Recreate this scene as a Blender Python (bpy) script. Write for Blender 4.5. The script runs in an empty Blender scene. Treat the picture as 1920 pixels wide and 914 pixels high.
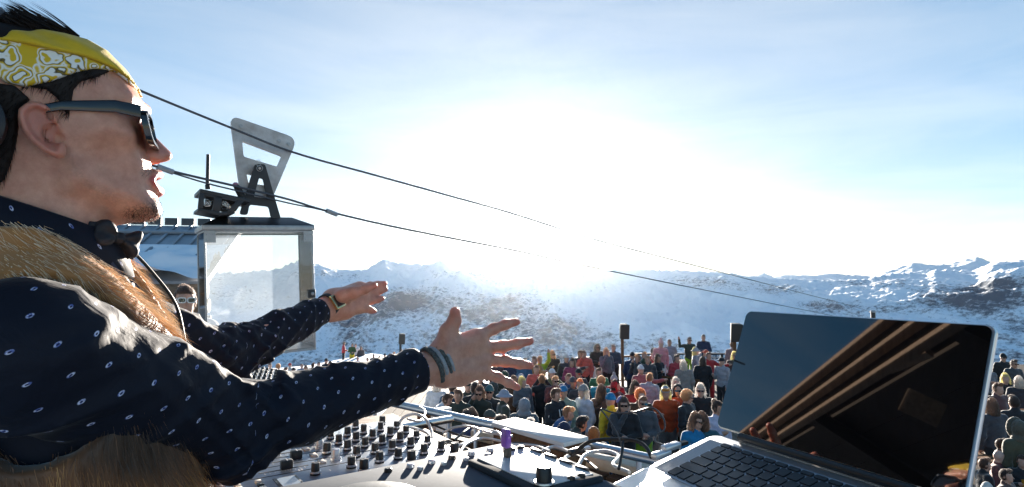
import bpy, bmesh, math, random
import numpy as np
from mathutils import Vector, Matrix
R = math.radians
random.seed(7)
rng = np.random.default_rng(7)
scn = bpy.context.scene
col = scn.collection

# ------------------------------------------------------------------ camera
CAM_Z = 4.15            # eye height above the terrace deck
FPX = 1120.0            # focal length in pixels of the 1920 px wide photograph
HORIZON = 523.0
PITCH = math.atan((HORIZON - 457.0) / FPX)
cam_d = bpy.data.cameras.new('camera')
cam_d.sensor_width = 36.0
cam_d.lens = 36.0 * FPX / 1920.0
cam_d.clip_start = 0.03
cam_d.clip_end = 60000
cam = bpy.data.objects.new('camera', cam_d)
col.objects.link(cam)
cam.location = (0, 0, CAM_Z)
cam.rotation_euler = (math.pi / 2 + PITCH, 0, 0)
scn.camera = cam
PLAT0 = 2.62
CP, SP = math.cos(PITCH), math.sin(PITCH)

def ray(px, py):
    """direction (depth 1 along the lens axis) of a photograph pixel"""
    x = (px - 960.0) / FPX
    y = (457.0 - py) / FPX
    return np.array([x, CP - y * SP, SP + y * CP])

def P(px, py, d):
    return np.array([0, 0, CAM_Z]) + ray(px, py) * d

def on_plane(px, py, p0, n):
    r = ray(px, py)
    c = np.array([0, 0, CAM_Z])
    t = np.dot(np.asarray(p0) - c, n) / np.dot(r, n)
    return c + r * t

def on_z(px, py, z):
    return on_plane(px, py, (0, 0, z), np.array([0, 0, 1.0]))

# ------------------------------------------------------------------ sky, sun, exposure
SUN_DIR = ray(1012, 400); SUN_DIR = SUN_DIR / np.linalg.norm(SUN_DIR)
SUN_EL = math.asin(SUN_DIR[2])
SUN_AZ = math.atan2(SUN_DIR[0], SUN_DIR[1])      # clockwise from +Y
world = bpy.data.worlds.new('World')
scn.world = world
world.use_nodes = True
wn = world.node_tree.nodes
wl = world.node_tree.links
for n in list(wn):
    wn.remove(n)
w_out = wn.new('ShaderNodeOutputWorld')
w_bg = wn.new('ShaderNodeBackground')
w_sky = wn.new('ShaderNodeTexSky')
w_sky.sky_type = 'NISHITA'
w_sky.sun_disc = False
w_sky.sun_elevation = SUN_EL
w_sky.sun_rotation = SUN_AZ
w_sky.altitude = 2300
w_sky.air_density = 1.0
w_sky.dust_density = 0.0
w_sky.ozone_density = 2.5
# thin streaky cirrus over the blue
w_tc = wn.new('ShaderNodeTexCoord')
w_map = wn.new('ShaderNodeMapping')
w_map.inputs['Rotation'].default_value = (0, R(-18), R(12))
w_map.inputs['Scale'].default_value = (1.3, 1.3, 7.5)
w_noise = wn.new('ShaderNodeTexNoise')
w_noise.inputs['Scale'].default_value = 1.6
w_noise.inputs['Detail'].default_value = 7
w_noise.inputs['Roughness'].default_value = 0.55
w_noise.inputs['Distortion'].default_value = 0.6
w_ramp = wn.new('ShaderNodeValToRGB')
w_ramp.color_ramp.elements[0].position = 0.42
w_ramp.color_ramp.elements[0].color = (0, 0, 0, 1)
w_ramp.color_ramp.elements[1].position = 0.80
w_ramp.color_ramp.elements[1].color = (0.6, 0.6, 0.6, 1)
w_mix = wn.new('ShaderNodeMixRGB')
w_cl = wn.new('ShaderNodeMixRGB'); w_cl.blend_type = 'MULTIPLY'; w_cl.inputs[0].default_value = 1.0
w_cl.inputs[2].default_value = (2.6, 1.75, 1.25, 1)
wl.new(w_tc.outputs['Generated'], w_map.inputs['Vector'])
wl.new(w_map.outputs['Vector'], w_noise.inputs['Vector'])
wl.new(w_noise.outputs['Fac'], w_ramp.inputs['Fac'])
wl.new(w_sky.outputs['Color'], w_cl.inputs[1])
wl.new(w_ramp.outputs['Color'], w_mix.inputs[0])
wl.new(w_sky.outputs['Color'], w_mix.inputs[1])
wl.new(w_cl.outputs['Color'], w_mix.inputs[2])
w_wb = wn.new('ShaderNodeMixRGB'); w_wb.blend_type = 'MULTIPLY'; w_wb.inputs[0].default_value = 1.0
w_wb.inputs[2].default_value = (1.0, 0.97, 0.96, 1)      # white balance of the sky
# thin high veil: the blue pales towards the sun
w_dot = wn.new('ShaderNodeVectorMath'); w_dot.operation = 'DOT_PRODUCT'; w_dot.inputs[1].default_value = tuple(SUN_DIR)
wl.new(w_tc.outputs['Generated'], w_dot.inputs[0])
w_mr = wn.new('ShaderNodeMapRange'); w_mr.inputs['From Min'].default_value = 0.55; w_mr.inputs['From Max'].default_value = 0.98
w_mr.inputs['To Min'].default_value = 1.38; w_mr.inputs['To Max'].default_value = 0.75
wl.new(w_dot.outputs['Value'], w_mr.inputs['Value'])
w_hs = wn.new('ShaderNodeHueSaturation'); wl.new(w_mr.outputs['Result'], w_hs.inputs['Saturation']); w_gm = wn.new('ShaderNodeGamma'); w_gm.inputs['Gamma'].default_value = 0.62; wl.new(w_mix.outputs['Color'], w_gm.inputs['Color'])
wl.new(w_gm.outputs['Color'], w_hs.inputs['Color'])
wl.new(w_hs.outputs['Color'], w_wb.inputs[1])
wl.new(w_wb.outputs['Color'], w_bg.inputs['Color'])
wl.new(w_bg.outputs['Background'], w_out.inputs['Surface'])
w_bg.inputs['Strength'].default_value = 0.080

sun_d = bpy.data.lights.new('sun', 'SUN')
sun_d.energy = 4.8
sun_d.angle = R(0.53)
sun_d.color = (1.0, 0.90, 0.78)
sun = bpy.data.objects.new('sun', sun_d)
col.objects.link(sun)
sun.rotation_euler = Vector(SUN_DIR).to_track_quat('Z', 'Y').to_euler()
sun.location = (0, 0, 40)

scn.render.engine = 'CYCLES'
scn.view_settings.view_transform = 'Standard'
scn.view_settings.look = 'None'
scn.view_settings.gamma = 1.0
scn.view_settings.use_curve_mapping = False
scn.view_settings.exposure = 2.4
scn.cycles.use_denoising = True
scn.cycles.max_bounces = 6
scn.cycles.diffuse_bounces = 3
scn.cycles.glossy_bounces = 3
scn.cycles.transmission_bounces = 4
scn.cycles.transparent_max_bounces = 8
scn.cycles.volume_bounces = 0
scn.cycles.sample_clamp_indirect = 6
scn.cycles.caustics_reflective = False
scn.cycles.caustics_refractive = False

# ------------------------------------------------------------------ materials
MATS = {}
def material(name, color=(0.5, 0.5, 0.5), rough=0.6, metal=0.0, var=0.0, vscale=20.0, bump=0.0, bscale=80.0,
             spec=None, sss=0.0, sheen=0.0, coat=0.0, color2=None, stretch=None):
    """principled material with procedural colour variation and fine relief"""
    if name in MATS:
        return MATS[name]
    m = bpy.data.materials.new(name)
    m.use_nodes = True
    nt = m.node_tree
    b = nt.nodes['Principled BSDF']
    b.inputs['Roughness'].default_value = rough
    b.inputs['Metallic'].default_value = metal
    if spec is not None: b.inputs['Specular IOR Level'].default_value = spec
    if sss:
        b.inputs['Subsurface Weight'].default_value = sss
        b.inputs['Subsurface Radius'].default_value = (0.012, 0.005, 0.003)
        b.inputs['Subsurface Scale'].default_value = 1.0
    if sheen:
        b.inputs['Sheen Weight'].default_value = sheen
        b.inputs['Sheen Roughness'].default_value = 0.4
    if coat: b.inputs['Coat Weight'].default_value = coat
    c = tuple(color[:3]) + (1,)
    b.inputs['Base Color'].default_value = c
    if var or bump or color2:
        tc = nt.nodes.new('ShaderNodeTexCoord')
        src = tc.outputs['Object']
        if stretch:
            mp = nt.nodes.new('ShaderNodeMapping')
            mp.inputs['Scale'].default_value = stretch
            nt.links.new(src, mp.inputs['Vector'])
            src = mp.outputs['Vector']
    if var or color2:
        n = nt.nodes.new('ShaderNodeTexNoise')
        n.inputs['Scale'].default_value = vscale
        n.inputs['Detail'].default_value = 5
        n.inputs['Roughness'].default_value = 0.65
        nt.links.new(src, n.inputs['Vector'])
        r = nt.nodes.new('ShaderNodeValToRGB')
        r.color_ramp.elements[0].position = 0.3
        r.color_ramp.elements[1].position = 0.7
        c2 = tuple((color2 or [min(1, x * (1 + var)) for x in color])[:3]) + (1,)
        c1 = c if color2 else tuple(x * (1 - var) for x in color[:3]) + (1,)
        r.color_ramp.elements[0].color = c1
        r.color_ramp.elements[1].color = c2
        nt.links.new(n.outputs['Fac'], r.inputs['Fac'])
        nt.links.new(r.outputs['Color'], b.inputs['Base Color'])
    if bump:
        n2 = nt.nodes.new('ShaderNodeTexNoise')
        n2.inputs['Scale'].default_value = bscale
        n2.inputs['Detail'].default_value = 4
        nt.links.new(src, n2.inputs['Vector'])
        bp = nt.nodes.new('ShaderNodeBump')
        bp.inputs['Strength'].default_value = bump
        bp.inputs['Distance'].default_value = 0.01
        nt.links.new(n2.outputs['Fac'], bp.inputs['Height'])
        nt.links.new(bp.outputs['Normal'], b.inputs['Normal'])
    MATS[name] = m
    return m

# ------------------------------------------------------------------ object helpers
def link(o, parent=None):
    col.objects.link(o)
    if parent is not None:
        o.parent = parent
    return o

def tag(o, label=None, cat=None, group=None, kind=None):
    if label: o['label'] = label
    if cat: o['category'] = cat
    if group: o['group'] = group
    if kind: o['kind'] = kind
    return o

def empty(name, loc=(0, 0, 0), rz=0.0, label=None, cat=None, group=None):
    o = bpy.data.objects.new(name, None)
    o.location = Vector(loc)
    o.rotation_euler = (0, 0, rz)
    o.empty_display_size = 0.1
    link(o)
    return tag(o, label, cat, group)

def mesh_from(name, V, F, smooth=True):
    """V (n,3) array, F (m,3|4) array"""
    me = bpy.data.meshes.new(name)
    V = np.asarray(V, dtype=np.float32); F = np.asarray(F, dtype=np.int32)
    k = F.shape[1]
    me.vertices.add(len(V)); me.vertices.foreach_set('co', V.ravel())
    me.loops.add(F.size); me.loops.foreach_set('vertex_index', F.ravel())
    me.polygons.add(len(F))
    me.polygons.foreach_set('loop_start', np.arange(0, F.size, k, dtype=np.int32))
    if smooth:
        me.polygons.foreach_set('use_smooth', np.ones(len(F), dtype=bool))
    me.update(calc_edges=True)
    me.validate()
    return me

def obj(name, me, mat=None, parent=None, loc=None, rot=None):
    o = bpy.data.objects.new(name, me)
    if mat is not None and len(me.materials) == 0:
        for m in (mat if isinstance(mat, (list, tuple)) else [mat]):
            me.materials.append(m)
    if loc is not None: o.location = Vector(loc)
    if rot is not None: o.rotation_euler = rot
    return link(o, parent)

class MB:
    """collects simple solids into one mesh (world or local coordinates)"""
    def __init__(s):
        s.v = []; s.f = []
    def add(s, V, F):
        o = len(s.v)
        s.v += [tuple(map(float, p)) for p in V]
        s.f += [tuple(i + o for i in f) for f in F]
        return s
    def box(s, c, size, ax=None):
        """box centred at c with full sizes, optional 3 axis vectors"""
        c = np.asarray(c, float); h = np.asarray(size, float) / 2
        A = np.eye(3) if ax is None else np.asarray(ax, float)
        V = [c + A[0] * h[0] * i + A[1] * h[1] * j + A[2] * h[2] * k for i in (-1, 1) for j in (-1, 1) for k in (-1, 1)]
        return s.add(V, [(0, 1, 3, 2), (4, 6, 7, 5), (0, 4, 5, 1), (2, 3, 7, 6), (0, 2, 6, 4), (1, 5, 7, 3)])
    def tube(s, pts, rad, n=8, cap=True):
        pts = [np.asarray(p, float) for p in pts]
        rads = rad if isinstance(rad, (list, tuple, np.ndarray)) else [rad] * len(pts)
        V = []; F = []
        prev = None
        for i, p in enumerate(pts):
            t = pts[min(i + 1, len(pts) - 1)] - pts[max(i - 1, 0)]
            t = t / (np.linalg.norm(t) + 1e-12)
            if prev is None:
                a = np.array([0, 0, 1.0]) if abs(t[2]) < 0.9 else np.array([1.0, 0, 0])
            else:
                a = prev
            u = a - t * np.dot(a, t); u /= np.linalg.norm(u) + 1e-12
            prev = u
            w = np.cross(t, u)
            for k in range(n):
                th = 2 * math.pi * k / n
                V.append(p + rads[i] * (u * math.cos(th) + w * math.sin(th)))
        for i in range(len(pts) - 1):
            for k in range(n):
                a = i * n + k; b = i * n + (k + 1) % n
                F.append((a, b, b + n, a + n))
        if cap:
            F.append(tuple(range(n - 1, -1, -1)))
            F.append(tuple(range((len(pts) - 1) * n, len(pts) * n)))
        return s.add(V, F)
    def prism(s, poly, origin, ax, ay, az, depth):
        """2D polygon in the (ax, ay) plane extruded along az"""
        o = np.asarray(origin, float); ax = np.asarray(ax, float); ay = np.asarray(ay, float); az = np.asarray(az, float)
        n = len(poly)
        V = [o + ax * p[0] + ay * p[1] for p in poly] + [o + ax * p[0] + ay * p[1] + az * depth for p in poly]
        F = [tuple(range(n - 1, -1, -1)), tuple(range(n, 2 * n))] + [(i, (i + 1) % n, (i + 1) % n + n, i + n) for i in range(n)]
        return s.add(V, F)
    def lathe(s, prof, c, axis=(0, 0, 1), n=16):
        """profile [(radius, height)...] turned about axis at c"""
        c = np.asarray(c, float); t = np.asarray(axis, float); t /= np.linalg.norm(t)
        a = np.array([1.0, 0, 0]) if abs(t[0]) < 0.9 else np.array([0, 1.0, 0])
        u = a - t * np.dot(a, t); u /= np.linalg.norm(u); w = np.cross(t, u)
        V = []; F = []
        for (r, h) in prof:
            for k in range(n):
                th = 2 * math.pi * k / n
                V.append(c + t * h + r * (u * math.cos(th) + w * math.sin(th)))
        for i in range(len(prof) - 1):
            for k in range(n):
                a_ = i * n + k; b_ = i * n + (k + 1) % n
                F.append((a_, b_, b_ + n, a_ + n))
        F.append(tuple(range(n - 1, -1, -1)))
        F.append(tuple(range((len(prof) - 1) * n, len(prof) * n)))
        return s.add(V, F)
    def mesh(s, name, smooth=False, angle=35, bevel=0.0, seg=2):
        me = bpy.data.meshes.new(name)
        me.from_pydata(s.v, [], s.f)
        bm = bmesh.new(); bm.from_mesh(me)
        bmesh.ops.recalc_face_normals(bm, faces=bm.faces[:])
        if bevel:
            ed = [e for e in bm.edges if len(e.link_faces) == 2 and e.calc_face_angle(0) > R(30)]
            bmesh.ops.bevel(bm, geom=ed, offset=bevel, segments=seg, profile=0.5, affect='EDGES', clamp_overlap=True)
        if smooth or bevel:
            for f in bm.faces: f.smooth = True
            for e in bm.edges:
                if len(e.link_faces) == 2 and e.calc_face_angle(0) > R(angle): e.smooth = False
        bm.to_mesh(me); bm.free()
        return me
    def build(s, name, mat, parent=None, smooth=False, bevel=0.0, loc=None, rot=None, seg=2, angle=35):
        return obj(name, s.mesh(name, smooth, angle, bevel, seg), mat, parent, loc, rot)

def spline(pts, n=8):
    """Catmull-Rom through the points"""
    p = [np.asarray(q, float) for q in pts]
    p = [2 * p[0] - p[1]] + p + [2 * p[-1] - p[-2]]
    out = []
    for i in range(1, len(p) - 2):
        for k in range(n):
            t = k / n
            out.append(0.5 * ((2 * p[i]) + (-p[i - 1] + p[i + 1]) * t + (2 * p[i - 1] - 5 * p[i] + 4 * p[i + 1] - p[i + 2]) * t * t
                              + (-p[i - 1] + 3 * p[i] - 3 * p[i + 1] + p[i + 2]) * t ** 3))
    out.append(p[-2])
    return out

# ------------------------------------------------------------------ numpy noise and distance fields
_perm = np.random.default_rng(3).permutation(512).astype(np.int32)
_perm = np.concatenate([_perm, _perm, _perm])
def _hash(i, j, k=0):
    return _perm[(_perm[(_perm[i & 511] + j) & 511] + k) & 511] / 511.0
def vnoise2(x, y, seed=0):
    i = np.floor(x).astype(np.int32); j = np.floor(y).astype(np.int32)
    u = x - i; v = y - j
    u = u * u * u * (u * (u * 6 - 15) + 10); v = v * v * v * (v * (v * 6 - 15) + 10)
    a = _hash(i, j, seed); b = _hash(i + 1, j, seed); c = _hash(i, j + 1, seed); d = _hash(i + 1, j + 1, seed)
    return (a + (b - a) * u) * (1 - v) + (c + (d - c) * u) * v
def fbm2(x, y, oct=5, seed=0, gain=0.5, ridge=False):
    s = 0; a = 1; t = 0
    for o in range(oct):
        n = vnoise2(x * 2 ** o + 17.3 * o, y * 2 ** o - 9.1 * o, seed + o)
        if ridge: n = 1 - np.abs(2 * n - 1)
        s = s + a * n; t += a; a *= gain
    return s / t

def smin(a, b, k):
    h = np.maximum(k - np.abs(a - b), 0) / k
    return np.minimum(a, b) - h * h * k * 0.25
def smax(a, b, k):
    return -smin(-a, -b, k)
def sd_cone(Pt, a, b, ra, rb):
    """capsule with a radius that runs from ra to rb"""
    a = np.asarray(a, np.float32); b = np.asarray(b, np.float32)
    d = b - a
    t = np.clip(((Pt - a) @ d) / max(float(d @ d), 1e-9), 0, 1)
    q = Pt - a - t[..., None] * d
    return np.sqrt((q * q).sum(-1)) - (ra + (rb - ra) * t)
def sd_ell(Pt, c, r, ax=None):
    q = Pt - np.asarray(c, np.float32)
    if ax is not None:
        q = q @ np.asarray(ax, np.float32).T
    r = np.asarray(r, np.float32)
    k0 = np.sqrt(((q / r) ** 2).sum(-1)); k1 = np.sqrt(((q / (r * r)) ** 2).sum(-1))
    return k0 * (k0 - 1) / np.maximum(k1, 1e-6)
def sd_poly(X, Y, poly):
    """signed distance to a 2D polygon, negative inside"""
    p = np.asarray(poly, np.float32); n = len(p)
    d = np.full(X.shape, 1e9, np.float32); s = np.ones(X.shape, np.float32)
    for i in range(n):
        a = p[i]; b = p[i - 1]
        ex, ey = b - a
        wx = X - a[0]; wy = Y - a[1]
        t = np.clip((wx * ex + wy * ey) / max(ex * ex + ey * ey, 1e-12), 0, 1)
        dx = wx - ex * t; dy = wy - ey * t
        d = np.minimum(d, dx * dx + dy * dy)
        c1 = Y >= a[1]; c2 = Y < b[1]; c3 = ex * wy > ey * wx
        flip = (c1 & c2 & c3) | (~c1 & ~c2 & ~c3)
        s = np.where(flip, -s, s)
    return s * np.sqrt(d)
def grid(lo, hi, h):
    ax = [np.arange(lo[i], hi[i] + h, h, dtype=np.float32) for i in range(3)]
    G = np.stack(np.meshgrid(*ax, indexing='ij'), -1)
    return G
def nets(field, lo, h):
    """naive surface nets: closed quad mesh of field = 0"""
    f = field.astype(np.float32)
    nx, ny, nz = f.shape
    ins = f < 0
    c = np.zeros((nx - 1, ny - 1, nz - 1), np.int8)
    for i in (0, 1):
        for j in (0, 1):
            for k in (0, 1):
                c += ins[i:nx - 1 + i, j:ny - 1 + j, k:nz - 1 + k]
    act = (c > 0) & (c < 8)
    ids = np.full(act.shape, -1, np.int64)
    I = np.argwhere(act)
    ids[act] = np.arange(len(I))
    acc = np.zeros((len(I), 3), np.float64); cnt = np.zeros(len(I))
    corners = [(i, j, k) for i in (0, 1) for j in (0, 1) for k in (0, 1)]
    fv = {q: f[I[:, 0] + q[0], I[:, 1] + q[1], I[:, 2] + q[2]] for q in corners}
    for q in corners:
        for d in range(3):
            if q[d] == 0:
                q2 = list(q); q2[d] = 1; q2 = tuple(q2)
                a = fv[q]; b = fv[q2]
                m = (a < 0) != (b < 0)
                t = np.where(m, a / np.where(m, a - b, 1), 0)
                pt = np.tile(np.array(q, float), (len(I), 1)); pt[:, d] = t
                acc += pt * m[:, None]; cnt += m
    V = (I + acc / np.maximum(cnt, 1)[:, None]) * h + np.asarray(lo, float)
    Q = []
    for d in range(3):
        sl0 = [slice(None)] * 3; sl1 = [slice(None)] * 3
        sl0[d] = slice(0, f.shape[d] - 1); sl1[d] = slice(1, None)
        s0 = ins[tuple(sl0)]; s1 = ins[tuple(sl1)]
        e = np.argwhere(s0 != s1)
        d1, d2 = (d + 1) % 3, (d + 2) % 3
        ok = (e[:, d1] > 0) & (e[:, d2] > 0) & (e[:, d1] < f.shape[d1] - 1) & (e[:, d2] < f.shape[d2] - 1)
        e = e[ok]
        sgn = s0[e[:, 0], e[:, 1], e[:, 2]]
        def cid(o1, o2):
            g = e.copy(); g[:, d1] -= o1; g[:, d2] -= o2
            return ids[g[:, 0], g[:, 1], g[:, 2]]
        q = np.stack([cid(1, 1), cid(0, 1), cid(0, 0), cid(1, 0)], 1)
        q[~sgn] = q[~sgn][:, ::-1]
        Q.append(q)
    Q = np.concatenate(Q)
    Q = Q[(Q >= 0).all(1)]
    return V, Q
def relax(V, Q, it=2, lam=0.5):
    e = np.concatenate([Q[:, [0, 1]], Q[:, [1, 2]], Q[:, [2, 3]], Q[:, [3, 0]]])
    V = np.array(V, float)
    for _ in range(it):
        S = np.zeros_like(V); C = np.zeros(len(V))
        for a, b in ((0, 1), (1, 0)):
            for k in range(3): S[:, k] += np.bincount(e[:, a], V[e[:, b], k], len(V))
            C += np.bincount(e[:, a], minlength=len(V))
        V = V + lam * (S / np.maximum(C, 1)[:, None] - V)
    return V
def attr_vec(me, name, data):
    a = me.attributes.new(name, 'FLOAT_VECTOR', 'POINT')
    a.data.foreach_set('vector', np.asarray(data, np.float32).ravel())
def attr_float(me, name, data):
    a = me.attributes.new(name, 'FLOAT', 'POINT')
    a.data.foreach_set('value', np.asarray(data, np.float32).ravel())
# ------------------------------------------------------------------ mountains
def terrain_material(name, snow=(0.87, 0.89, 0.92), rock=(0.085, 0.110, 0.145), scale=1.0):
    m = bpy.data.materials.new(name); m.use_nodes = True
    nt = m.node_tree; b = nt.nodes['Principled BSDF']
    b.inputs['Roughness'].default_value = 0.85
    b.inputs['Specular IOR Level'].default_value = 0.15
    at = nt.nodes.new('ShaderNodeAttribute'); at.attribute_name = 'rock'
    geo = nt.nodes.new('ShaderNodeNewGeometry')
    mp = nt.nodes.new('ShaderNodeMapping'); mp.inputs['Scale'].default_value = (0.030 * scale, 0.030 * scale, 0.075 * scale)
    nt.links.new(geo.outputs['Position'], mp.inputs['Vector'])
    n = nt.nodes.new('ShaderNodeTexNoise'); n.inputs['Scale'].default_value = 1.0; n.inputs['Detail'].default_value = 8; n.inputs['Roughness'].default_value = 0.78
    nt.links.new(mp.outputs['Vector'], n.inputs['Vector'])
    add = nt.nodes.new('ShaderNodeMath'); add.operation = 'ADD'
    amp = nt.nodes.new('ShaderNodeMath'); amp.operation = 'MULTIPLY_ADD'; amp.inputs[1].default_value = 1.35; amp.inputs[2].default_value = -0.175
    nt.links.new(n.outputs['Fac'], amp.inputs[0])
    nt.links.new(at.outputs['Fac'], add.inputs[0]); nt.links.new(amp.outputs[0], add.inputs[1])
    rp = nt.nodes.new('ShaderNodeValToRGB')
    rp.color_ramp.elements[0].position = 0.54; rp.color_ramp.elements[0].color = (0, 0, 0, 1)
    rp.color_ramp.elements[1].position = 0.80; rp.color_ramp.elements[1].color = (1, 1, 1, 1)
    nt.links.new(add.outputs[0], rp.inputs['Fac'])
    mx = nt.nodes.new('ShaderNodeMixRGB')
    mx.inputs[1].default_value = snow + (1,); mx.inputs[2].default_value = rock + (1,)
    nt.links.new(rp.outputs['Color'], mx.inputs[0])
    nt.links.new(mx.outputs['Color'], b.inputs['Base Color'])
    return m

def skyline(pts, a0, a1, n):
    """azimuth (rad) -> elevation (tan) arrays from traced skyline pixels"""
    az = []; el = []
    for (px, py) in pts:
        r = ray(px, py); az.append(math.atan2(r[0], r[1])); el.append(r[2] / math.hypot(r[0], r[1]))
    A = np.linspace(a0, a1, n)
    return A, np.interp(A, az, el)

def make_mountain(name, pts, a0, a1, na, r_crest, r_valley, z_valley, nr, seed, mat, blobs=(), rock0=0.0, shape=1.15, rough=1.0):
    A, E = skyline(pts, a0, a1, na)
    zc = E * r_crest + CAM_Z
    s = np.concatenate([np.linspace(0, 1, nr) ** 0.9, [1.02, 1.06, 1.12]])       # 0 at the valley, 1 at the crest
    AA, SS = np.meshgrid(A, s, indexing='ij')
    wob = (fbm2(AA * 9 + 3, AA * 0 + 1.5, 4, seed) - 0.5) * 0.0
    RR = r_valley + (r_crest - r_valley) * SS
    X = np.sin(AA) * RR; Y = np.cos(AA) * RR
    ZC = zc[:, None]
    s1 = np.minimum(SS, 1)
    Z = z_valley + (ZC - z_valley) * s1 ** shape
    k = 1 / 900.0
    spur = fbm2(X * k * 1.0, Y * k * 0.55, 6, seed, 0.52, ridge=True) - 0.62
    fine = fbm2(X * k * 6, Y * k * 4, 5, seed + 9, 0.62, ridge=True) - 0.6
    crag = (fbm2(AA * 240, AA * 0 + seed, 4, seed + 3, 0.6) - 0.5) * 30 * np.exp(-((SS - 1) / 0.035) ** 2)
    env = np.sin(np.pi * np.clip(s1, 0, 1)) ** 0.7
    Z = Z + rough * (spur * 330 * env + fine * 75 * np.clip(env + 0.18, 0, 1))
    Z = Z + rough * crag
    Z = np.where(SS > 1, ZC - (SS - 1) * (r_crest - r_valley) * 0.8 + rough * crag, Z)
    # keep the crest row on the traced skyline with a slightly jagged edge
    V = np.stack([X, Y, Z], -1).reshape(-1, 3)
    n2 = len(s)
    i, j = np.meshgrid(np.arange(na - 1), np.arange(n2 - 1), indexing='ij')
    a = (i * n2 + j).ravel(); b = ((i + 1) * n2 + j).ravel()
    F = np.stack([a, b, b + 1, a + 1], 1)
    me = mesh_from(name, V, F)
    gz = np.gradient(Z, axis=1) / np.gradient(RR, axis=1)
    rock = rock0 + (fbm2(X / 420 + 5, Z / 200 + Y / 900, 5, seed + 21) - 0.5) * 0.60 + np.clip((gz - 0.30) * 0.25, -0.1, 0.12)
    D = np.cos(AA) * RR
    PX = 960 + FPX * X / Y
    el = (Z - CAM_Z) / Y
    PY = HORIZON - FPX * el
    for (bx, by, sx, sy, amp) in blobs:
        rock += 1.7 * amp * np.exp(-((PX - bx) / sx) ** 2 - ((PY - by) / sy) ** 2)
    attr_float(me, 'rock', rock.ravel())
    o = obj(name, me, mat)
    o['kind'] = 'structure'
    return o

near_ridge = [(-400, 470), (0, 490), (300, 505), (440, 512), (520, 505), (560, 490), (600, 497), (623, 505), (670, 508), (693, 503), (712, 489), (722, 487), (743, 492), (797, 497),
              (815, 492), (822, 487), (832, 489), (847, 497), (933, 502), (967, 495), (1017, 500), (1100, 505), (1147, 507), (1193, 505), (1240, 507),
              (1286, 507), (1346, 511), (1417, 520), (1452, 523), (1559, 527), (1629, 523), (1665, 514), (1736, 511), (1753, 505), (1807, 507), (1828, 507),
              (1860, 493), (1920, 488), (2000, 470), (2400, 440)]
far_ridge = [(1300, 530), (1400, 520), (1417, 516), (1431, 512), (1452, 520), (1467, 516), (1523, 516), (1559, 513), (1629, 518), (1665, 509), (1690, 500), (1711, 493), (1730, 494), (1753, 498),
             (1775, 495), (1792, 491), (1812, 486), (1831, 482), (1845, 486), (1863, 493), (1920, 500), (2100, 505), (2400, 500)]
M_SNOW = terrain_material('snow_and_rock')
M_SNOWFAR = terrain_material('far_snow_and_rock', rock=(0.12, 0.12, 0.13), scale=0.5)
blobs = [(700, 575, 70, 28, 0.15), (655, 620, 40, 40, 0.18), (760, 560, 40, 20, 0.14), (880, 600, 90, 40, 0.10), (900, 640, 140, 30, 0.07), (1060, 600, 75, 35, 0.09), (1010, 650, 120, 40, 0.08),
         (1150, 560, 40, 20, 0.05), (1240, 575, 120, 30, -0.16), (1300, 600, 140, 30, -0.18), (1480, 560, 160, 14, -0.12), (1330, 530, 60, 14, 0.12), (1450, 545, 50, 12, 0.12),
         (1540, 572, 60, 10, 0.14), (1600, 560, 90, 14, -0.08), (1760, 560, 90, 22, 0.14), (1880, 545, 60, 30, 0.15), (1830, 580, 60, 30, 0.12), (1900, 620, 50, 40, 0.16),
         (1700, 540, 60, 12, -0.1), (800, 520, 200, 14, -0.06), (1000, 530, 160, 14, -0.05), (600, 540, 60, 30, -0.1)]
make_mountain('mountain_slope', near_ridge, R(-52), R(52), 900, 5200, 1500, -420, 230, 11, M_SNOW, blobs, rock0=-0.03)
make_mountain('mountain_range', far_ridge, R(8), R(52), 420, 9500, 7000, -300, 60, 40, M_SNOWFAR, (), rock0=-0.12, rough=0.8)
# ------------------------------------------------------------------ ground, terrace and booth
def snow_ground():
    n = 150
    u = np.linspace(-1, 1, n); v = np.linspace(0, 1, n)
    U, Vv_ = np.meshgrid(u, v, indexing='ij')
    Y = -60 + Vv_ ** 1.8 * 1900
    X = U * (120 + Y.clip(0) * 1.25)
    fall = np.clip(Y - 30 - 18 * np.clip((-X - 4) / 6, 0, 1), 0, None) * 0.235
    left = np.clip(-X - 2.0 - 0.02 * Y, 0, 14) * 0.17
    Z = -0.25 - fall - left * np.clip((Y - 8) / 14, 0, 1) + (fbm2(X / 9, Y / 9, 4, 2) - 0.5) * np.clip((Y - 40) / 40, 0, 1) * 2.2 + (fbm2(X / 120, Y / 120, 4, 8) - 0.5) * np.clip((Y - 60) / 200, 0, 1) * 50
    a, b = np.meshgrid(np.arange(n - 1), np.arange(n - 1), indexing='ij')
    i0 = (a * n + b).ravel(); i1 = ((a + 1) * n + b).ravel()
    o = obj('snow_ground', mesh_from('snow_ground', np.stack([X, Y, Z], -1).reshape(-1, 3), np.stack([i0, i1, i1 + 1, i0 + 1], 1)),
            material('packed_snow', (0.80, 0.82, 0.86), 0.8, var=0.06, vscale=0.8, bump=0.4, bscale=6))
    o['kind'] = 'structure'
    return o
snow_ground()

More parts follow.
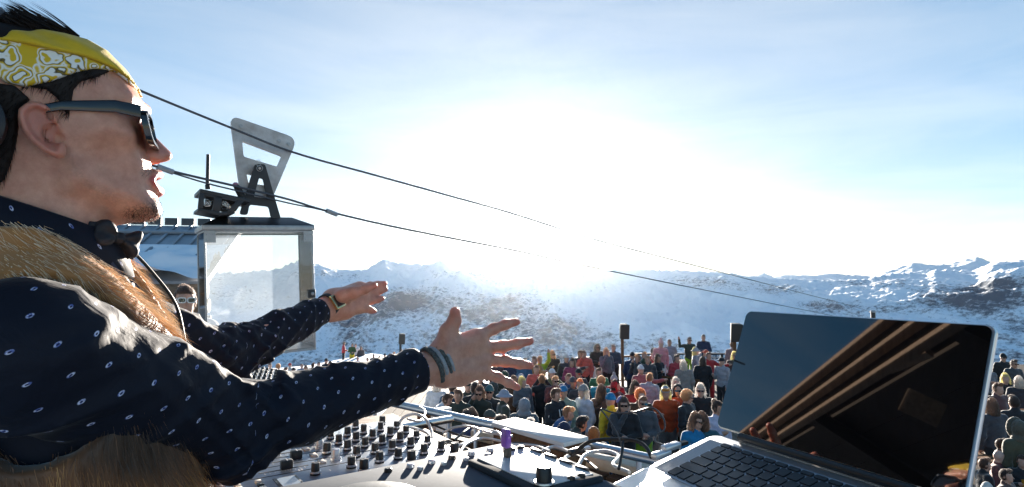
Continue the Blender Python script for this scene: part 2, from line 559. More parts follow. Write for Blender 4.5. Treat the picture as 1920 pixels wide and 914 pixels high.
def wood(name, c, c2, stretch=(1, 14, 14), vs=4.0, rough=0.65, bump=0.35):
    return material(name, c, rough, color2=c2, vscale=vs, stretch=stretch, bump=bump, bscale=12, spec=0.12)
M_DECK = wood('weathered_deck_wood', (0.10, 0.075, 0.055), (0.20, 0.155, 0.115), (14, 1, 1))
M_BEAM = wood('brown_beam_wood', (0.105, 0.055, 0.030), (0.21, 0.115, 0.062), (1, 14, 14))
M_BEAMX = wood('brown_rail_wood', (0.10, 0.048, 0.026), (0.20, 0.10, 0.052), (1, 12, 12))
M_PALE = wood('pale_ledge_wood', (0.55, 0.48, 0.38), (0.70, 0.62, 0.50), (1, 14, 14))
M_DARKWOOD = wood('dark_booth_wood', (0.05, 0.030, 0.020), (0.10, 0.062, 0.040), (1, 14, 14))
M_IRON = material('black_iron', (0.018, 0.018, 0.02), 0.5)

# terrace deck: one bearing sheet with its boards laid on it
dk = MB(); dk.box((11.0, 15.5, -0.10), (30.0, 27.6, 0.14)); deck = dk.build('terrace_floor', M_DARKWOOD); deck['kind'] = 'structure'
bw = 0.30
plank_me = {}
for i in range(int(30.0 / bw)):
    x = -4 + bw * (i + 0.5)
    if 'p' not in plank_me:
        plank_me['p'] = MB().box((0, 0, 0), (bw - 0.014, 27.5, 0.03)).mesh('plank'); plank_me['p'].materials.append(M_DECK)
    p = bpy.data.objects.new('plank', plank_me['p']); p.location = (x, 15.5, -0.015 + rng.uniform(-0.002, 0.002)); link(p)
    p.parent = deck

# DJ booth: raised platform, desk and front ledge
GX = np.array([0.57, -0.82, 0]); GX = GX / np.linalg.norm(GX)     # along the desk, towards the camera's right
GY = np.array([0.82, 0.57, 0]); GY = GY / np.linalg.norm(GY)      # away from the DJ
GZ = np.array([0, 0, 1.0])
LED_A = on_z(790, 768, CAM_Z - 0.43); LED_B = on_z(1095, 834, CAM_Z - 0.43)
LX = (LED_B - LED_A); LX /= np.linalg.norm(LX); LY = np.array([-LX[1], LX[0], 0])
booth = empty('dj_booth', (0, 1.0, 0), 0, 'dark wooden raised booth under the mixer and the laptop', 'booth')
def bo(V): return np.asarray(V) - np.array([0, 1.0, 0])
front0 = LED_A - LX * 3.2; front1 = LED_A + LX * 2.8
pb = MB()
poly = [front0[:2], front1[:2], (front1[0] - 0.3, -2.6), (-5.6, -2.6), (-5.6, front0[1])]
pb.prism([(q[0], q[1] - 1.0) for q in poly], (0, 0, 0.0), (1, 0, 0), (0, 1, 0), (0, 0, 1), PLAT0)
pb.build('platform', M_DARKWOOD, booth)
MB().prism([(q[0] * 0.995, (q[1] - 1.0) * 0.995) for q in poly], (0, 0, PLAT0 + 0.002), (1, 0, 0), (0, 1, 0), (0, 0, 1), 0.012).build('bounce_floor', material('bounce_floor', (0.62, 0.63, 0.65), 0.8, var=0.12, vscale=5, bump=0.4, bscale=14), booth)  # pale unseen sheet added to bounce light up onto the DJ
# front wall of vertical boards
nb = 40
for i in range(nb):
    c = front0 + (front1 - front0) * ((i + 0.5) / nb)
    hgt = CAM_Z - 0.50 - 0.01
    MB().box(bo(np.array([c[0], c[1], 0]) + LY * 0.02) + np.array([0, 0, hgt / 2 + 0.01]), (6.0 / nb - 0.008, 0.03, hgt), (LX, LY, GZ)).build('board', M_DARKWOOD, booth)
# pale ledge on top of the front wall and a heavy beam beyond it
lc = (LED_A + LED_B) / 2
ledge_z = CAM_Z - 0.485
def ledge(p0, p1, w, h, z, mat, nm):
    d = p1 - p0; L = np.linalg.norm(d[:2]); d = d / L
    y = np.array([-d[1], d[0], 0])
    MB().box(bo(np.array([*((p0 + p1) / 2)[:2], z])), (L, w, h), (d, y, GZ)).build(nm, mat, booth, bevel=0.004)
led0 = on_z(905, 800, CAM_Z - 0.47); led1 = on_z(1280, 880, CAM_Z - 0.47)
ledge(led0, led1, 0.115, 0.03, CAM_Z - 0.485, M_PALE, 'ledge_board')
bm0 = on_z(946, 786, CAM_Z - 0.40); bm1 = on_z(1078, 822, CAM_Z - 0.40)
M_GLARE = material('glare_white_cap', (0.78, 0.76, 0.72), 0.55, var=0.06, vscale=30)  # sun glare on the wooden beam, painted as a white top
dB = (bm1 - bm0); LB = np.linalg.norm(dB); dB /= LB; yB = np.array([-dB[1], dB[0], 0])
cap = empty('parapet_beam', (*((bm0 + bm1) / 2)[:2], CAM_Z - 0.475), 0, 'short brown parapet beam with sun glare painted as a white top outside the booth rail', 'beam')
MB().box((0, 0, 0.03), (LB, 0.085, 0.06), (dB, yB, GZ)).build('beam_body', M_BEAM, cap, bevel=0.003)
MB().box((0, 0, 0.0665), (LB + 0.01, 0.092, 0.012), (dB, yB, GZ)).build('glare_cap', M_GLARE, cap, bevel=0.003)
bm2 = on_z(800, 752, CAM_Z - 0.44); bm3 = on_z(822, 758, CAM_Z - 0.44)
cap2 = empty('parapet_beam', (*((bm2 + bm3) / 2)[:2], CAM_Z - 0.55), 0, 'stubby brown and white parapet block below the braceleted wrist', 'beam')
MB().box((0, 0, 0.04), (0.11, 0.06, 0.08), (dB, yB, GZ)).build('beam_body', M_BEAM, cap2, bevel=0.003)
MB().box((0.055 * dB[0], 0.055 * dB[1], 0.047), (0.035, 0.066, 0.104), (dB, yB, GZ)).build('glare_cap', M_GLARE, cap2, bevel=0.003)
# steel tube rail in front of the desk
M_STEEL = material('brushed_steel_tube', (0.55, 0.57, 0.60), 0.28, metal=1.0, var=0.1, vscale=30)
rail = empty('steel_rail', (LED_A[0], LED_A[1], CAM_Z - 0.48), 0, 'long brushed steel tube rail running behind the mixer cables', 'rail')
r0 = LED_A - LX * 0.35; r1 = LED_A + LX * 1.05
ro = np.array([LED_A[0], LED_A[1], CAM_Z - 0.48])
MB().tube([r0 - ro, r1 - ro], 0.0125, 14).build('tube', M_STEEL, rail, smooth=True)
for t in (-0.25, 0.25, 0.8):
    q = LED_A + LX * t - ro
    MB().tube([q + np.array([0, 0, -0.011]), q + np.array([0, 0, -0.20])], 0.007, 10).build('bracket', M_STEEL, rail, smooth=True)
rb0 = on_z(640, 822, CAM_Z - 0.36); rb1 = on_z(845, 786, CAM_Z - 0.40)
rail2 = empty('steel_rail', tuple(rb0), 0, 'short pale steel bar lying under the near forearm cuff', 'rail')
MB().tube([np.zeros(3), rb1 - rb0], 0.011, 14).build('tube', M_STEEL, rail2, smooth=True)
MB().tube([(rb1 - rb0) * 0.98, (rb1 - rb0) * 0.98 + np.array([0, 0, -0.06])], 0.007, 10).build('bracket', M_STEEL, rail2, smooth=True)

# desk the gear stands on
DESK_Z = CAM_Z - 0.385
DESK_C = on_z(800, 905, DESK_Z)
desk = empty('gear_desk', (DESK_C[0], DESK_C[1], PLAT0), 0, 'dark wooden desk carrying the mixer, player and laptop stand', 'desk')
MB().box(np.array([0, 0, DESK_Z - 0.02 - PLAT0]) + GX * 0.28 - GY * 0.12, (1.75, 0.62, 0.035), (GX, GY, GZ)).build('desk_top', M_DARKWOOD, desk, bevel=0.004)
for sx in (-0.5, 1.05):
    for sy in (-0.36, 0.12):
        q = GX * sx + GY * sy
        MB().box(q + np.array([0, 0, (DESK_Z - 0.04 - PLAT0) / 2]), (0.06, 0.06, DESK_Z - 0.04 - PLAT0), (GX, GY, GZ)).build('leg', M_DARKWOOD, desk, bevel=0.003)
# ------------------------------------------------------------------ chalet roof on the left, and the timber eaves behind the camera
M_ROOFM = material('snowy_metal_roof', (0.22, 0.24, 0.27), 0.5, metal=0.2, color2=(0.34, 0.36, 0.39), vscale=3)
M_LOG = wood('round_log', (0.11, 0.078, 0.055), (0.22, 0.16, 0.115), (1, 10, 10))
M_WALLW = wood('chalet_wall_boards', (0.09, 0.055, 0.035), (0.18, 0.11, 0.07), (12, 12, 1))
M_SNOWR = material('roof_snow', (0.80, 0.82, 0.86), 0.8, bump=0.5, bscale=7)
ch_d = 9.0
CHX = np.array([0.97, 0.24, 0]); CHX /= np.linalg.norm(CHX); CHY = np.array([-CHX[1], CHX[0], 0])
ev = P(330, 533, ch_d)                  # a point on the eave log
rt = P(330, 428, ch_d + 2.6)            # the ridge above it
chalet = empty('chalet', (ev[0], ev[1], 0.0), 0, 'log chalet with a snow-dusted metal roof behind the glass box', 'building')
run = float((rt - ev)[:2] @ CHY[:2]); rise = float(rt[2] - ev[2])
Lc = 7.0
CX1 = float((P(402, 480, ch_d + 0.6) - ev)[:2] @ CHX[:2]); CX0 = CX1 - Lc; CXM = (CX0 + CX1) / 2
RS = CHY * run + GZ * rise; RL = np.linalg.norm(RS); RS /= RL
RNn = np.cross(CHX, RS)
MB().box(np.array([0, 0, ev[2] + 0.05]) + RS * RL / 2 + CHX * CXM - RNn * 0.05, (Lc, RL, 0.08), (CHX, RS, RNn)).build('roof', M_ROOFM, chalet)
roof_o = chalet.children[0] if len(chalet.children) else None
roof_p = np.array([0, 0, ev[2] + 0.05])
# standing seam sheets with pressed ribs
nrib = 26
for i in range(nrib):
    x = CX0 + Lc * (i + 0.5) / nrib
    MB().box(roof_p + RS * (RL * 0.62) + CHX * x + RNn * 0.012, (0.05, RL * 0.74, 0.035), (CHX, RS, RNn)).build('roof_rib', M_ROOFM, chalet, bevel=0.008)
MB().box(roof_p + RS * (RL - 0.55) + CHX * CXM + RNn * 0.03, (Lc, 0.10, 0.05), (CHX, RS, RNn)).build('snow_guard', M_ROOFM, chalet, bevel=0.01)
# ridge tabs
for i in range(24):
    x = CX0 + Lc * (i + 0.5) / 24
    MB().box(roof_p + RS * (RL + 0.05) + CHX * x + GZ * 0.06, (Lc / 24 - 0.06, 0.04, 0.14), (CHX, CHY, GZ)).build('ridge_tab', material('dark_ridge_metal', (0.05, 0.055, 0.06), 0.5), chalet)
# snow lying on the lower half of the roof: lumpy sheet
nx, ny = 90, 30
V = np.zeros((nx, ny, 3)); 
for i in range(nx):
    for j in range(ny):
        u = CX0 + Lc * i / (nx - 1); v = RL * 0.60 * j / (ny - 1)
        V[i, j] = roof_p + CHX * u + RS * (v - 0.08)
edge = np.minimum(1, (ny - 1 - np.arange(ny)) / 5.0)
hgt = (fbm2(np.arange(nx)[:, None] / 9.0, np.arange(ny)[None, :] / 5.0, 4, 30) * 0.42 - 0.10)
hgt = hgt * edge[None, :] + 0.02
V += hgt[..., None] * RNn
a, b = np.meshgrid(np.arange(nx - 1), np.arange(ny - 1), indexing='ij'); i0 = (a * ny + b).ravel(); i1 = ((a + 1) * ny + b).ravel()
so_ = obj('roof_snow', mesh_from('roof_snow', V.reshape(-1, 3), np.stack([i0, i1, i1 + 1, i0 + 1], 1)), M_SNOWR, chalet)
MB().tube([np.array([0, 0, ev[2] - 0.10]) + CHX * CX0 + CHY * 0.10, np.array([0, 0, ev[2] - 0.10]) + CHX * CX1 + CHY * 0.10], 0.13, 16).build('eave_log', M_LOG, chalet, smooth=True)
MB().tube([np.array([0, 0, ev[2] - 0.34]) + CHX * CX0 + CHY * 0.26, np.array([0, 0, ev[2] - 0.34]) + CHX * CX1 + CHY * 0.26], 0.11, 16).build('wall_log', M_LOG, chalet, smooth=True)
nw = 30
for i in range(nw):
    x = CX0 + Lc * (i + 0.5) / nw
    MB().box(CHX * x + CHY * 0.4 + GZ * (ev[2] - 0.5) / 2, (Lc / nw - 0.01, 0.06, ev[2] - 0.5), (CHX, CHY, GZ)).build('wall_board', material('frosted_blue_boards', (0.30, 0.34, 0.38), 0.7, var=0.15, vscale=5), chalet)

# timber building behind and to the left: only its overhang shows, mirrored in the laptop
eb = empty('canopy', (-2.6, -1.6, PLAT0), 0, 'dark timber canopy mirrored in the laptop screen', 'canopy')
EO = np.array([-2.6, -1.6, PLAT0])
e0 = np.array([-1.87, 1.44, CAM_Z + 1.5]); e1 = np.array([-4.27, 2.65, CAM_Z + 1.5])
ed = e1 - e0; ed /= np.linalg.norm(ed)
en = np.array([ed[1], -ed[0], 0]); en = en if en[1] < 0 else -en      # back under the roof
A0 = e0 - ed * 3.2; A1 = e0 + ed * 6.5
LE = np.linalg.norm(A1 - A0); mid = (A0 + A1) / 2
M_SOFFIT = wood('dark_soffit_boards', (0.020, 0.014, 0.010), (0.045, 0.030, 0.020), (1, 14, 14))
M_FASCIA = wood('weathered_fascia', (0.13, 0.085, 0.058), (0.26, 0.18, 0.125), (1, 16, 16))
EAX = (ed, en, GZ)
for i, (o_, z_, h_) in enumerate(((0.0, 0.0, 0.060), (0.07, -0.085, 0.050), (0.14, -0.165, 0.045))):
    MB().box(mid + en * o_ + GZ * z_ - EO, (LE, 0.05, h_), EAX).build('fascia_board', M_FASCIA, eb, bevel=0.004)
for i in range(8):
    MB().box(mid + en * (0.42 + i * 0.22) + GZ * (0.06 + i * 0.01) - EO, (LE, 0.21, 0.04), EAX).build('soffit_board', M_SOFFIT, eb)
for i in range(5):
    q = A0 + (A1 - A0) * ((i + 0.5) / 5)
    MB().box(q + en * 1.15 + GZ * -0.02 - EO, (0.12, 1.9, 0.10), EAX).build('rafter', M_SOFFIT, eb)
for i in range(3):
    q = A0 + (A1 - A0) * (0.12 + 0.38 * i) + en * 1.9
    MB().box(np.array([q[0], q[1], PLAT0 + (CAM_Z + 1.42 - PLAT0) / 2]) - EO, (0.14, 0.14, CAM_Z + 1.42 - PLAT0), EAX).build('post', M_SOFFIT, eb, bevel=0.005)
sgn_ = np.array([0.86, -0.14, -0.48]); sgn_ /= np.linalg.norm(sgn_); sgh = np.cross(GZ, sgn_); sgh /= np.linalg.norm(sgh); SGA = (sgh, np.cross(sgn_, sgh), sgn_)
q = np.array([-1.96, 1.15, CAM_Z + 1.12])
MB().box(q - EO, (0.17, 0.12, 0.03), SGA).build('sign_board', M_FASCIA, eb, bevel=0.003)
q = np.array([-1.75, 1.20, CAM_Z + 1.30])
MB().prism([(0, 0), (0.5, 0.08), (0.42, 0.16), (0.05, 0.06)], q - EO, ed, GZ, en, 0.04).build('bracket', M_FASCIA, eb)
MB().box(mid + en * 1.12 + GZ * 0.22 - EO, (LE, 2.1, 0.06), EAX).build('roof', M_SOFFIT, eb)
# ------------------------------------------------------------------ the DJ in the foreground
AL = R(33)
DF = np.array([math.cos(AL), math.sin(AL), 0.0])        # the way he faces
DN = np.array([math.sin(AL), -math.cos(AL), 0.0])       # his right hand side
DU = np.array([0, 0, 1.0])
DO = np.array([-0.52, 0.72, CAM_Z])
AX = np.stack([DF, DN, DU])
def to_world(L): return DO + np.asarray(L) @ AX
def to_local(Wp): return (np.asarray(Wp) - DO) @ AX.T
def ML(px, py, n=0.0):
    q = on_plane(px, py, DO + DN * n, DN) - DO
    return float(q @ DF), float(q[2])
def MP(pts, n=0.0): return [ML(x, y, n) for x, y in pts]

def strands(base, dirs, length, width, bend=(0, 0, -0.3), seg=2, seed=0):
    r = np.random.default_rng(seed)
    n = len(base)
    d = dirs / (np.linalg.norm(dirs, axis=1, keepdims=True) + 1e-9)
    L = np.asarray(length) * np.ones(n)
    side = np.cross(d, r.standard_normal((n, 3))); side /= np.linalg.norm(side, axis=1, keepdims=True) + 1e-9
    V = []; rows = []
    for k in range(seg + 1):
        t = k / seg
        c = base + d * (L * t)[:, None] + np.asarray(bend) * (L * t * t)[:, None]
        if k < seg:
            w = (width * (1 - 0.75 * t))
            rows.append((c - side * w, c + side * w))
        else:
            rows.append((c,))
    V = np.concatenate([q for row in rows for q in row])
    F = []
    idx = np.arange(n)
    for k in range(seg):
        a = (2 * k) * n + idx; b = (2 * k + 1) * n + idx
        if k < seg - 1:
            a2 = (2 * k + 2) * n + idx; b2 = (2 * k + 3) * n + idx
            F.append(np.stack([a, b, b2], 1)); F.append(np.stack([a, b2, a2], 1))
        else:
            F.append(np.stack([a, b, (2 * seg) * n + idx], 1))
    return V, np.concatenate(F), np.tile(idx, 2 * seg + 1)

def normals(V, Q):
    n = np.cross(V[Q[:, 1]] - V[Q[:, 0]], V[Q[:, 2]] - V[Q[:, 0]])
    N_ = np.zeros_like(V)
    for k in range(Q.shape[1]): np.add.at(N_, Q[:, k], n)
    return N_ / (np.linalg.norm(N_, axis=1, keepdims=True) + 1e-12)

# ---- skin with stubble and lip colour carried by the mesh
def skin_material(name, base, lip=(0.42, 0.12, 0.11), hair=(0.03, 0.02, 0.017), red=(0.50, 0.17, 0.12)):
    m = bpy.data.materials.new(name); m.use_nodes = True
    nt = m.node_tree; b = nt.nodes['Principled BSDF']
    b.inputs['Roughness'].default_value = 0.42
    b.inputs['Specular IOR Level'].default_value = 0.6
    b.inputs['Subsurface Weight'].default_value = 0.35
    b.inputs['Subsurface Radius'].default_value = (0.014, 0.0035, 0.0015)
    b.inputs['Subsurface Scale'].default_value = 1.0
    tc = nt.nodes.new('ShaderNodeTexCoord')
    n1 = nt.nodes.new('ShaderNodeTexNoise'); n1.inputs['Scale'].default_value = 55; n1.inputs['Detail'].default_value = 6; n1.inputs['Roughness'].default_value = 0.7
    nt.links.new(tc.outputs['Object'], n1.inputs['Vector'])
    r1 = nt.nodes.new('ShaderNodeValToRGB')
    r1.color_ramp.elements[0].position = 0.3; r1.color_ramp.elements[0].color = tuple(x * f for x, f in zip(base, (0.80, 0.66, 0.62))) + (1,)
    r1.color_ramp.elements[1].position = 0.7; r1.color_ramp.elements[1].color = tuple(min(1, x * 1.12) for x in base) + (1,)
    nt.links.new(n1.outputs['Fac'], r1.inputs['Fac'])
    prev = r1.outputs['Color']
    for (an, c, noise) in (('red', red, False), ('lip', lip, False), ('beard', hair, True)):
        at = nt.nodes.new('ShaderNodeAttribute'); at.attribute_name = an
        fac = at.outputs['Fac']
        if noise:
            n2 = nt.nodes.new('ShaderNodeTexNoise'); n2.inputs['Scale'].default_value = 420; n2.inputs['Detail'].default_value = 3
            nt.links.new(tc.outputs['Object'], n2.inputs['Vector'])
            r2 = nt.nodes.new('ShaderNodeMapRange'); r2.inputs['From Min'].default_value = 0.32; r2.inputs['From Max'].default_value = 0.62
            nt.links.new(n2.outputs['Fac'], r2.inputs['Value'])
            mu = nt.nodes.new('ShaderNodeMath'); mu.operation = 'MULTIPLY'
            nt.links.new(at.outputs['Fac'], mu.inputs[0]); nt.links.new(r2.outputs['Result'], mu.inputs[1])
            fac = mu.outputs[0]
        mx = nt.nodes.new('ShaderNodeMixRGB'); mx.inputs[2].default_value = tuple(c) + (1,)
        nt.links.new(fac, mx.inputs[0]); nt.links.new(prev, mx.inputs[1])
        prev = mx.outputs['Color']
    nt.links.new(prev, b.inputs['Base Color'])
    n3 = nt.nodes.new('ShaderNodeTexNoise'); n3.inputs['Scale'].default_value = 380; n3.inputs['Detail'].default_value = 6; n3.inputs['Roughness'].default_value = 0.7
    nt.links.new(tc.outputs['Object'], n3.inputs['Vector'])
    bp = nt.nodes.new('ShaderNodeBump'); bp.inputs['Strength'].default_value = 0.55; bp.inputs['Distance'].default_value = 0.0014
    nt.links.new(n3.outputs['Fac'], bp.inputs['Height']); nt.links.new(bp.outputs['Normal'], b.inputs['Normal'])
    return m
M_SKIN = skin_material('dj_skin', (0.60, 0.31, 0.215))

PLAT_Z = 2.62
dj = empty('person', (DO[0], DO[1], PLAT_Z), 0, 'man in yellow headband, sunglasses and fur vest stretching both arms over the mixer', 'person')
DJ_INV = Matrix.Translation(-dj.location)
def dj_obj(name, V, F, mat, parent=None, smooth=True, attrs=None):
    """mesh given in world coordinates, stored relative to the person's feet"""
    me = mesh_from(name, np.asarray(V) - np.array(dj.location), F, smooth)
    for k, v in (attrs or {}).items():
        (attr_float if np.ndim(v) == 1 else attr_vec)(me, k, v)
    return obj(name, me, mat, parent or dj)

# ---- head
face_px = [(207, 425), (250, 417), (284, 413), (298, 408), (303, 397), (299, 384), (291, 371), (286, 350), (284, 335), (285, 318), (279, 303), (272, 282), (265, 250),
           (264, 225), (267, 205), (264, 190), (256, 172), (240, 146), (205, 112), (170, 92), (130, 80), (70, 72)]
face = MP(face_px) + [(-0.105, 0.288), (-0.132, 0.245), (-0.140, 0.195), (-0.130, 0.145), (-0.112, 0.105), (-0.105, 0.06), (-0.115, -0.03), (0.015, -0.03), (0.022, 0.03)]
nose_px = [(262, 228), (270, 234), (284, 255), (302, 274), (316, 288), (318, 295), (311, 302), (298, 305), (280, 306), (262, 300), (252, 262)]
nose = MP([(x + (6 if x > 280 else 3), y) for x, y in nose_px])
hh = 0.0022
hlo = np.array([-0.150, -0.105, -0.028]); hhi = np.array([0.105, 0.112, 0.315])
G = grid(hlo, hhi, hh)
A2, B2 = G[:, 0, :, 0], G[:, 0, :, 2]
d2 = -sd_poly(A2, B2, face)
wm = np.interp(B2, [-0.03, 0.05, 0.09, 0.13, 0.165, 0.20, 0.25, 0.31], [0.060, 0.055, 0.052, 0.060, 0.069, 0.075, 0.076, 0.070])
def inflate(d, w, r, p=2.0):
    x = np.clip(d / r, 0, 1)
    return np.where(d > 0, w * (1 - (1 - x) ** p) ** (1 / p), d)
W2 = inflate(d2, wm, 0.060, 2.15)
nn = np.abs(G[..., 1])
Lb = G.copy(); Lb[..., 1] = nn                         # mirrored coordinates
base = np.where(d2[:, None, :] > 0, (nn - W2[:, None, :]) * 0.75, -d2[:, None, :] + np.maximum(nn - 0.0, 0) * 0.6)
# jaw, cheekbone, brow
f = smin(base, sd_cone(Lb, (0.000, 0.050, 0.118), (0.066, 0.014, 0.088), 0.013, 0.012), 0.02)
f = smin(f, sd_ell(Lb, (0.026, 0.054, 0.168), (0.026, 0.014, 0.014)), 0.02)
f = smin(f, sd_cone(Lb, (0.060, 0.006, 0.214), (0.040, 0.052, 0.214), 0.0075, 0.008), 0.014)
f = smax(f, -sd_ell(Lb, (0.070, 0.034, 0.194), (0.017, 0.019, 0.012)), 0.012)
f = smin(f, sd_ell(Lb, (0.043, 0.033, 0.194), (0.0125, 0.0125, 0.0125)), 0.003)
f = smin(f, sd_cone(Lb, (0.056, 0.022, 0.201), (0.044, 0.047, 0.200), 0.0032, 0.0032), 0.004)
f = smin(f, sd_cone(Lb, (0.055, 0.022, 0.187), (0.044, 0.046, 0.188), 0.0028, 0.0028), 0.004)
# sunken cheek under the cheekbone
f = smax(f, -sd_ell(Lb, (0.040, 0.077, 0.138), (0.024, 0.016, 0.024)), 0.03)
# nose
dn = -sd_poly(A2, B2, nose)
wn_ = np.interp(B2, [0.150, 0.165, 0.185, 0.205], [0.0135, 0.0125, 0.0085, 0.0075])
Wn = inflate(dn, wn_, 0.011, 2.0)
fn = np.where(dn[:, None, :] > 0, (nn - Wn[:, None, :]) * 0.8, -dn[:, None, :] + nn * 0.5)
f = smin(f, fn, 0.007)
na_, nb_ = ML(288, 297)
f = smin(f, sd_ell(Lb, (na_, 0.0125, nb_ + 0.001), (0.0105, 0.0065, 0.0075)), 0.005)
f = smax(f, -sd_ell(Lb, (na_ + 0.004, 0.0065, nb_ - 0.0065), (0.0065, 0.0036, 0.0045)), 0.003)
# mouth: parted lips
ul = ML(307, 327); ll = ML(308, 362); mc = ML(277, 343)
f = smax(f, -sd_ell(Lb, (mc[0] + 0.013, 0.0, (ul[1] + ll[1]) / 2), (0.017, 0.021, 0.0062)), 0.004)
lipu = np.minimum(sd_cone(Lb, (ul[0] - 0.0065, 0, ul[1] - 0.001), (ul[0] - 0.011, 0.013, ul[1] - 0.003), 0.0068, 0.0060),
                  sd_cone(Lb, (ul[0] - 0.011, 0.013, ul[1] - 0.003), (mc[0] + 0.004, 0.027, mc[1]), 0.0058, 0.0025))
lipl = np.minimum(sd_cone(Lb, (ll[0] - 0.0065, 0, ll[1] + 0.001), (ll[0] - 0.011, 0.012, ll[1] + 0.003), 0.0070, 0.0062),
                  sd_cone(Lb, (ll[0] - 0.011, 0.012, ll[1] + 0.003), (mc[0] + 0.004, 0.027, mc[1]), 0.0060, 0.0025))
f = smin(f, np.minimum(lipu, lipl), 0.006)
# ears
ear_px = [(74, 193), (52, 197), (37, 211), (36, 228), (44, 250), (60, 272), (85, 290), (110, 300), (124, 293), (124, 276), (118, 256), (112, 236), (106, 217), (92, 201)]
ear = MP(ear_px, 0.078)
sde = sd_poly(A2, B2, ear)
n0 = 0.0705 + np.clip(-(A2 + 0.006), -0.01, 0.06) * 0.42 + 0.0045 * np.exp(-((-sde - 0.0045) / 0.0035) ** 2)
con = ML(97, 252, 0.075)
con_d = np.exp(-(((A2 - con[0] - 0.001) / 0.0095) ** 2 + ((B2 - con[1]) / 0.0125) ** 2) ** 1.5)
tri = ML(80, 222, 0.075)
con_d2 = np.exp(-(((A2 - tri[0]) / 0.006) ** 2 + ((B2 - tri[1]) / 0.010) ** 2))
n0 = n0 - 0.010 * con_d - 0.0045 * con_d2
te = 0.0042 + 0.0012 * np.exp(-((-sde - 0.004) / 0.003) ** 2)
fe = np.maximum(np.abs(nn - n0[:, None, :]) - te[:, None, :], sde[:, None, :])
fe = smax(np.abs(nn - n0[:, None, :]) - te[:, None, :], sde[:, None, :] * np.ones_like(nn), 0.005)
f = smin(f, fe, 0.005)
f = smax(f, -sd_ell(Lb, (con[0] + 0.001, 0.081, con[1]), (0.0085, 0.0125, 0.0125)), 0.004)
f = smax(f, -sd_ell(Lb, (con[0] + 0.006, 0.074, con[1] - 0.002), (0.005, 0.012, 0.006)), 0.003)
ntop = (n0 + te)[:, None, :]
back = np.clip(((tri[0] + 0.004) - A2) / 0.006, 0, 1) + np.clip((B2 - (tri[1] + 0.004)) / 0.006, 0, 1)
groove = np.sqrt((-sde[:, None, :] - 0.0092) ** 2 + (nn - ntop) ** 2) - 0.0027 * np.clip(back, 0, 1)[:, None, :]
f = smax(f, -groove, 0.002)
f = smax(f, -sd_ell(Lb, (tri[0] + 0.006, 0.0835, tri[1] + 0.001), (0.0042, 0.0065, 0.0075)), 0.003)
Vh, Qh = nets(f, hlo, hh); Vh = relax(Vh, Qh, 2)
FIELD_HEAD = f
# colour masks on the head
va, vn, vb = Vh[:, 0], Vh[:, 1], Vh[:, 2]
def pmask(poly, soft, a=None, b=None):
    return np.clip(-sd_poly((va if a is None else a).astype(np.float32), (vb if b is None else b).astype(np.float32), poly) / soft + 0.4, 0, 1)
goatee = MP([(300, 378), (286, 376), (268, 384), (252, 392), (235, 396), (226, 406), (240, 420), (290, 418), (306, 408), (306, 390)])
soul = MP([(298, 368), (288, 366), (282, 378), (300, 382)])
must = MP([(297, 308), (284, 306), (268, 318), (262, 334), (268, 341), (277, 333), (290, 326), (302, 322)])
jaws = MP([(226, 392), (180, 372), (140, 330), (128, 300), (136, 298), (160, 330), (210, 360), (250, 378), (262, 384)], 0.05)
beard = np.maximum.reduce([0.72 * pmask(goatee, 0.014), 0.55 * pmask(soul, 0.006), 0.6 * pmask(must, 0.007), 0.25 * pmask(jaws, 0.012)])
lipf = np.minimum(
    np.minimum(sd_cone(np.stack([va, np.abs(vn), vb], 1).astype(np.float32), (ul[0] - 0.006, 0, ul[1] - 0.001), (mc[0] + 0.004, 0.027, mc[1]), 0.0072, 0.003),
               sd_cone(np.stack([va, np.abs(vn), vb], 1).astype(np.float32), (ll[0] - 0.006, 0, ll[1] + 0.001), (mc[0] + 0.004, 0.027, mc[1]), 0.0076, 0.003)), 9)
lip = np.clip(1 - lipf / 0.0015, 0, 1)
cav = sd_ell(np.stack([va, np.abs(vn), vb], 1).astype(np.float32), (mc[0] + 0.013, 0.0, (ul[1] + ll[1]) / 2), (0.017, 0.021, 0.0062))
lip = np.maximum(lip, np.clip(1 - np.abs(cav) / 0.002, 0, 1))
red = np.clip(0.75 * pmask(ear, 0.01) * (np.abs(vn) > 0.066) + 0.5 * pmask(nose, 0.01) * (vb < 0.175), 0, 1)
Vhw = to_world(Vh)

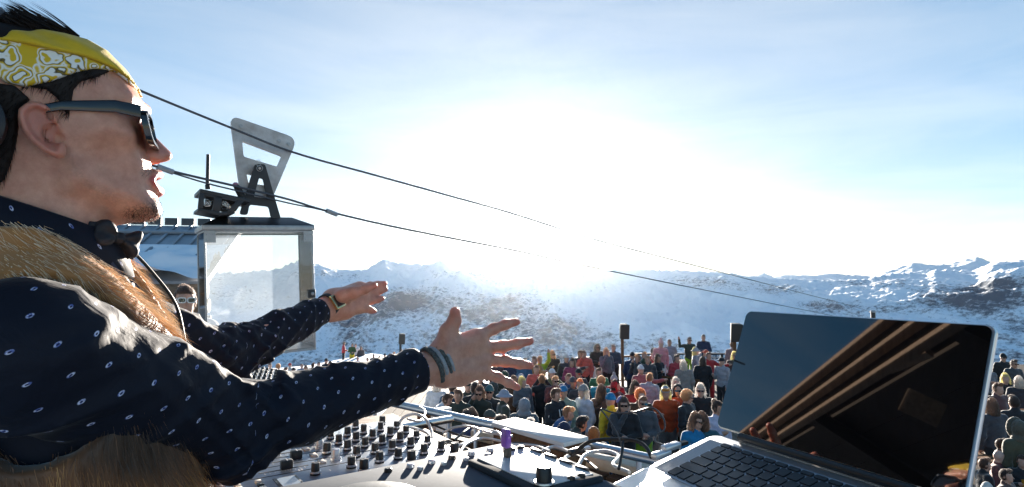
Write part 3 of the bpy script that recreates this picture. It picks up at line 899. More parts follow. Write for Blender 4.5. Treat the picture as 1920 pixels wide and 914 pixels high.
# ---- hands (continuous with the forearm)
def hand_field(Gp, joints, radii, palm, wrist, elbow, r_wrist):
    """joints: list of chains of points; palm: list of (a, b, ra, rb)"""
    f_ = sd_cone(Gp, elbow, wrist, 0.042, r_wrist)
    for (a, b, ra, rb) in palm:
        f_ = smin(f_, sd_cone(Gp, a, b, ra, rb), 0.016 if ra > 0.008 else 0.006)
    for ch, rr in zip(joints, radii):
        g = None
        for i in range(len(ch) - 1):
            c = sd_cone(Gp, ch[i], ch[i + 1], rr[i], rr[i + 1])
            g = c if g is None else smin(g, c, 0.004)
        for i in range(1, len(ch) - 1):      # knuckles
            g = smin(g, np.sqrt(((Gp - np.asarray(ch[i], np.float32)) ** 2).sum(-1)) - rr[i] * 1.06, 0.004)
        f_ = smin(f_, g, 0.0075)
    return f_
def make_hand(pix, wrist, elbow, r_wrist, h, side=1):
    T = [P(*q) for q in pix['thumb']]
    fingers = [[P(*q) for q in pix[k]] for k in ('index', 'middle', 'ring', 'pinky')]
    radii = [[0.0140, 0.0120, 0.0102, 0.0085]] + [[0.0105, 0.0090, 0.0080, 0.0068], [0.0105, 0.0093, 0.0082, 0.0069], [0.0103, 0.0088, 0.0079, 0.0066], [0.0095, 0.0078, 0.0070, 0.0060]]
    w = np.asarray(wrist)
    ax_ = (w - np.asarray(elbow)); ax_ = ax_ / np.linalg.norm(ax_)
    across = fingers[0][0] - fingers[3][0]; across = across / np.linalg.norm(across)
    palm = []
    for i, fg in enumerate(fingers):
        o = (1.5 - i) * 0.0125
        palm.append((w + across * o + ax_ * 0.006, fg[0], 0.0165, 0.0125))
    palm.append((w + across * 0.018 + ax_ * 0.012, T[1], 0.0165, 0.0135))
    palm.append((T[0], fingers[0][0], 0.0125, 0.0105))
    palm.append((w - across * 0.018 + ax_ * 0.015, (fingers[3][0] + w) / 2 - across * 0.010, 0.0155, 0.0160))
    dorsal = np.cross(ax_, across) ; dorsal = dorsal if (dorsal @ (np.array([0, 0, CAM_Z]) - w)) * side > 0 else -dorsal
    for i, fg in enumerate(fingers):
        palm.append((w + across * (1.5 - i) * 0.009 + ax_ * 0.01 + dorsal * 0.0125, fg[0] + dorsal * 0.0095, 0.0028, 0.0040))
    pts = np.array([w] + T + [q for fg in fingers for q in fg])
    lo = pts.min(0) - 0.045; hi = pts.max(0) + 0.02
    e2 = w - ax_ * 0.06
    lo = np.minimum(lo, e2 - 0.05); hi = np.maximum(hi, e2 + 0.05)
    Gp = grid(lo, hi, h)
    f_ = hand_field(Gp, [T] + fingers, radii, palm, w, elbow, r_wrist)
    V, Q = nets(f_, lo, h); V = relax(V, Q, 2)
    tips = [T[-1]] + [fg[-1] for fg in fingers]
    redm = np.zeros(len(V))
    for t in tips:
        redm = np.maximum(redm, np.exp(-(np.linalg.norm(V - t, axis=1) / 0.016) ** 2))
    for fg in fingers:
        redm = np.maximum(redm, 0.5 * np.exp(-(np.linalg.norm(V - fg[1], axis=1) / 0.010) ** 2))
    # nails: small plates on the back of each finger tip
    return V, Q, redm * 0.9, T, fingers
R_EL = P(432, 802, 0.74); R_WR = P(822, 685, 0.935)
L_EL = P(425, 668, 1.08); L_WR = P(618, 575, 1.345)
hr = dict(thumb=[(838, 655, 0.945), (841, 622, 0.950), (852, 602, 0.950), (853, 585, 0.945)],
          index=[(893, 634, 0.985), (926, 617, 1.005), (948, 609, 1.012), (968, 604, 1.018)],
          middle=[(903, 652, 0.990), (942, 650, 1.015), (970, 645, 1.024), (994, 640, 1.030)],
          ring=[(904, 676, 0.985), (948, 678, 1.010), (974, 683, 1.018), (994, 686, 1.022)],
          pinky=[(900, 698, 0.975), (933, 708, 0.995), (953, 718, 1.003), (970, 727, 1.008)])
hl = dict(thumb=[(640, 556, 1.335), (665, 549, 1.345), (686, 542, 1.355), (701, 536, 1.365)],
          index=[(674, 540, 1.415), (694, 536, 1.440), (708, 534, 1.452), (721, 532, 1.462)],
          middle=[(679, 552, 1.415), (700, 548, 1.442), (713, 545, 1.455), (723, 543, 1.465)],
          ring=[(679, 567, 1.410), (697, 564, 1.432), (708, 562, 1.442), (717, 560, 1.450)],
          pinky=[(674, 579, 1.400), (687, 580, 1.412), (695, 582, 1.420), (702, 584, 1.426)])
Vr, Qr, redr, TR_, FR_ = make_hand(hr, R_WR, R_EL, 0.0255, 0.0021)
Vl, Ql, redl, TL_, FL_ = make_hand(hl, L_WR, L_EL, 0.0255, 0.0026, -1)

# ---- trunk, arms and legs
R_SH = to_world((-0.03, 0.185, -0.066)); L_SH = to_world((-0.03, -0.185, -0.05))
TB = [-0.62, -0.50, -0.35, -0.20, -0.10, -0.04, 0.0, 0.03, 0.07]
T_HA = [0.118, 0.118, 0.108, 0.115, 0.106, 0.088, 0.072, 0.058, 0.052]
T_HN = [0.170, 0.170, 0.155, 0.172, 0.178, 0.162, 0.118, 0.075, 0.056]
T_CA = [0.030, 0.025, 0.020, 0.004, -0.006, -0.018, -0.024, -0.028, -0.030]
def trunk(Gw, off=0.0):
    L = (Gw - DO.astype(np.float32)) @ AX.T.astype(np.float32)
    b = L[..., 2]
    ha = np.interp(b, TB, T_HA) + off; hn = np.interp(b, TB, T_HN) + off; ca = np.interp(b, TB, T_CA)
    q = np.sqrt(((L[..., 0] - ca) / ha) ** 2 + (np.abs(L[..., 1]) / hn) ** 2.0)
    d = (q - 1) * np.minimum(ha, hn)
    return np.maximum(d, np.maximum(b - 0.075 - off, -0.62 - b)), L
hip_r = to_world((0.03, 0.09, -0.58)); hip_l = to_world((0.03, -0.09, -0.58))
kn_r = to_world((0.06, 0.11, -1.03)); kn_l = to_world((0.06, -0.11, -1.03))
ft_r = to_world((0.02, 0.12, -1.44)); ft_l = to_world((0.02, -0.12, -1.44))
bh = 0.016
blo = np.array([-1.0, 0.35, PLAT_Z - 0.0]); bhi = np.array([-0.05, 1.4, CAM_Z + 0.09])
Gb = grid(blo, bhi, bh)
fb, Lb2 = trunk(Gb, -0.012)
for s_, e_, w_ in ((R_SH, R_EL, R_WR), (L_SH, L_EL, L_WR)):
    fb = smin(fb, sd_cone(Gb, s_, e_, 0.050, 0.040), 0.03)
    fb = smin(fb, sd_cone(Gb, e_, e_ + (w_ - e_) * 0.8, 0.040, 0.028), 0.02)
for h_, k_, t_ in ((hip_r, kn_r, ft_r), (hip_l, kn_l, ft_l)):
    fb = smin(fb, sd_cone(Gb, h_, k_, 0.075, 0.052), 0.04)
    fb = smin(fb, sd_cone(Gb, k_, t_, 0.052, 0.036), 0.02)
    fb = smin(fb, sd_cone(Gb, t_ + np.array([0, 0, -0.04]), t_ + DF * 0.16 + np.array([0, 0, -0.045]), 0.036, 0.03), 0.02)
Vb, Qb = nets(fb, blo, bh)
# one mesh for the whole figure
Vall = np.concatenate([Vb, Vhw, Vr, Vl])
Qall = np.concatenate([Qb, Qh + len(Vb), Qr + len(Vb) + len(Vh), Ql + len(Vb) + len(Vh) + len(Vr)])
z0 = np.zeros(len(Vb))
att = {'red': np.concatenate([z0, red, redr, redl]), 'lip': np.concatenate([z0, lip, 0 * redr, 0 * redl]), 'beard': np.concatenate([z0, beard, 0 * redr, 0 * redl])}
dj_body = dj_obj('body', Vall, Qall, M_SKIN, attrs=att)

# ---- trousers and shoes
M_TROUS = material('dj_black_trousers', (0.02, 0.02, 0.024), 0.8, var=0.3, vscale=60)
tlo = np.array([-0.85, 0.45, PLAT_Z + 0.0]); thi = np.array([-0.15, 1.05, CAM_Z - 0.5])
Gt = grid(tlo, thi, 0.014)
ft_, Lt = trunk(Gt, 0.006)
ft_ = np.maximum(ft_, Lt[..., 2] + 0.54)
for h_, k_, t_ in ((hip_r, kn_r, ft_r), (hip_l, kn_l, ft_l)):
    ft_ = smin(ft_, sd_cone(Gt, h_, k_, 0.088, 0.068), 0.04); ft_ = smin(ft_, sd_cone(Gt, k_, t_, 0.068, 0.058), 0.03)
Vt, Qt = nets(ft_, tlo, 0.014)
dj_obj('trousers', Vt, Qt, M_TROUS)
M_SHOE = material('dj_black_leather', (0.02, 0.018, 0.016), 0.45)
for t_ in (ft_r, ft_l):
    slo = t_ - np.array([0.22, 0.2, 0.1]); 
    Gs = grid(slo, slo + np.array([0.5, 0.45, 0.2]), 0.012)
    fs = smin(sd_cone(Gs, t_ + np.array([0, 0, -0.035]), t_ + DF * 0.165 + np.array([0, 0, -0.045]), 0.047, 0.040), sd_cone(Gs, t_, t_ - DF * 0.04 + np.array([0, 0, -0.045]), 0.045, 0.036), 0.02)
    fs = np.maximum(fs, PLAT_Z + 0.002 - Gs[..., 2])
    Vs, Qs = nets(fs, slo, 0.012)
    dj_obj('shoe', Vs, Qs, M_SHOE)

# ---- printed navy shirt
def shirt_material(name):
    m = bpy.data.materials.new(name); m.use_nodes = True
    nt = m.node_tree; b = nt.nodes['Principled BSDF']; lk = nt.links.new
    b.inputs['Roughness'].default_value = 0.72
    b.inputs['Sheen Weight'].default_value = 0.08; b.inputs['Sheen Roughness'].default_value = 0.3
    b.inputs['Specular IOR Level'].default_value = 0.22
    at = nt.nodes.new('ShaderNodeAttribute'); at.attribute_name = 'cloth'
    sep = nt.nodes.new('ShaderNodeSeparateXYZ'); lk(at.outputs['Vector'], sep.inputs[0])
    def M(op, a, b_=None, c=None):
        n = nt.nodes.new('ShaderNodeMath'); n.operation = op
        for i, x in enumerate((a, b_, c)):
            if x is None: continue
            if isinstance(x, (int, float)): n.inputs[i].default_value = x
            else: lk(x, n.inputs[i])
        return n.outputs[0]
    SX, SY = 0.0245, 0.029
    u = M('DIVIDE', sep.outputs['X'], SX); v = M('DIVIDE', sep.outputs['Y'], SY)
    rowi = M('FLOOR', u)
    v2 = M('ADD', v, M('MULTIPLY', M('MODULO', rowi, 2.0), 0.5))
    fu = M('SUBTRACT', M('FRACT', u), 0.5); fv = M('SUBTRACT', M('FRACT', v2), 0.5)
    du = M('MULTIPLY', fu, SX); dv = M('MULTIPLY', fv, SY)
    # each motif tilts its own way a little
    c, s = 0.82, 0.57
    ru = M('ADD', M('MULTIPLY', du, c), M('MULTIPLY', dv, s)); rv = M('SUBTRACT', M('MULTIPLY', dv, c), M('MULTIPLY', du, s))
    eu = M('DIVIDE', ru, 0.0016); ev = M('DIVIDE', rv, 0.0030)
    dist = M('SQRT', M('ADD', M('MULTIPLY', eu, eu), M('MULTIPLY', ev, ev)))
    def soft(x, lo_, hi_):
        n = nt.nodes.new('ShaderNodeMapRange'); n.interpolation_type = 'SMOOTHSTEP'
        n.inputs['From Min'].default_value = lo_; n.inputs['From Max'].default_value = hi_; n.inputs['To Min'].default_value = 1.0; n.inputs['To Max'].default_value = 0.0
        lk(x, n.inputs['Value']); return n.outputs['Result']
    inside = soft(dist, 0.75, 1.15)
    off_d = M('SQRT', M('ADD', M('MULTIPLY', M('SUBTRACT', eu, 0.1), M('SUBTRACT', eu, 0.1)), M('MULTIPLY', ev, ev)))
    core = soft(off_d, 0.30, 0.60)
    nz = nt.nodes.new('ShaderNodeTexNoise'); nz.inputs['Scale'].default_value = 330; nz.inputs['Detail'].default_value = 2
    tc = nt.nodes.new('ShaderNodeTexCoord'); lk(tc.outputs['Object'], nz.inputs['Vector'])
    mot = nt.nodes.new('ShaderNodeMixRGB'); mot.inputs[1].default_value = (0.10, 0.14, 0.38, 1); mot.inputs[2].default_value = (0.62, 0.64, 0.80, 1)
    mr = nt.nodes.new('ShaderNodeMapRange'); mr.inputs['From Min'].default_value = 0.40; mr.inputs['From Max'].default_value = 0.56
    lk(nz.outputs['Fac'], mr.inputs['Value']); lk(mr.outputs['Result'], mot.inputs[0])
    cm = nt.nodes.new('ShaderNodeMixRGB'); lk(core, cm.inputs[0]); lk(mot.outputs['Color'], cm.inputs[1]); cm.inputs[2].default_value = (0.02, 0.025, 0.08, 1)
    n2 = nt.nodes.new('ShaderNodeTexNoise'); n2.inputs['Scale'].default_value = 9; n2.inputs['Detail'].default_value = 4; lk(tc.outputs['Object'], n2.inputs['Vector'])
    bc = nt.nodes.new('ShaderNodeMixRGB'); lk(n2.outputs['Fac'], bc.inputs[0]); bc.inputs[1].default_value = (0.0045, 0.006, 0.013, 1); bc.inputs[2].default_value = (0.009, 0.012, 0.024, 1)
    fin = nt.nodes.new('ShaderNodeMixRGB'); lk(inside, fin.inputs[0]); lk(bc.outputs['Color'], fin.inputs[1]); lk(cm.outputs['Color'], fin.inputs[2])
    lk(fin.outputs['Color'], b.inputs['Base Color'])
    n3 = nt.nodes.new('ShaderNodeTexNoise'); n3.inputs['Scale'].default_value = 900; lk(tc.outputs['Object'], n3.inputs['Vector'])
    n4 = nt.nodes.new('ShaderNodeTexNoise'); n4.inputs['Scale'].default_value = 26; n4.inputs['Detail'].default_value = 3; n4.inputs['Distortion'].default_value = 0.8; lk(tc.outputs['Object'], n4.inputs['Vector'])
    bp = nt.nodes.new('ShaderNodeBump'); bp.inputs['Strength'].default_value = 0.15; bp.inputs['Distance'].default_value = 0.0006; lk(n3.outputs['Fac'], bp.inputs['Height'])
    bp2 = nt.nodes.new('ShaderNodeBump'); bp2.inputs['Strength'].default_value = 0.5; bp2.inputs['Distance'].default_value = 0.006; lk(n4.outputs['Fac'], bp2.inputs['Height']); lk(bp.outputs['Normal'], bp2.inputs['Normal'])
    lk(bp2.outputs['Normal'], b.inputs['Normal'])
    return m
M_SHIRT = shirt_material('navy_printed_cotton')
def arm_coords(V, chain):
    """(along, around) cloth coordinates on a sleeve, the seam on the side away from the lens"""
    best = np.full(len(V), 1e9); out = np.zeros((len(V), 3)); acc = 0.0
    for i in range(len(chain) - 1):
        a, b = chain[i], chain[i + 1]
        d = b - a; L = np.linalg.norm(d); d = d / L
        t = (V - a) @ d
        q = V - a - np.clip(t, 0, L)[:, None] * d
        dist = np.linalg.norm(q, axis=1)
        ref = DN + DU * 0.35; ref = ref - d * (ref @ d); ref /= np.linalg.norm(ref); w = np.cross(d, ref)
        ang = np.arctan2(q @ w, q @ ref)
        m = dist < best
        best[m] = dist[m]
        out[m, 0] = acc + t[m]; out[m, 1] = ang[m] * 0.052
        acc += L
    return out, best
def wrinkle(Gp, a, b, amp, freq, seed=0.0, center=None, width=0.12, skew=0.6):
    """sharp irregular creases running slantwise round a sleeve, strongest near center"""
    d = np.asarray(b) - np.asarray(a); L = np.linalg.norm(d); d = (d / L).astype(np.float32)
    q = Gp - np.asarray(a, np.float32)
    t = q @ d
    ref = DN - d * (DN @ d); ref /= np.linalg.norm(ref); w = np.cross(d, ref).astype(np.float32)
    s = q @ w; r2 = q @ ref.astype(np.float32)
    env = np.exp(-((t - (center if center is not None else L)) / width) ** 2)
    u = t * freq + s * freq * skew + r2 * freq * 0.25
    v = s * freq * 0.22 - t * freq * 0.10 + r2 * freq * 0.2
    n = fbm2(u + seed * 7.7, v + seed * 3.1, 3, int(seed * 10) % 50, 0.45, ridge=True)
    return (amp * env * -(n ** 2.2 - 0.45)).astype(np.float32)
def sleeve(sh, el, wr, r0, r1, r2, seed):
    L2 = np.linalg.norm(wr - el)
    cuff = el + (wr - el) * (1 - 0.032 / L2)
    pts = np.array([sh, el, cuff])
    lo = pts.min(0) - 0.10; hi = pts.max(0) + 0.10
    Gp = grid(lo, hi, 0.0042)
    d = sd_cone(Gp, sh, el, r0, r1)
    d2_ = sd_cone(Gp, el, cuff, r1, r2)
    d = smin(d, d2_, 0.025)
    ax_ = (cuff - el) / np.linalg.norm(cuff - el)
    d = d + wrinkle(Gp, sh, el, 0.020, 26, seed, None, 0.14) + wrinkle(Gp, el, cuff, 0.016, 30, seed + 1.1, 0.03, 0.12, -0.5) + wrinkle(Gp, el, cuff, 0.009, 44, seed + 2.2, 0.24, 0.09) + wrinkle(Gp, sh, el, 0.014, 20, seed + 3.3, 0.03, 0.09, 0.9)
    d = smax(d, ((Gp - cuff.astype(np.float32)) @ ax_.astype(np.float32)), 0.006)
    return d, lo, Gp, cuff, ax_
V1s = []; 
shirt_parts = []
for nm, sh, el, wr, rr, sd_ in (('near', R_SH, R_EL, R_WR, (0.070, 0.056, 0.0345), 0.7), ('far', L_SH, L_EL, L_WR, (0.070, 0.050, 0.0335), 2.9)):
    d, lo, Gp, cuff, ax_ = sleeve(sh, el, wr, *rr, sd_)
    V, Q = nets(d, lo, 0.0042); V = relax(V, Q, 1)
    cc, _ = arm_coords(V, [sh, el, cuff])
    shirt_parts.append((V, Q, cc))
slo_ = np.array([-0.82, 0.45, CAM_Z - 0.62]); shi_ = np.array([-0.22, 1.02, CAM_Z + 0.05])
Gs = grid(slo_, shi_, 0.007)
fs, Ls = trunk(Gs, 0.0)
fold = 0.010 * (fbm2(Ls[..., 1] * 60 - Ls[..., 2] * 18, Ls[..., 2] * 7 + 3, 3, 33, 0.5, ridge=True) - 0.6) * (Ls[..., 0] > 0)
fs = np.maximum(fs + fold, Ls[..., 2] - 0.035)
Vs, Qs = nets(fs, slo_, 0.007)
Lv = to_local(Vs)
shirt_parts.append((Vs, Qs, np.stack([Lv[:, 1] * 1.0 + 0.2, Lv[:, 2] + 0.9, 0 * Lv[:, 0]], 1)))
off = 0; VV = []; QQ = []; CC = []
for V, Q, cc in shirt_parts:
    VV.append(V); QQ.append(Q + off); CC.append(cc); off += len(V)
shirt = dj_obj('shirt', np.concatenate(VV), np.concatenate(QQ), M_SHIRT, attrs={'cloth': np.concatenate(CC)})
# collar: a turned-down band round the neck
def ring_strip(profile, n, fn):
    V = []; Fq = []
    m_ = len(profile)
    for i in range(n):
        th = 2 * math.pi * i / n
        for (rr, zz) in profile: V.append(fn(th, rr, zz))
    for i in range(n):
        for k in range(m_):
            a = i * m_ + k; b = ((i + 1) % n) * m_ + k; a2 = i * m_ + (k + 1) % m_; b2 = ((i + 1) % n) * m_ + (k + 1) % m_
            Fq.append((a, b, b2, a2))
    return np.array(V), np.array(Fq)
def collar_pt(th, rr, zz):
    ca, sa = math.cos(th), math.sin(th)
    top = 0.0725 - 0.024 * ca
    a = -0.032 + (0.066 + rr) * ca; n_ = (0.0615 + rr) * sa
    return to_world((a, n_, top + zz))
cv, cf = ring_strip([(0.0, 0.0), (0.003, 0.0035), (0.007, 0.002), (0.015, -0.020), (0.022, -0.046), (0.018, -0.048), (0.006, -0.022), (-0.002, -0.05), (-0.005, -0.05)], 72, collar_pt)
cang = np.repeat(np.arange(72) / 72 * 2 * math.pi * 0.07, 9)
dj_obj('collar', cv, cf, M_SHIRT, shirt, attrs={'cloth': np.stack([cang, np.tile([0, 0.004, 0.008, 0.030, 0.058, 0.06, 0.03, 0, 0], 72) + 0.013, 0 * cang], 1)})
# placket and buttons
M_PLACK = material('shirt_placket', (0.016, 0.02, 0.045), 0.6, sheen=0.3)
pk = []; 
for sg in (-1, 1):
    mbp = MB()
    for i in range(14):
        b0 = 0.02 - i * 0.03
        def front(b_q, n_q): return np.interp(b_q, TB, T_CA) + np.interp(b_q, TB, T_HA) * math.sqrt(max(0, 1 - (n_q / np.interp(b_q, TB, T_HN)) ** 2))
        n0_, n1_ = 0.03 + 0.02 * sg + (0.02 - b0) * 0.22, 0.03 + 0.02 * sg + (0.05 - b0) * 0.22
        p0 = to_world((front(b0, n0_) + 0.003, n0_, b0)); p1 = to_world((front(b0 - 0.03, n1_) + 0.003, n1_, b0 - 0.03))
        mbp.tube([p0 - np.array(dj.location), p1 - np.array(dj.location)], 0.004, 6)
    mbp.build('placket', M_PLACK, shirt, smooth=True)
M_BTN = material('shirt_button', (0.55, 0.55, 0.58), 0.3)
for b0 in (-0.01, -0.07, -0.13, -0.19):
    nb_ = 0.03 + (0.02 - b0) * 0.22
    a0 = front(b0, nb_) + 0.001
    MB().lathe([(0.0, 0.0), (0.0055, 0.0), (0.0055, 0.002), (0.0, 0.0028)], to_world((a0, nb_, b0)) - np.array(dj.location), DF * 0.8 + DN * 0.5, 12).build('button', M_BTN, shirt, smooth=True)

# ---- bow tie
M_BOW = material('bow_tie_satin', (0.020, 0.020, 0.025), 0.55, var=0.3, vscale=90, spec=0.25)
ba, bb = ML(207, 447, 0.035)
bc = to_world((ba + 0.006, 0.035, bb))
turn_ = R(48)
BF = DF * math.cos(turn_) + DN * math.sin(turn_); BW = DN * math.cos(turn_) - DF * math.sin(turn_)
BWt = BW * math.cos(R(14)) + DU * math.sin(R(14)); BUt = DU * math.cos(R(14)) - BW * math.sin(R(14))
BAX = np.stack([BF, BWt, BUt]).astype(np.float32)
glo = bc - 0.055; Gw = grid(glo, bc + 0.055, 0.0018)
L = (Gw - bc.astype(np.float32)) @ BAX.T / 0.76
an = np.abs(L[..., 1])
hgt = np.interp(an, [0, 0.006, 0.016, 0.030, 0.040], [0.006, 0.007, 0.015, 0.022, 0.020])
mid_ = 0.006 * np.sin(an * 70)
thk = np.interp(an, [0, 0.006, 0.016, 0.030, 0.040], [0.004, 0.005, 0.009, 0.009, 0.003])
pleat = 0.0022 * np.cos(np.arctan2(L[..., 2], an + 0.004) * 9) * np.clip(an / 0.015, 0, 1)
fbw = smax(smax(np.abs(L[..., 2]) - hgt - 0.002 * np.sin(L[..., 1] * 120), np.abs(L[..., 0] - mid_) - thk + pleat, 0.004), an - 0.039 - 0.003 * np.cos(L[..., 2] * 160), 0.004)
back = smax(smax(np.abs(L[..., 2] + 0.004) - hgt * 0.95, np.abs(L[..., 0] + 0.007 - mid_ * 0.3) - 0.0028, 0.003), np.abs(an - 0.02) - 0.026, 0.004)
fbw = np.minimum(fbw, back)
fbw = smin(fbw, sd_ell(L, (0.006, 0, 0), (0.0080, 0.0080, 0.0100)) + 0.0008 * np.sin(L[..., 2] * 700), 0.002)
Vw, Qw = nets(fbw, glo, 0.0018); Vw = relax(Vw, Qw, 1)
dj_obj('bow_tie', Vw, Qw, M_BOW)
# thin black cord hanging from the glasses round the neck
mbc = MB(); mbc.tube([q - np.array(dj.location) for q in spline([to_world((0.045, -0.035, 0.045)), to_world((0.075, -0.045, 0.01)), to_world((0.105, -0.05, -0.035)), to_world((0.118, -0.045, -0.09))], 6)], 0.0022, 6)
mbc.build('neck_cord', material('black_cord', (0.012, 0.012, 0.013), 0.6), dj, smooth=True)

# ---- fur vest
vlo = np.array([-0.90, 0.40, CAM_Z - 0.60]); vhi = np.array([-0.15, 1.10, CAM_Z + 0.07])
Gv = grid(vlo, vhi, 0.007)
fv, Lv3 = trunk(Gv, 0.028)
a_, n_, b_ = Lv3[..., 0], Lv3[..., 1], Lv3[..., 2]
inner, _ = trunk(Gv, 0.004)
gap = np.interp(b_, [-0.6, -0.3, -0.12, -0.03, 0.06], [0.10, 0.090, 0.078, 0.062, 0.045])
fv = np.maximum(fv, -inner)
top_edge = np.array(MP([(-90, 352), (0, 395), (100, 440), (200, 506), (280, 582), (335, 642), (365, 705), (380, 800)], 0.13))
cut = b_ - np.interp(a_, top_edge[:, 0], top_edge[:, 1])
fv = np.where(n_ > 0, np.maximum(fv, cut * 0.8), fv)
fv = np.where(n_ > 0, fv, np.maximum(fv, -np.maximum(-n_ - gap, -a_ - 0.02)))                       # open front
for s_ in (R_SH, L_SH):
    sl = to_local(s_)
    fv = np.maximum(fv, -(np.sqrt((a_ - sl[0] - 0.005) ** 2 + ((n_ - sl[1] * 1.10) * 1.0) ** 2 + ((b_ - sl[2] - 0.005) * 0.80) ** 2) - 0.090))
fv = np.maximum(fv, b_ - 0.055)
Vv, Qv = nets(fv, vlo, 0.007)
def fur_material(name):
    m = bpy.data.materials.new(name); m.use_nodes = True
    nt = m.node_tree; b = nt.nodes['Principled BSDF']
    b.inputs['Roughness'].default_value = 0.55; b.inputs['Sheen Weight'].default_value = 0.25
    at = nt.nodes.new('ShaderNodeAttribute'); at.attribute_name = 'tone'
    r = nt.nodes.new('ShaderNodeValToRGB'); e = r.color_ramp.elements
    e[0].position = 0.0; e[0].color = (0.05, 0.026, 0.013, 1)
    e[1].position = 1.0; e[1].color = (0.72, 0.58, 0.42, 1)
    for p_, c_ in ((0.35, (0.20, 0.078, 0.024, 1)), (0.62, (0.52, 0.23, 0.068, 1)), (0.82, (0.74, 0.42, 0.15, 1))):
        q = e.new(p_); q.color = c_
    nt.links.new(at.outputs['Fac'], r.inputs['Fac']); nt.links.new(r.outputs['Color'], b.inputs['Base Color'])
    return m
M_FUR = fur_material('brown_fur')
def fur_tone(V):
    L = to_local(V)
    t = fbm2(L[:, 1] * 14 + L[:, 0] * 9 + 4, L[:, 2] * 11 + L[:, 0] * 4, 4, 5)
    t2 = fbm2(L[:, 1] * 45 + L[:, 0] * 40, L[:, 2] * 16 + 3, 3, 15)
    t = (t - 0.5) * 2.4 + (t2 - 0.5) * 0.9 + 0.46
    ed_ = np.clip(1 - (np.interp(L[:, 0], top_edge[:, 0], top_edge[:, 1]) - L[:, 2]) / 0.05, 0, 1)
    edge = np.where(L[:, 1] > 0, ed_, np.clip(1 - (-L[:, 1] - 0.075) / 0.04, 0, 1) * (L[:, 0] > -0.02))  # sunlit rim of the fur, painted in as a paler tone
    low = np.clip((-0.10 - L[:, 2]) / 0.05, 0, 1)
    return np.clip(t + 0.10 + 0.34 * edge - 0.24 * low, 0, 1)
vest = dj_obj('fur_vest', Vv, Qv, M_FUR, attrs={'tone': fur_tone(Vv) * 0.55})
nv = normals(Vv, Qv)
pick = rng.choice(len(Vv), 95000, replace=True)
base_ = Vv[pick] + rng.normal(0, 0.0025, (len(pick), 3))
fl_ = np.clip((to_local(base_)[:, 2] + 0.13) / 0.08, 0, 1)[:, None]
flow = (DU * -0.62 + DF * 0.75) * fl_ + (DU * -0.9 + DF * 0.2) * (1 - fl_)
dirs = nv[pick] * 0.34 + flow + 0.5 * (np.stack([fbm2(base_[:, 0] * 60 + 31 * k, base_[:, 2] * 60 + base_[:, 1] * 40, 2, 60 + k) for k in range(3)], 1) - 0.5) * 1.3 + rng.normal(0, 0.12, (len(pick), 3))
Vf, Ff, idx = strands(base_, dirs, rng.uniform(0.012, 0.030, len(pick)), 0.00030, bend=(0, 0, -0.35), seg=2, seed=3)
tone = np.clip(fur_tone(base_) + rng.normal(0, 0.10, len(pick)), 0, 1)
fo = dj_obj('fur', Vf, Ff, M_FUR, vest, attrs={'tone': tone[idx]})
fo['kind'] = 'stuff'

# ---- headband: paisley band with a plain fold above it
def head_shell(poly, off, thick=0.012, extra=None):
    """a cloth layer that follows the head inside a side-view outline"""
    q = sd_poly(A2, B2, poly)[:, None, :]
    d = smax(f0 - off, q + 0 * f0, 0.004)
    if extra is not None: d = d + extra
    return nets(d, hlo, hh)
f0 = base        # the skull without ears and features
fold_px = [(18, 118), (40, 100), (80, 86), (130, 79), (165, 86), (200, 108), (232, 136), (258, 170), (262, 180), (250, 172), (220, 161), (180, 150), (140, 140), (90, 130), (50, 124)]
band_px = [(-60, 118), (20, 112), (60, 120), (110, 130), (160, 142), (215, 156), (262, 168), (268, 184), (246, 178), (215, 160), (180, 163), (150, 172), (110, 188), (66, 197), (30, 190), (0, 165), (-60, 150)]
M_YEL = material('yellow_cotton', (0.62, 0.40, 0.012), 0.75, var=0.12, vscale=40, bump=0.15, bscale=500, sheen=0.15)
def paisley_material():
    m = bpy.data.materials.new('yellow_paisley_print'); m.use_nodes = True
    nt = m.node_tree; b = nt.nodes['Principled BSDF']; lk = nt.links.new
    b.inputs['Roughness'].default_value = 0.75
    tc = nt.nodes.new('ShaderNodeTexCoord')
    nz = nt.nodes.new('ShaderNodeTexNoise'); nz.inputs['Scale'].default_value = 45; nz.inputs['Detail'].default_value = 2
    lk(tc.outputs['Object'], nz.inputs['Vector'])
    wp = nt.nodes.new('ShaderNodeMixRGB'); wp.blend_type = 'ADD'; wp.inputs[0].default_value = 0.030
    lk(tc.outputs['Object'], wp.inputs[1]); lk(nz.outputs['Color'], wp.inputs[2])
    vo = nt.nodes.new('ShaderNodeTexVoronoi'); vo.inputs['Scale'].default_value = 46; vo.inputs['Randomness'].default_value = 0.9; lk(wp.outputs['Color'], vo.inputs['Vector'])
    r = nt.nodes.new('ShaderNodeValToRGB'); e = r.color_ramp.elements; r.color_ramp.interpolation = 'EASE'
    YL = (0.64, 0.42, 0.015, 1); DK = (0.08, 0.055, 0.012, 1); WT = (0.80, 0.78, 0.72, 1)
    e[0].position = 0.0; e[0].color = WT; e[1].position = 1.0; e[1].color = YL
    for p_, c_ in ((0.16, WT), (0.20, DK), (0.25, YL), (0.36, YL), (0.40, WT), (0.50, WT), (0.54, DK), (0.59, YL), (0.68, WT), (0.76, YL)):
        q = e.new(p_); q.color = c_
    mr = nt.nodes.new('ShaderNodeMapRange'); mr.inputs['From Max'].default_value = 0.85; lk(vo.outputs['Distance'], mr.inputs['Value'])
    lk(mr.outputs['Result'], r.inputs['Fac'])
    mx = r
    lk(mx.outputs['Color'], b.inputs['Base Color'])
    return m
hb_v, hb_q = head_shell(MP(band_px), 0.0075)
headband = dj_obj('headband', to_world(hb_v), hb_q, paisley_material())
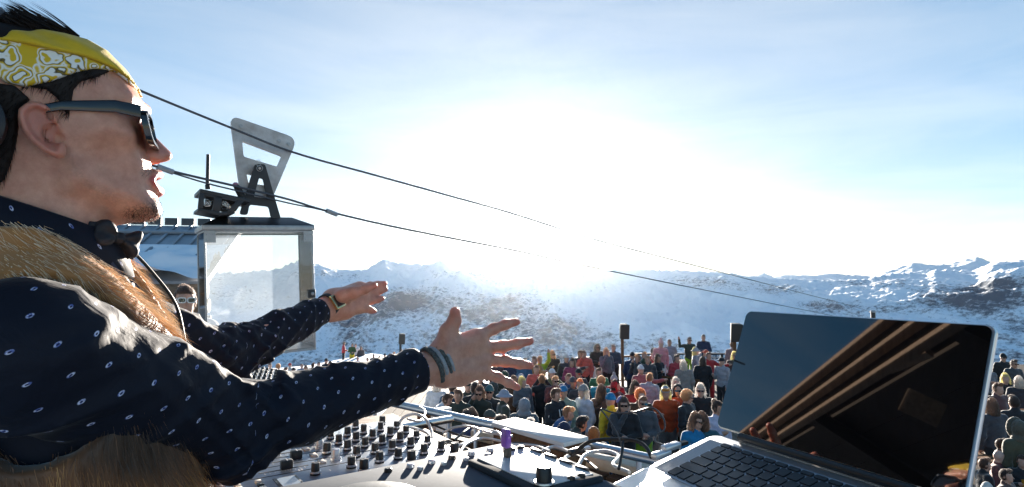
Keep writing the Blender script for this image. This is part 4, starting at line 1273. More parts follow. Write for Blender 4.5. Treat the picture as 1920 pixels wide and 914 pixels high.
fd_v, fd_q = head_shell(MP(fold_px), 0.0125, extra=0.0012 * np.sin(G[..., 2] * 260 + G[..., 0] * 120))
dj_obj('headband_fold', to_world(fd_v), fd_q, M_YEL, headband)

# ---- hair
M_HAIR = material('dark_hair', (0.012, 0.008, 0.007), 0.62, var=0.4, vscale=60, spec=0.25)
side_px = [(60, 190), (110, 180), (160, 160), (212, 152), (206, 163), (186, 176), (158, 186), (146, 200), (142, 222), (138, 243), (130, 236), (118, 214), (100, 200), (70, 196)]
back_px = [(-90, 150), (30, 165), (58, 190), (40, 205), (34, 215), (34, 245), (28, 275), (12, 318), (0, 338), (-40, 350), (-90, 340)]
crown_px = [(-90, 78), (-10, 66), (40, 70), (90, 72), (140, 72), (170, 86), (120, 90), (60, 100), (20, 118), (-90, 135)]
hairs = []
for poly, o_ in ((side_px, 0.0035), (back_px, 0.006), (crown_px, 0.010)):
    hairs.append(head_shell(MP(poly, 0.068 if poly is back_px else 0.0), o_))
off = 0; VV = []; QQ = []
for V, Q in hairs:
    VV.append(to_world(V)); QQ.append(Q + off); off += len(V)
hair_o = dj_obj('hair', np.concatenate(VV), np.concatenate(QQ), M_HAIR)
# tousled quiff on top
qs = []; qd = []; ql = []
for i in range(2600):
    t = rng.random()
    x0 = -70 + 215 * t; y0 = np.interp(x0, [-70, 0, 60, 145], [74, 76, 82, 88]) + rng.uniform(-3, 14)
    nq = rng.uniform(-0.045, 0.05)
    a, b = ML(x0, y0, 0.0)
    lean = np.interp(x0, [-70, 20, 60, 145], [-0.3, -0.9, -0.75, -1.0]) + rng.normal(0, 0.16)
    up = np.interp(x0, [-70, 20, 60, 100, 145], [0.5, 0.45, 0.62, 0.55, 0.34]) + rng.normal(0, 0.12)
    qs.append((a, nq, b)); qd.append((lean, rng.normal(0, 0.2), up))
    ql.append(np.interp(x0, [-70, 0, 60, 145], [0.010, 0.012, 0.030, 0.054]) * rng.uniform(0.6, 1.1))
# a few clumps stand clear at the crown
for cx, cy, dx, dy, ll_, k in ((66, 66, -0.55, 0.75, 0.026, 160), (84, 68, -0.80, 0.62, 0.034, 200), (108, 74, -0.85, 0.62, 0.050, 240), (140, 84, -0.75, 0.52, 0.052, 220)):
    for i in range(k):
        a, b = ML(cx + rng.normal(0, 7), cy + rng.normal(0, 4), 0.0)
        qs.append((a, rng.normal(0, 0.012), b)); qd.append((dx + rng.normal(0, 0.07), rng.normal(0, 0.10), dy + rng.normal(0, 0.07))); ql.append(ll_ * rng.uniform(0.75, 1.1))
Vq, Fq, _ = strands(np.array(qs), np.array(qd), np.array(ql), 0.0011, bend=(-0.15, 0, -0.10), seg=3, seed=9)
dj_obj('quiff', to_world(Vq), Fq, M_HAIR, hair_o)['kind'] = 'stuff'
# short strands along the sides, the nape and the beard
sv = np.concatenate([to_world(V) for V, Q in hairs[:2]]); sn = np.concatenate([normals(V, Q) @ AX for V, Q in hairs[:2]])
pk_ = rng.choice(len(sv), 16000)
Vq, Fq, _ = strands(sv[pk_] + sn[pk_] * -0.001, sn[pk_] * 0.5 + np.array([0, 0, -0.8]) - DF * 0.5 + rng.normal(0, 0.2, (16000, 3)), rng.uniform(0.005, 0.012, 16000), 0.00040, seed=10)
dj_obj('cropped_hair', Vq, Fq, M_HAIR, hair_o)['kind'] = 'stuff'
prob = np.clip(beard - 0.2, 0, 1) ** 1.4
pk_ = rng.choice(len(Vhw), 2600, p=prob / prob.sum())
hn_ = normals(Vhw, Qh)
Vq, Fq, _ = strands(Vhw[pk_] + rng.normal(0, 0.0008, (2600, 3)), hn_[pk_] * 0.6 + np.array([0, 0, -0.7]) + DF * 0.1 + rng.normal(0, 0.3, (2600, 3)), rng.uniform(0.0015, 0.0042, 2600), 0.00022, seed=12)
dj_obj('beard', Vq, Fq, M_HAIR)['kind'] = 'stuff'
# teeth behind the parted lips
tm = MB()
for i in range(-3, 4):
    n_ = i * 0.0066
    tm.box(to_world((ul[0] - 0.0135 - 14 * n_ * n_, n_, (ul[1] + ll[1]) / 2 + 0.0062)) - np.array(dj.location), (0.004, 0.0060, 0.0085), AX)
tm.build('teeth', material('tooth_enamel', (0.72, 0.66, 0.56), 0.3), dj, bevel=0.0012)

# ---- sunglasses
M_FRAME = material('black_acetate', (0.008, 0.009, 0.012), 0.22, coat=0.4)
M_LENS = material('smoked_lens', (0.012, 0.014, 0.02), 0.04, coat=1.0)
gl = empty('sunglasses', (0, 0, 0)); gl.parent = dj
def gl_pt(a, n_, b): return to_world((a, n_, b)) - np.array(dj.location)
gt = ML(264, 203, 0.06); gb = ML(279, 270, 0.06)
ga_top, gb_top = gt; ga_bot, gb_bot = gb
def front_pt(n_, s_, dd=0.0):
    """point of the spectacle front: n across, s 0 top .. 1 bottom"""
    curve = -2.2 * n_ * n_ + 0.0095
    return gl_pt(ga_top + (ga_bot - ga_top) * s_ + curve + dd, n_, gb_top + (gb_bot - gb_top) * s_)
def lens_outline(sg, grow):
    pts = []
    c = 0.034 * sg
    for i in range(28):
        th = 2 * math.pi * i / 28
        ex = 0.42
        x = math.copysign(abs(math.cos(th)) ** ex, math.cos(th)); y = math.copysign(abs(math.sin(th)) ** ex, math.sin(th))
        w_ = (0.0265 + grow) * (1 - 0.10 * (y < 0) * abs(y)); h_ = 0.40 + grow / 0.045
        pts.append((c + x * w_, 0.50 - y * h_))
    return pts
for sg in (-1, 1):
    o_ = lens_outline(sg, 0.0042); i_ = lens_outline(sg, 0.0)
    m_ = MB(); V = []; n = len(o_)
    for (q, dd) in ((o_, 0.004), (i_, 0.004), (i_, -0.003), (o_, -0.003)):
        V += [front_pt(x, y, dd) for x, y in q]
    Fc = []
    for k in range(4):
        for i in range(n):
            Fc.append((k * n + i, k * n + (i + 1) % n, ((k + 1) % 4) * n + (i + 1) % n, ((k + 1) % 4) * n + i))
    m_.add(V, Fc); m_.build('rim', M_FRAME, gl, smooth=True)
    m_ = MB(); V = [front_pt(x, y, 0.001) for x, y in i_] + [front_pt(x, y, -0.001) for x, y in i_]
    m_.add(V, [tuple(range(n)), tuple(range(2 * n - 1, n - 1, -1))] + [(i, (i + 1) % n, n + (i + 1) % n, n + i) for i in range(n)])
    m_.build('lens', M_LENS, gl)
    # temple arm
    m_ = MB()
    fr = front_pt(0.066 * sg, 0.14, -0.001) ; 
    bk = ML(92, 200, 0.080)
    pts = [(fr, 0.0075), (gl_pt(ga_top - 0.025, 0.073 * sg, gb_top - 0.005), 0.0070), (gl_pt(bk[0] + 0.01, 0.0785 * sg, bk[1] + 0.003), 0.0052), (gl_pt(bk[0] - 0.02, 0.074 * sg, bk[1] - 0.008), 0.0046)]
    V = []; Fc = []
    for (q, hgt_) in pts:
        for (dn_, dz_) in ((-0.0022, -1), (0.0022, -1), (0.0022, 1), (-0.0022, 1)):
            V.append(q + DN * dn_ + DU * dz_ * hgt_)
    for i in range(len(pts) - 1):
        for k in range(4):
            Fc.append((i * 4 + k, i * 4 + (k + 1) % 4, i * 4 + 4 + (k + 1) % 4, i * 4 + 4 + k))
    Fc += [(3, 2, 1, 0), (12, 13, 14, 15)]
    m_.add(V, Fc); m_.build('temple', M_FRAME, gl, bevel=0.001)
    MB().lathe([(0, 0), (0.0022, 0), (0.0022, 0.0012), (0, 0.0014)], front_pt(0.058 * sg, 0.10, 0.004), DF, 10).build('rivet', material('rivet_steel', (0.7, 0.7, 0.72), 0.2, metal=1.0), gl)
bm_ = MB(); bm_.tube([front_pt(-0.010, 0.28), front_pt(0, 0.22, 0.002), front_pt(0.010, 0.28)], 0.0035, 8); bm_.build('bridge', M_FRAME, gl, smooth=True)

# ---- wrist things: knitted bracelets on the near wrist, a watch on the far one
def wrist_ring(c, ax_, r, w, th, mat, name, tilt=0.0, lump=0.0, parent=None):
    ax_ = ax_ / np.linalg.norm(ax_)
    ref = np.cross(ax_, DU); ref /= np.linalg.norm(ref); up = np.cross(ref, ax_)
    V = []; Fq = []; n = 64
    prof = [(0, -w / 2), (th * 0.8, -w / 2 * 0.9), (th, 0), (th * 0.8, w / 2 * 0.9), (0, w / 2), (-0.001, 0)]
    m_ = len(prof)
    for i in range(n):
        a = 2 * math.pi * i / n
        for (rr, zz) in prof:
            rad = r + rr * (1 + lump * math.sin(i * math.pi * 0.5))
            V.append(np.asarray(c) + (ref * math.cos(a) * 0.94 + up * math.sin(a) * 1.06) * rad + ax_ * (zz + tilt * r * math.sin(a)) - np.array(dj.location))
    for i in range(n):
        for k in range(m_):
            Fq.append((i * m_ + k, ((i + 1) % n) * m_ + k, ((i + 1) % n) * m_ + (k + 1) % m_, i * m_ + (k + 1) % m_))
    return obj(name, mesh_from(name, np.array(V), np.array(Fq)), mat, parent or dj)
axr = R_WR - R_EL; axr /= np.linalg.norm(axr)
M_KNIT = material('grey_knit_cord', (0.10, 0.105, 0.10), 0.9, var=0.6, vscale=300, bump=0.8, bscale=260)
M_BAND = material('steel_grey_band', (0.30, 0.31, 0.33), 0.55, var=0.3, vscale=200)
wc = R_WR
for k, (o_, w_, t_, mt) in enumerate(((-0.012, 0.008, 0.0042, M_KNIT), (-0.0035, 0.007, 0.0032, M_BAND), (0.0035, 0.006, 0.0036, M_KNIT), (0.0095, 0.005, 0.0028, M_BAND))):
    wrist_ring(wc + axr * o_, axr, 0.0268, w_, t_, mt, 'bracelet', tilt=-0.22, lump=0.25 if mt is M_KNIT else 0.05)
axl = L_WR - L_EL; axl /= np.linalg.norm(axl)
wt = empty('wristwatch', (0, 0, 0)); wt.parent = dj
M_STRAP = material('black_leather_strap', (0.015, 0.014, 0.014), 0.5, bump=0.3, bscale=300)
wrist_ring(L_WR + axl * -0.004, axl, 0.0268, 0.020, 0.0028, M_STRAP, 'strap', parent=wt)
toc = -(DF * 0.1 - DN * 0.9) ; toc = DN * 0.9 + DU * 0.15 - DF * 0.2
toc = toc - axl * (toc @ axl); toc /= np.linalg.norm(toc)
sdv = np.cross(axl, toc)
wcn = L_WR + axl * -0.004 + toc * 0.0305 - np.array(dj.location)
MB().box(wcn, (0.030, 0.034, 0.007), (axl, sdv, toc)).build('watch_case', material('gold_metal', (0.75, 0.56, 0.28), 0.25, metal=1.0), wt, bevel=0.0015)
MB().box(wcn + toc * 0.0042, (0.022, 0.027, 0.0015), (axl, sdv, toc)).build('watch_dial', material('watch_dial_black', (0.01, 0.01, 0.012), 0.08, coat=1.0), wt)

# ---- headphones pushed back behind the ear
hpn = empty('headphones', (0, 0, 0)); hpn.parent = dj
M_HPH = material('headphone_black', (0.010, 0.011, 0.015), 0.45, var=0.2, vscale=60)
dl = np.array(dj.location)
arc = [to_world((-0.098 + 0.012 * math.sin(t_), 0.094 * math.cos(t_), 0.165 + 0.135 * math.sin(t_))) - dl for t_ in np.linspace(-0.05, math.pi + 0.05, 28)]
MB().tube(arc, 0.0105, 10).build('band', M_HPH, hpn, smooth=True)
for sg in (-1, 1):
    MB().lathe([(0, -0.016), (0.034, -0.016), (0.041, -0.008), (0.041, 0.006), (0.034, 0.014), (0.015, 0.017), (0, 0.017)], to_world((-0.103, 0.094 * sg, 0.158)) - dl, DN * sg, 28).build('ear_cup', M_HPH, hpn, smooth=True)
# ------------------------------------------------------------------ laptop on a sloping stand
LAPX = np.array([0.421, -0.907, 0.003]); LAPX /= np.linalg.norm(LAPX)
LAPN = np.array([-0.843, -0.390, 0.371]); LAPN -= LAPX * (LAPN @ LAPX); LAPN /= np.linalg.norm(LAPN)
LAPU = np.cross(LAPN, LAPX); LAPU = LAPU if LAPU[2] > 0 else -LAPU
LAPB = np.array([0.331, 0.982, CAM_Z - 0.244])         # hinge end nearest the crowd
LW, LH = 0.3645, 0.200
LAPD = np.array([-0.878, -0.407, -0.25]); LAPD -= LAPX * (LAPD @ LAPX); LAPD /= np.linalg.norm(LAPD)
LAPT = np.cross(LAPX, LAPD); LAPT = LAPT if LAPT[2] > 0 else -LAPT      # up from the keyboard
M_ALU = material('silver_aluminium', (0.62, 0.63, 0.65), 0.34, metal=0.85, var=0.04, vscale=40)
M_GLOSS = material('glossy_black_glass', (0.004, 0.004, 0.005), 0.015, spec=0.9, coat=1.0)
M_KEY = material('black_key', (0.020, 0.022, 0.026), 0.36, var=0.3, vscale=60)
M_WELL = material('keyboard_well', (0.42, 0.46, 0.52), 0.42, metal=0.6)
LAPC = LAPB + LAPX * LW / 2
lap = empty('laptop', tuple(LAPC), 0, 'open silver laptop with a glossy black screen reflecting wooden beams', 'laptop')
def rrect(w, h, r, n=7, x0=0.0, y0=0.0):
    pts = []
    for cx, cy, a0 in ((w / 2 - r, h / 2 - r, 0), (-w / 2 + r, h / 2 - r, 90), (-w / 2 + r, -h / 2 + r, 180), (w / 2 - r, -h / 2 + r, 270)):
        for i in range(n):
            a = R(a0 + 90 * i / (n - 1)); pts.append((x0 + cx + r * math.cos(a), y0 + cy + r * math.sin(a)))
    return pts
HC = LAPU * (LH / 2 + 0.004) + LAPN * 0.004
MB().prism(rrect(LW, LH, 0.011), HC - LAPN * 0.0085, LAPX, LAPU, LAPN, 0.0075).build('lid', M_ALU, lap, bevel=0.0012)
MB().prism(rrect(LW - 0.0045, LH - 0.0045, 0.0095), HC - LAPN * 0.0008, LAPX, LAPU, LAPN, 0.0016).build('screen', M_GLOSS, lap)
# rubber edge round the glass
# base with a shallow keyboard well
BD = 0.249
BC = LAPD * (BD / 2 + 0.006) - LAPT * 0.010
MB().prism(rrect(LW, BD, 0.016), BC - LAPT * 0.010, LAPX, LAPD, LAPT, 0.016).build('base', M_ALU, lap, bevel=0.002)
MB().tube([-LAPX * LW * 0.36 + LAPN * 0.002, LAPX * LW * 0.36 + LAPN * 0.002], 0.0062, 14).build('hinge', material('black_hinge', (0.012, 0.012, 0.013), 0.4), lap, smooth=True)
KT = BC + LAPT * 0.006
kb_w, kb_h = 0.284, 0.116
kb_c = KT - LAPD * (BD / 2 - 0.020 - kb_h / 2)
M_SPK = material('speaker_grille', (0.34, 0.36, 0.39), 0.5, metal=0.7, var=0.3, vscale=900)
MB().prism(rrect(kb_w + 0.006, kb_h + 0.006, 0.004), kb_c + LAPT * 0.0002, LAPX, LAPD, LAPT, 0.0006).build('keyboard_well', M_WELL, lap)
for sg in (-1, 1):
    MB().prism(rrect(0.026, kb_h, 0.002, x0=sg * 0.158), kb_c + LAPT * 0.0001, LAPX, LAPD, LAPT, 0.0005).build('speaker_grille', M_SPK, lap)
MB().prism(rrect(0.105, 0.068, 0.004), KT + LAPD * (BD / 2 - 0.046) + LAPT * 0.0002, LAPX, LAPD, LAPT, 0.0006).build('trackpad', material('trackpad_glass', (0.50, 0.51, 0.53), 0.3, metal=0.5), lap)
rows = [[1.0] * 14, [1.0] * 13 + [1.5], [1.5] + [1.0] * 13, [1.8] + [1.0] * 11 + [1.8], [2.35] + [1.0] * 10 + [2.35], [1, 1, 1, 1.28, 5.2, 1.28, 1, 1, 1, 1]]
heights = [0.55, 1, 1, 1, 1, 1.1]
unit_h = kb_h / sum(heights)
y = -kb_h / 2
key_cache = {}
for ri, row in enumerate(rows):
    u = kb_w / sum(row); x = -kb_w / 2; kh = unit_h * heights[ri]
    for kw in row:
        w_ = kw * u - 0.0034; h_ = kh - 0.0034
        key = (round(w_, 4), round(h_, 4))
        if key not in key_cache:
            m_ = MB().prism(rrect(w_, h_, 0.0014, 3), (0, 0, 0), LAPX, LAPD, LAPT, 0.0020).mesh('key'); m_.materials.append(M_KEY); key_cache[key] = m_
        k_ = bpy.data.objects.new('key', key_cache[key]); k_.location = Vector(kb_c + LAPX * (x + kw * u / 2) + LAPD * (y + kh / 2) + LAPT * 0.0010)
        link(k_, lap)
        x += kw * u
    y += kh
# sloping stand
std = empty('laptop_stand', tuple(LAPC + LAPD * 0.12 + np.array([0, 0, -0.10])), 0, 'white sloping laptop stand beside the player', 'stand')
M_STAND = material('white_stand_plastic', (0.72, 0.72, 0.72), 0.45)
so = LAPD * 0.12 + np.array([0, 0, -0.10])
for sg in (-1, 1):
    q0 = BC - LAPT * 0.0135 + LAPX * 0.12 * sg - so
    MB().box(q0, (0.03, 0.24, 0.006), (LAPX, LAPD, LAPT)).build('rest', M_STAND, std, bevel=0.001)
    top = q0 - LAPD * 0.10 - LAPT * 0.003
    foot = np.array([top[0], top[1], DESK_Z - (LAPC + so)[2]])
    MB().tube([top, foot], 0.007, 10).build('leg', M_STAND, std, smooth=True)
    top = q0 + LAPD * 0.09 - LAPT * 0.003
    foot = np.array([top[0], top[1], DESK_Z - (LAPC + so)[2]])
    MB().tube([top, foot], 0.007, 10).build('leg', M_STAND, std, smooth=True)
# ------------------------------------------------------------------ mixer, player, console and cables
MIX_Z = CAM_Z - 0.320
M_PANEL = material('blue_grey_panel', (0.30, 0.36, 0.43), 0.36, metal=0.6, var=0.10, vscale=60)
M_BLACKP = material('black_plastic', (0.014, 0.015, 0.017), 0.38, var=0.2, vscale=80)
M_SILVER = material('silver_plastic', (0.60, 0.62, 0.66), 0.3, metal=0.6)
M_LINE = material('white_print_line', (0.70, 0.72, 0.74), 0.5)
M_DLINE = material('black_slot', (0.006, 0.006, 0.007), 0.6)
MIX_R = on_z(889, 861, MIX_Z)                 # far right corner of the mixer
MIXW, MIXD = 0.355, 0.44
mix_o = MIX_R - GX * MIXW / 2 - GY * MIXD / 2
mix = empty('dj_mixer', (mix_o[0], mix_o[1], DESK_Z), 0, 'blue-grey four channel mixer crowded with black knobs and faders', 'mixer')
TOP = MIX_Z - DESK_Z
def mp(x, y, z=0.0): return GX * x + GY * y + GZ * (TOP + z)      # mixer coordinates
MB().box(mp(0, 0, -0.030), (MIXW, MIXD, 0.060), (GX, GY, GZ)).build('case', M_BLACKP, mix, bevel=0.004)
MB().box(mp(0, 0, 0.0012), (MIXW - 0.008, MIXD - 0.008, 0.003), (GX, GY, GZ)).build('face_plate', M_PANEL, mix, bevel=0.001)
knob_m = {}
def knob(parent, pos, r=0.0075, h=0.021, mat=None, axes=(GX, GY, GZ), line=True, key='k'):
    mat = mat or M_BLACKP
    kk = (round(r, 4), round(h, 4), mat.name)
    if kk not in knob_m:
        m_ = MB().lathe([(0, 0), (r * 1.22, 0), (r * 1.22, 0.004), (r * 1.02, 0.0052), (r * 0.95, h * 0.93), (r * 0.84, h), (0, h)], (0, 0, 0), (0, 0, 1), 16).mesh('knob', smooth=True); m_.materials.append(mat)
        l_ = MB().box((0, r * 0.55, h * 1.0 + 0.0002), (0.0016, r * 0.9, 0.0008)).box((0, r * 0.97, h * 0.55), (0.0016, 0.0012, h * 0.75)).mesh('pointer'); l_.materials.append(M_LINE)
        c_ = MB().lathe([(r * 1.24, 0.0030), (r * 1.30, 0.0034), (r * 1.26, 0.0058), (r * 1.05, 0.0060)], (0, 0, 0), (0, 0, 1), 16).mesh('collar_ring', smooth=True); c_.materials.append(M_SILVER)
        knob_m[kk] = (m_, l_, c_)
    m_, l_, c_ = knob_m[kk]
    k_ = bpy.data.objects.new('knob', m_); k_.location = Vector(pos); k_.rotation_euler = (0, 0, rng.uniform(-2.4, 2.4)); link(k_, parent)
    if line:
        p_ = bpy.data.objects.new('pointer', l_); link(p_, k_)
        p_ = bpy.data.objects.new('collar_ring', c_); link(p_, k_)
    return k_
# four channel strips in the middle, effect columns at the sides
chx = [-0.090, -0.042, 0.006, 0.054]
for ci, x in enumerate(chx):
    MB().box(mp(x + 0.024, 0.02, 0.0030), (0.0012, 0.33, 0.0006), (GX, GY, GZ)).build('strip_line', M_DLINE, mix)
    knob(mix, mp(x, 0.190, 0.0027), 0.0062, 0.016)
    knob(mix, mp(x, 0.155, 0.0027), 0.0065, 0.019)
    for y_ in (0.118, 0.084, 0.050):
        knob(mix, mp(x, y_, 0.0027), 0.0065, 0.019)
    knob(mix, mp(x, 0.012, 0.0027), 0.0074, 0.020, M_SILVER if ci % 2 else M_BLACKP)
    MB().box(mp(x, -0.012, 0.0040), (0.020, 0.011, 0.005), (GX, GY, GZ)).build('cue_button', material('pale_button', (0.66, 0.62, 0.54), 0.4), mix, bevel=0.0015)
    MB().box(mp(x, -0.075, 0.0029), (0.0032, 0.080, 0.0006), (GX, GY, GZ)).build('fader_slot', M_DLINE, mix)
    for k in range(9):
        MB().box(mp(x + 0.009, -0.043 - k * 0.008, 0.0029), (0.006, 0.0008, 0.0005), (GX, GY, GZ)).build('scale_mark', M_LINE, mix)
    fy = -0.075 + rng.uniform(-0.02, 0.035)
    fc = MB().box(mp(x, fy, 0.0105), (0.013, 0.019, 0.015), (GX, GY, GZ)).build('fader_cap', M_BLACKP, mix, bevel=0.002)
    MB().box(mp(x, fy, 0.0183), (0.0132, 0.0016, 0.0008), (GX, GY, GZ)).build('cap_line', M_LINE, fc)
for i, y_ in enumerate((0.19, 0.155, 0.105, 0.07, 0.02, -0.04)):
    knob(mix, mp(0.110, y_, 0.0027), 0.0068, 0.019)
    if i % 2 == 0: knob(mix, mp(0.142, y_ + 0.01, 0.0027), 0.0078, 0.021, M_BLACKP)
for y_ in (0.18, 0.12, 0.06, 0.0, -0.05):
    knob(mix, mp(-0.142, y_, 0.0027), 0.0068, 0.018)
for (x, y_) in ((-0.125, -0.10), (-0.145, -0.13)):
    knob(mix, mp(x, y_, 0.0027), 0.0068, 0.018)
MB().box(mp(-0.02, -0.165, 0.0029), (0.085, 0.0032, 0.0006), (GX, GY, GZ)).build('crossfader_slot', M_DLINE, mix)
MB().box(mp(-0.03, -0.165, 0.011), (0.019, 0.013, 0.016), (GX, GY, GZ)).build('crossfader_cap', M_BLACKP, mix, bevel=0.002)
MB().box(mp(0.125, -0.085, 0.0032), (0.058, 0.036, 0.0016), (GX, GY, GZ)).build('display_bezel', M_BLACKP, mix, bevel=0.0004)
MB().box(mp(0.125, -0.085, 0.0044), (0.048, 0.027, 0.001), (GX, GY, GZ)).build('display', material('mixer_display', (0.35, 0.40, 0.44), 0.12, coat=0.6), mix)
for k in range(4):
    MB().box(mp(0.10 + 0.017 * k, -0.125, 0.0042), (0.011, 0.009, 0.005), (GX, GY, GZ)).build('button', M_BLACKP if k % 2 else material('pale_button', (0.66, 0.62, 0.54), 0.4), mix, bevel=0.001)
    MB().box(mp(0.10 + 0.017 * k, -0.155, 0.0042), (0.011, 0.009, 0.005), (GX, GY, GZ)).build('button', material('pale_button', (0.66, 0.62, 0.54), 0.4), mix, bevel=0.001)

for i in range(46):
    x = rng.uniform(-0.165, 0.165); y_ = rng.uniform(-0.2, 0.205)
    MB().box(mp(x, y_, 0.0029), (rng.uniform(0.006, 0.014), 0.0016, 0.0004), (GX, GY, GZ)).build('printed_legend', M_LINE, mix)
# player to the right of the mixer
PZ = CAM_Z - 0.300
PA = on_z(985, 846, PZ + 0.004)        # far corner of the tilted display
PLX = on_z(1103, 893, PZ) - on_z(985, 847, PZ); PLX /= np.linalg.norm(PLX)
PLY = np.array([-PLX[1], PLX[0], 0])
pl_c = PA + PLX * 0.080 - PLY * 0.19
pla = empty('media_player', (pl_c[0], pl_c[1], DESK_Z), 0, 'grey media player with a wide glare-whitened display between mixer and laptop', 'player')
PT = PZ - DESK_Z
def pp(x, y, z=0.0): return PLX * x + PLY * y + GZ * (PT + z)
PW, PD = 0.32, 0.42
M_PLTOP = material('player_top', (0.10, 0.12, 0.145), 0.8, spec=0.06, var=0.12, vscale=50)
MB().box(pp(0, 0, -0.044), (PW, PD, 0.082), (PLX, PLY, GZ)).build('case', M_BLACKP, pla, bevel=0.008)
MB().box(pp(0, 0, -0.0015), (PW - 0.012, PD - 0.012, 0.004), (PLX, PLY, GZ)).build('top_plate', M_PLTOP, pla, bevel=0.0015)
# raised display
scn_t = MB().box(pp(0.012, 0.135, 0.004), (0.186, 0.125, 0.012), (PLX, PLY, GZ)); scn_t.build('display_housing', material('matte_housing', (0.045, 0.055, 0.065), 0.7, spec=0.08), pla, bevel=0.005)
MB().box(pp(0.010, 0.137, 0.0106), (0.166, 0.098, 0.0016), (PLX, PLY, GZ)).build('display', material('glare_display_glass', (0.66, 0.68, 0.69), 0.40, coat=0.3, var=0.1, vscale=60), pla, bevel=0.0004)  # sky glare mirrored in the glass, painted as a pale base colour
for k in range(4):
    MB().box(pp(-0.050 + 0.038 * k, 0.1895, 0.0115), (0.026, 0.0075, 0.005), (PLX, PLY, GZ)).build('menu_button', M_BLACKP, pla, bevel=0.001)
knob(pla, pp(0.086, 0.098, 0.010), 0.0115, 0.026, M_BLACKP)
for (x, y_) in ((0.090, 0.165), (0.090, 0.145), (-0.077, 0.178), (-0.077, 0.160)):
    MB().lathe([(0, 0), (0.0062, 0), (0.0056, 0.005), (0, 0.006)], pp(x, y_, 0.0098), (0, 0, 1), 14).build('button', M_BLACKP, pla, smooth=True)
for k in range(7):
    MB().lathe([(0, 0), (0.0065, 0), (0.0060, 0.0045), (0.004, 0.006), (0, 0.006)], pp(-0.125, 0.185 - 0.038 * k, 0.0004), (0, 0, 1), 14).build('button', M_SILVER if k % 3 else M_BLACKP, pla, smooth=True)
    if k < 5: MB().lathe([(0, 0), (0.0052, 0), (0.0047, 0.0045), (0, 0.005)], pp(-0.105, 0.170 - 0.042 * k, 0.0004), (0, 0, 1), 12).build('button', M_SILVER, pla, smooth=True)
MB().lathe([(0, 0), (0.068, 0), (0.070, 0.004), (0.068, 0.013), (0.060, 0.016), (0.030, 0.016), (0.028, 0.014), (0, 0.014)], pp(0.0, -0.125, 0.0), (0, 0, 1), 48).build('jog_wheel', M_BLACKP, pla, smooth=True)
# memory stick standing in the player, the purple of a lens flare painted on its cap
us = empty('memory_stick', tuple(on_z(951, 868, PZ + 0.002)), 0, 'upright memory stick on the player with purple lens flare painted on its cap', 'memory stick')
M_PURPLE = material('flare_purple', (0.20, 0.05, 0.42), 0.35, coat=0.5, var=0.3, vscale=60)
MB().box((0, 0, 0.013), (0.013, 0.008, 0.026), (PLX, PLY, GZ)).build('plug', M_BLACKP, us, bevel=0.001)
MB().box((-0.002, 0, 0.039), (0.017, 0.011, 0.030), (PLX, PLY, GZ)).build('cap', M_PURPLE, us, bevel=0.003)

# big mixing console on the next desk
CZ = CAM_Z - 0.40
c0 = on_z(447, 722, CZ); c1 = on_z(505, 692, CZ); c2 = on_z(608, 706, CZ)
CX = c2 - c1; cw = np.linalg.norm(CX); CX /= cw
CY = np.array([-CX[1], CX[0], 0])
con_c = c1 + CX * cw * 0.35 - CY * 0.22
con_o = empty('mixing_console', (con_c[0], con_c[1], PLAT0), 0, 'grey mixing console with long fader rows beyond the far elbow', 'console')
CT = CZ - PLAT0
def cp(x, y, z=0.0): return CX * x + CY * y + GZ * (CT + z)
CW = cw * 1.5
MB().box(cp(0, 0, -0.06), (CW, 0.5, 0.10), (CX, CY, GZ)).build('case', M_BLACKP, con_o, bevel=0.006)
MB().box(cp(0, 0, -0.0085), (CW - 0.01, 0.49, 0.004), (CX, CY, GZ)).build('face_plate', M_PANEL, con_o)
for lx in (-0.2, 0.2):
    for ly in (-0.18, 0.18):
        MB().box(CX * lx + CY * ly + GZ * (CT - 0.11) / 2, (0.05, 0.05, CT - 0.11), (CX, CY, GZ)).build('leg', M_BLACKP, con_o)
nf = 16
for k in range(nf):
    x = -CW / 2 + 0.03 + (CW - 0.06) * k / (nf - 1)
    MB().box(cp(x, -0.12, -0.006), (0.003, 0.11, 0.001), (CX, CY, GZ)).build('fader_slot', M_DLINE, con_o)
    MB().box(cp(x, -0.12 + rng.uniform(-0.04, 0.04), 0.001), (0.010, 0.020, 0.012), (CX, CY, GZ)).build('fader_cap', M_BLACKP, con_o)
    for y_ in (0.0, 0.05, 0.10, 0.15, 0.20):
        knob(con_o, cp(x, y_, -0.006), 0.006, 0.014, line=False)

# cables
M_WCAB = material('white_cable', (0.70, 0.69, 0.66), 0.4)
M_BCAB = material('black_cable', (0.014, 0.014, 0.015), 0.45)
def cable(px_pts, rad, mat, label, plug=None, cat='cable', group=None):
    pts = [P(*q) for q in px_pts]
    o0 = pts[0]
    e = empty('cable', tuple(o0), 0, label, cat, group)
    MB().tube([q - o0 for q in spline(pts, 7)], rad, 8).build('cord', mat, e, smooth=True)
    if plug is not None:
        for i in plug:
            a = pts[0] - o0 if i == 0 else pts[-1] - o0
            b = (pts[1] if i == 0 else pts[-2]) - o0
            d = (a - b); d /= np.linalg.norm(d)
            MB().tube([a - d * 0.02, a, a + d * 0.004, a + d * 0.018], [rad * 1.3, rad * 2.2, rad * 2.2, rad * 1.6], 10).build('plug', M_BCAB, e, smooth=True)
    return e
cable([(747, 812, 1.28), (748, 795, 1.29), (760, 781, 1.30), (780, 777, 1.31), (798, 786, 1.30), (808, 806, 1.28), (812, 826, 1.22)], 0.0031, M_WCAB, 'white cable arching high behind the mixer', (0,))
cable([(745, 806, 1.30), (770, 802, 1.34), (800, 812, 1.34), (812, 828, 1.24)], 0.003, M_WCAB, 'thin white cable dipping below the arched one', None)
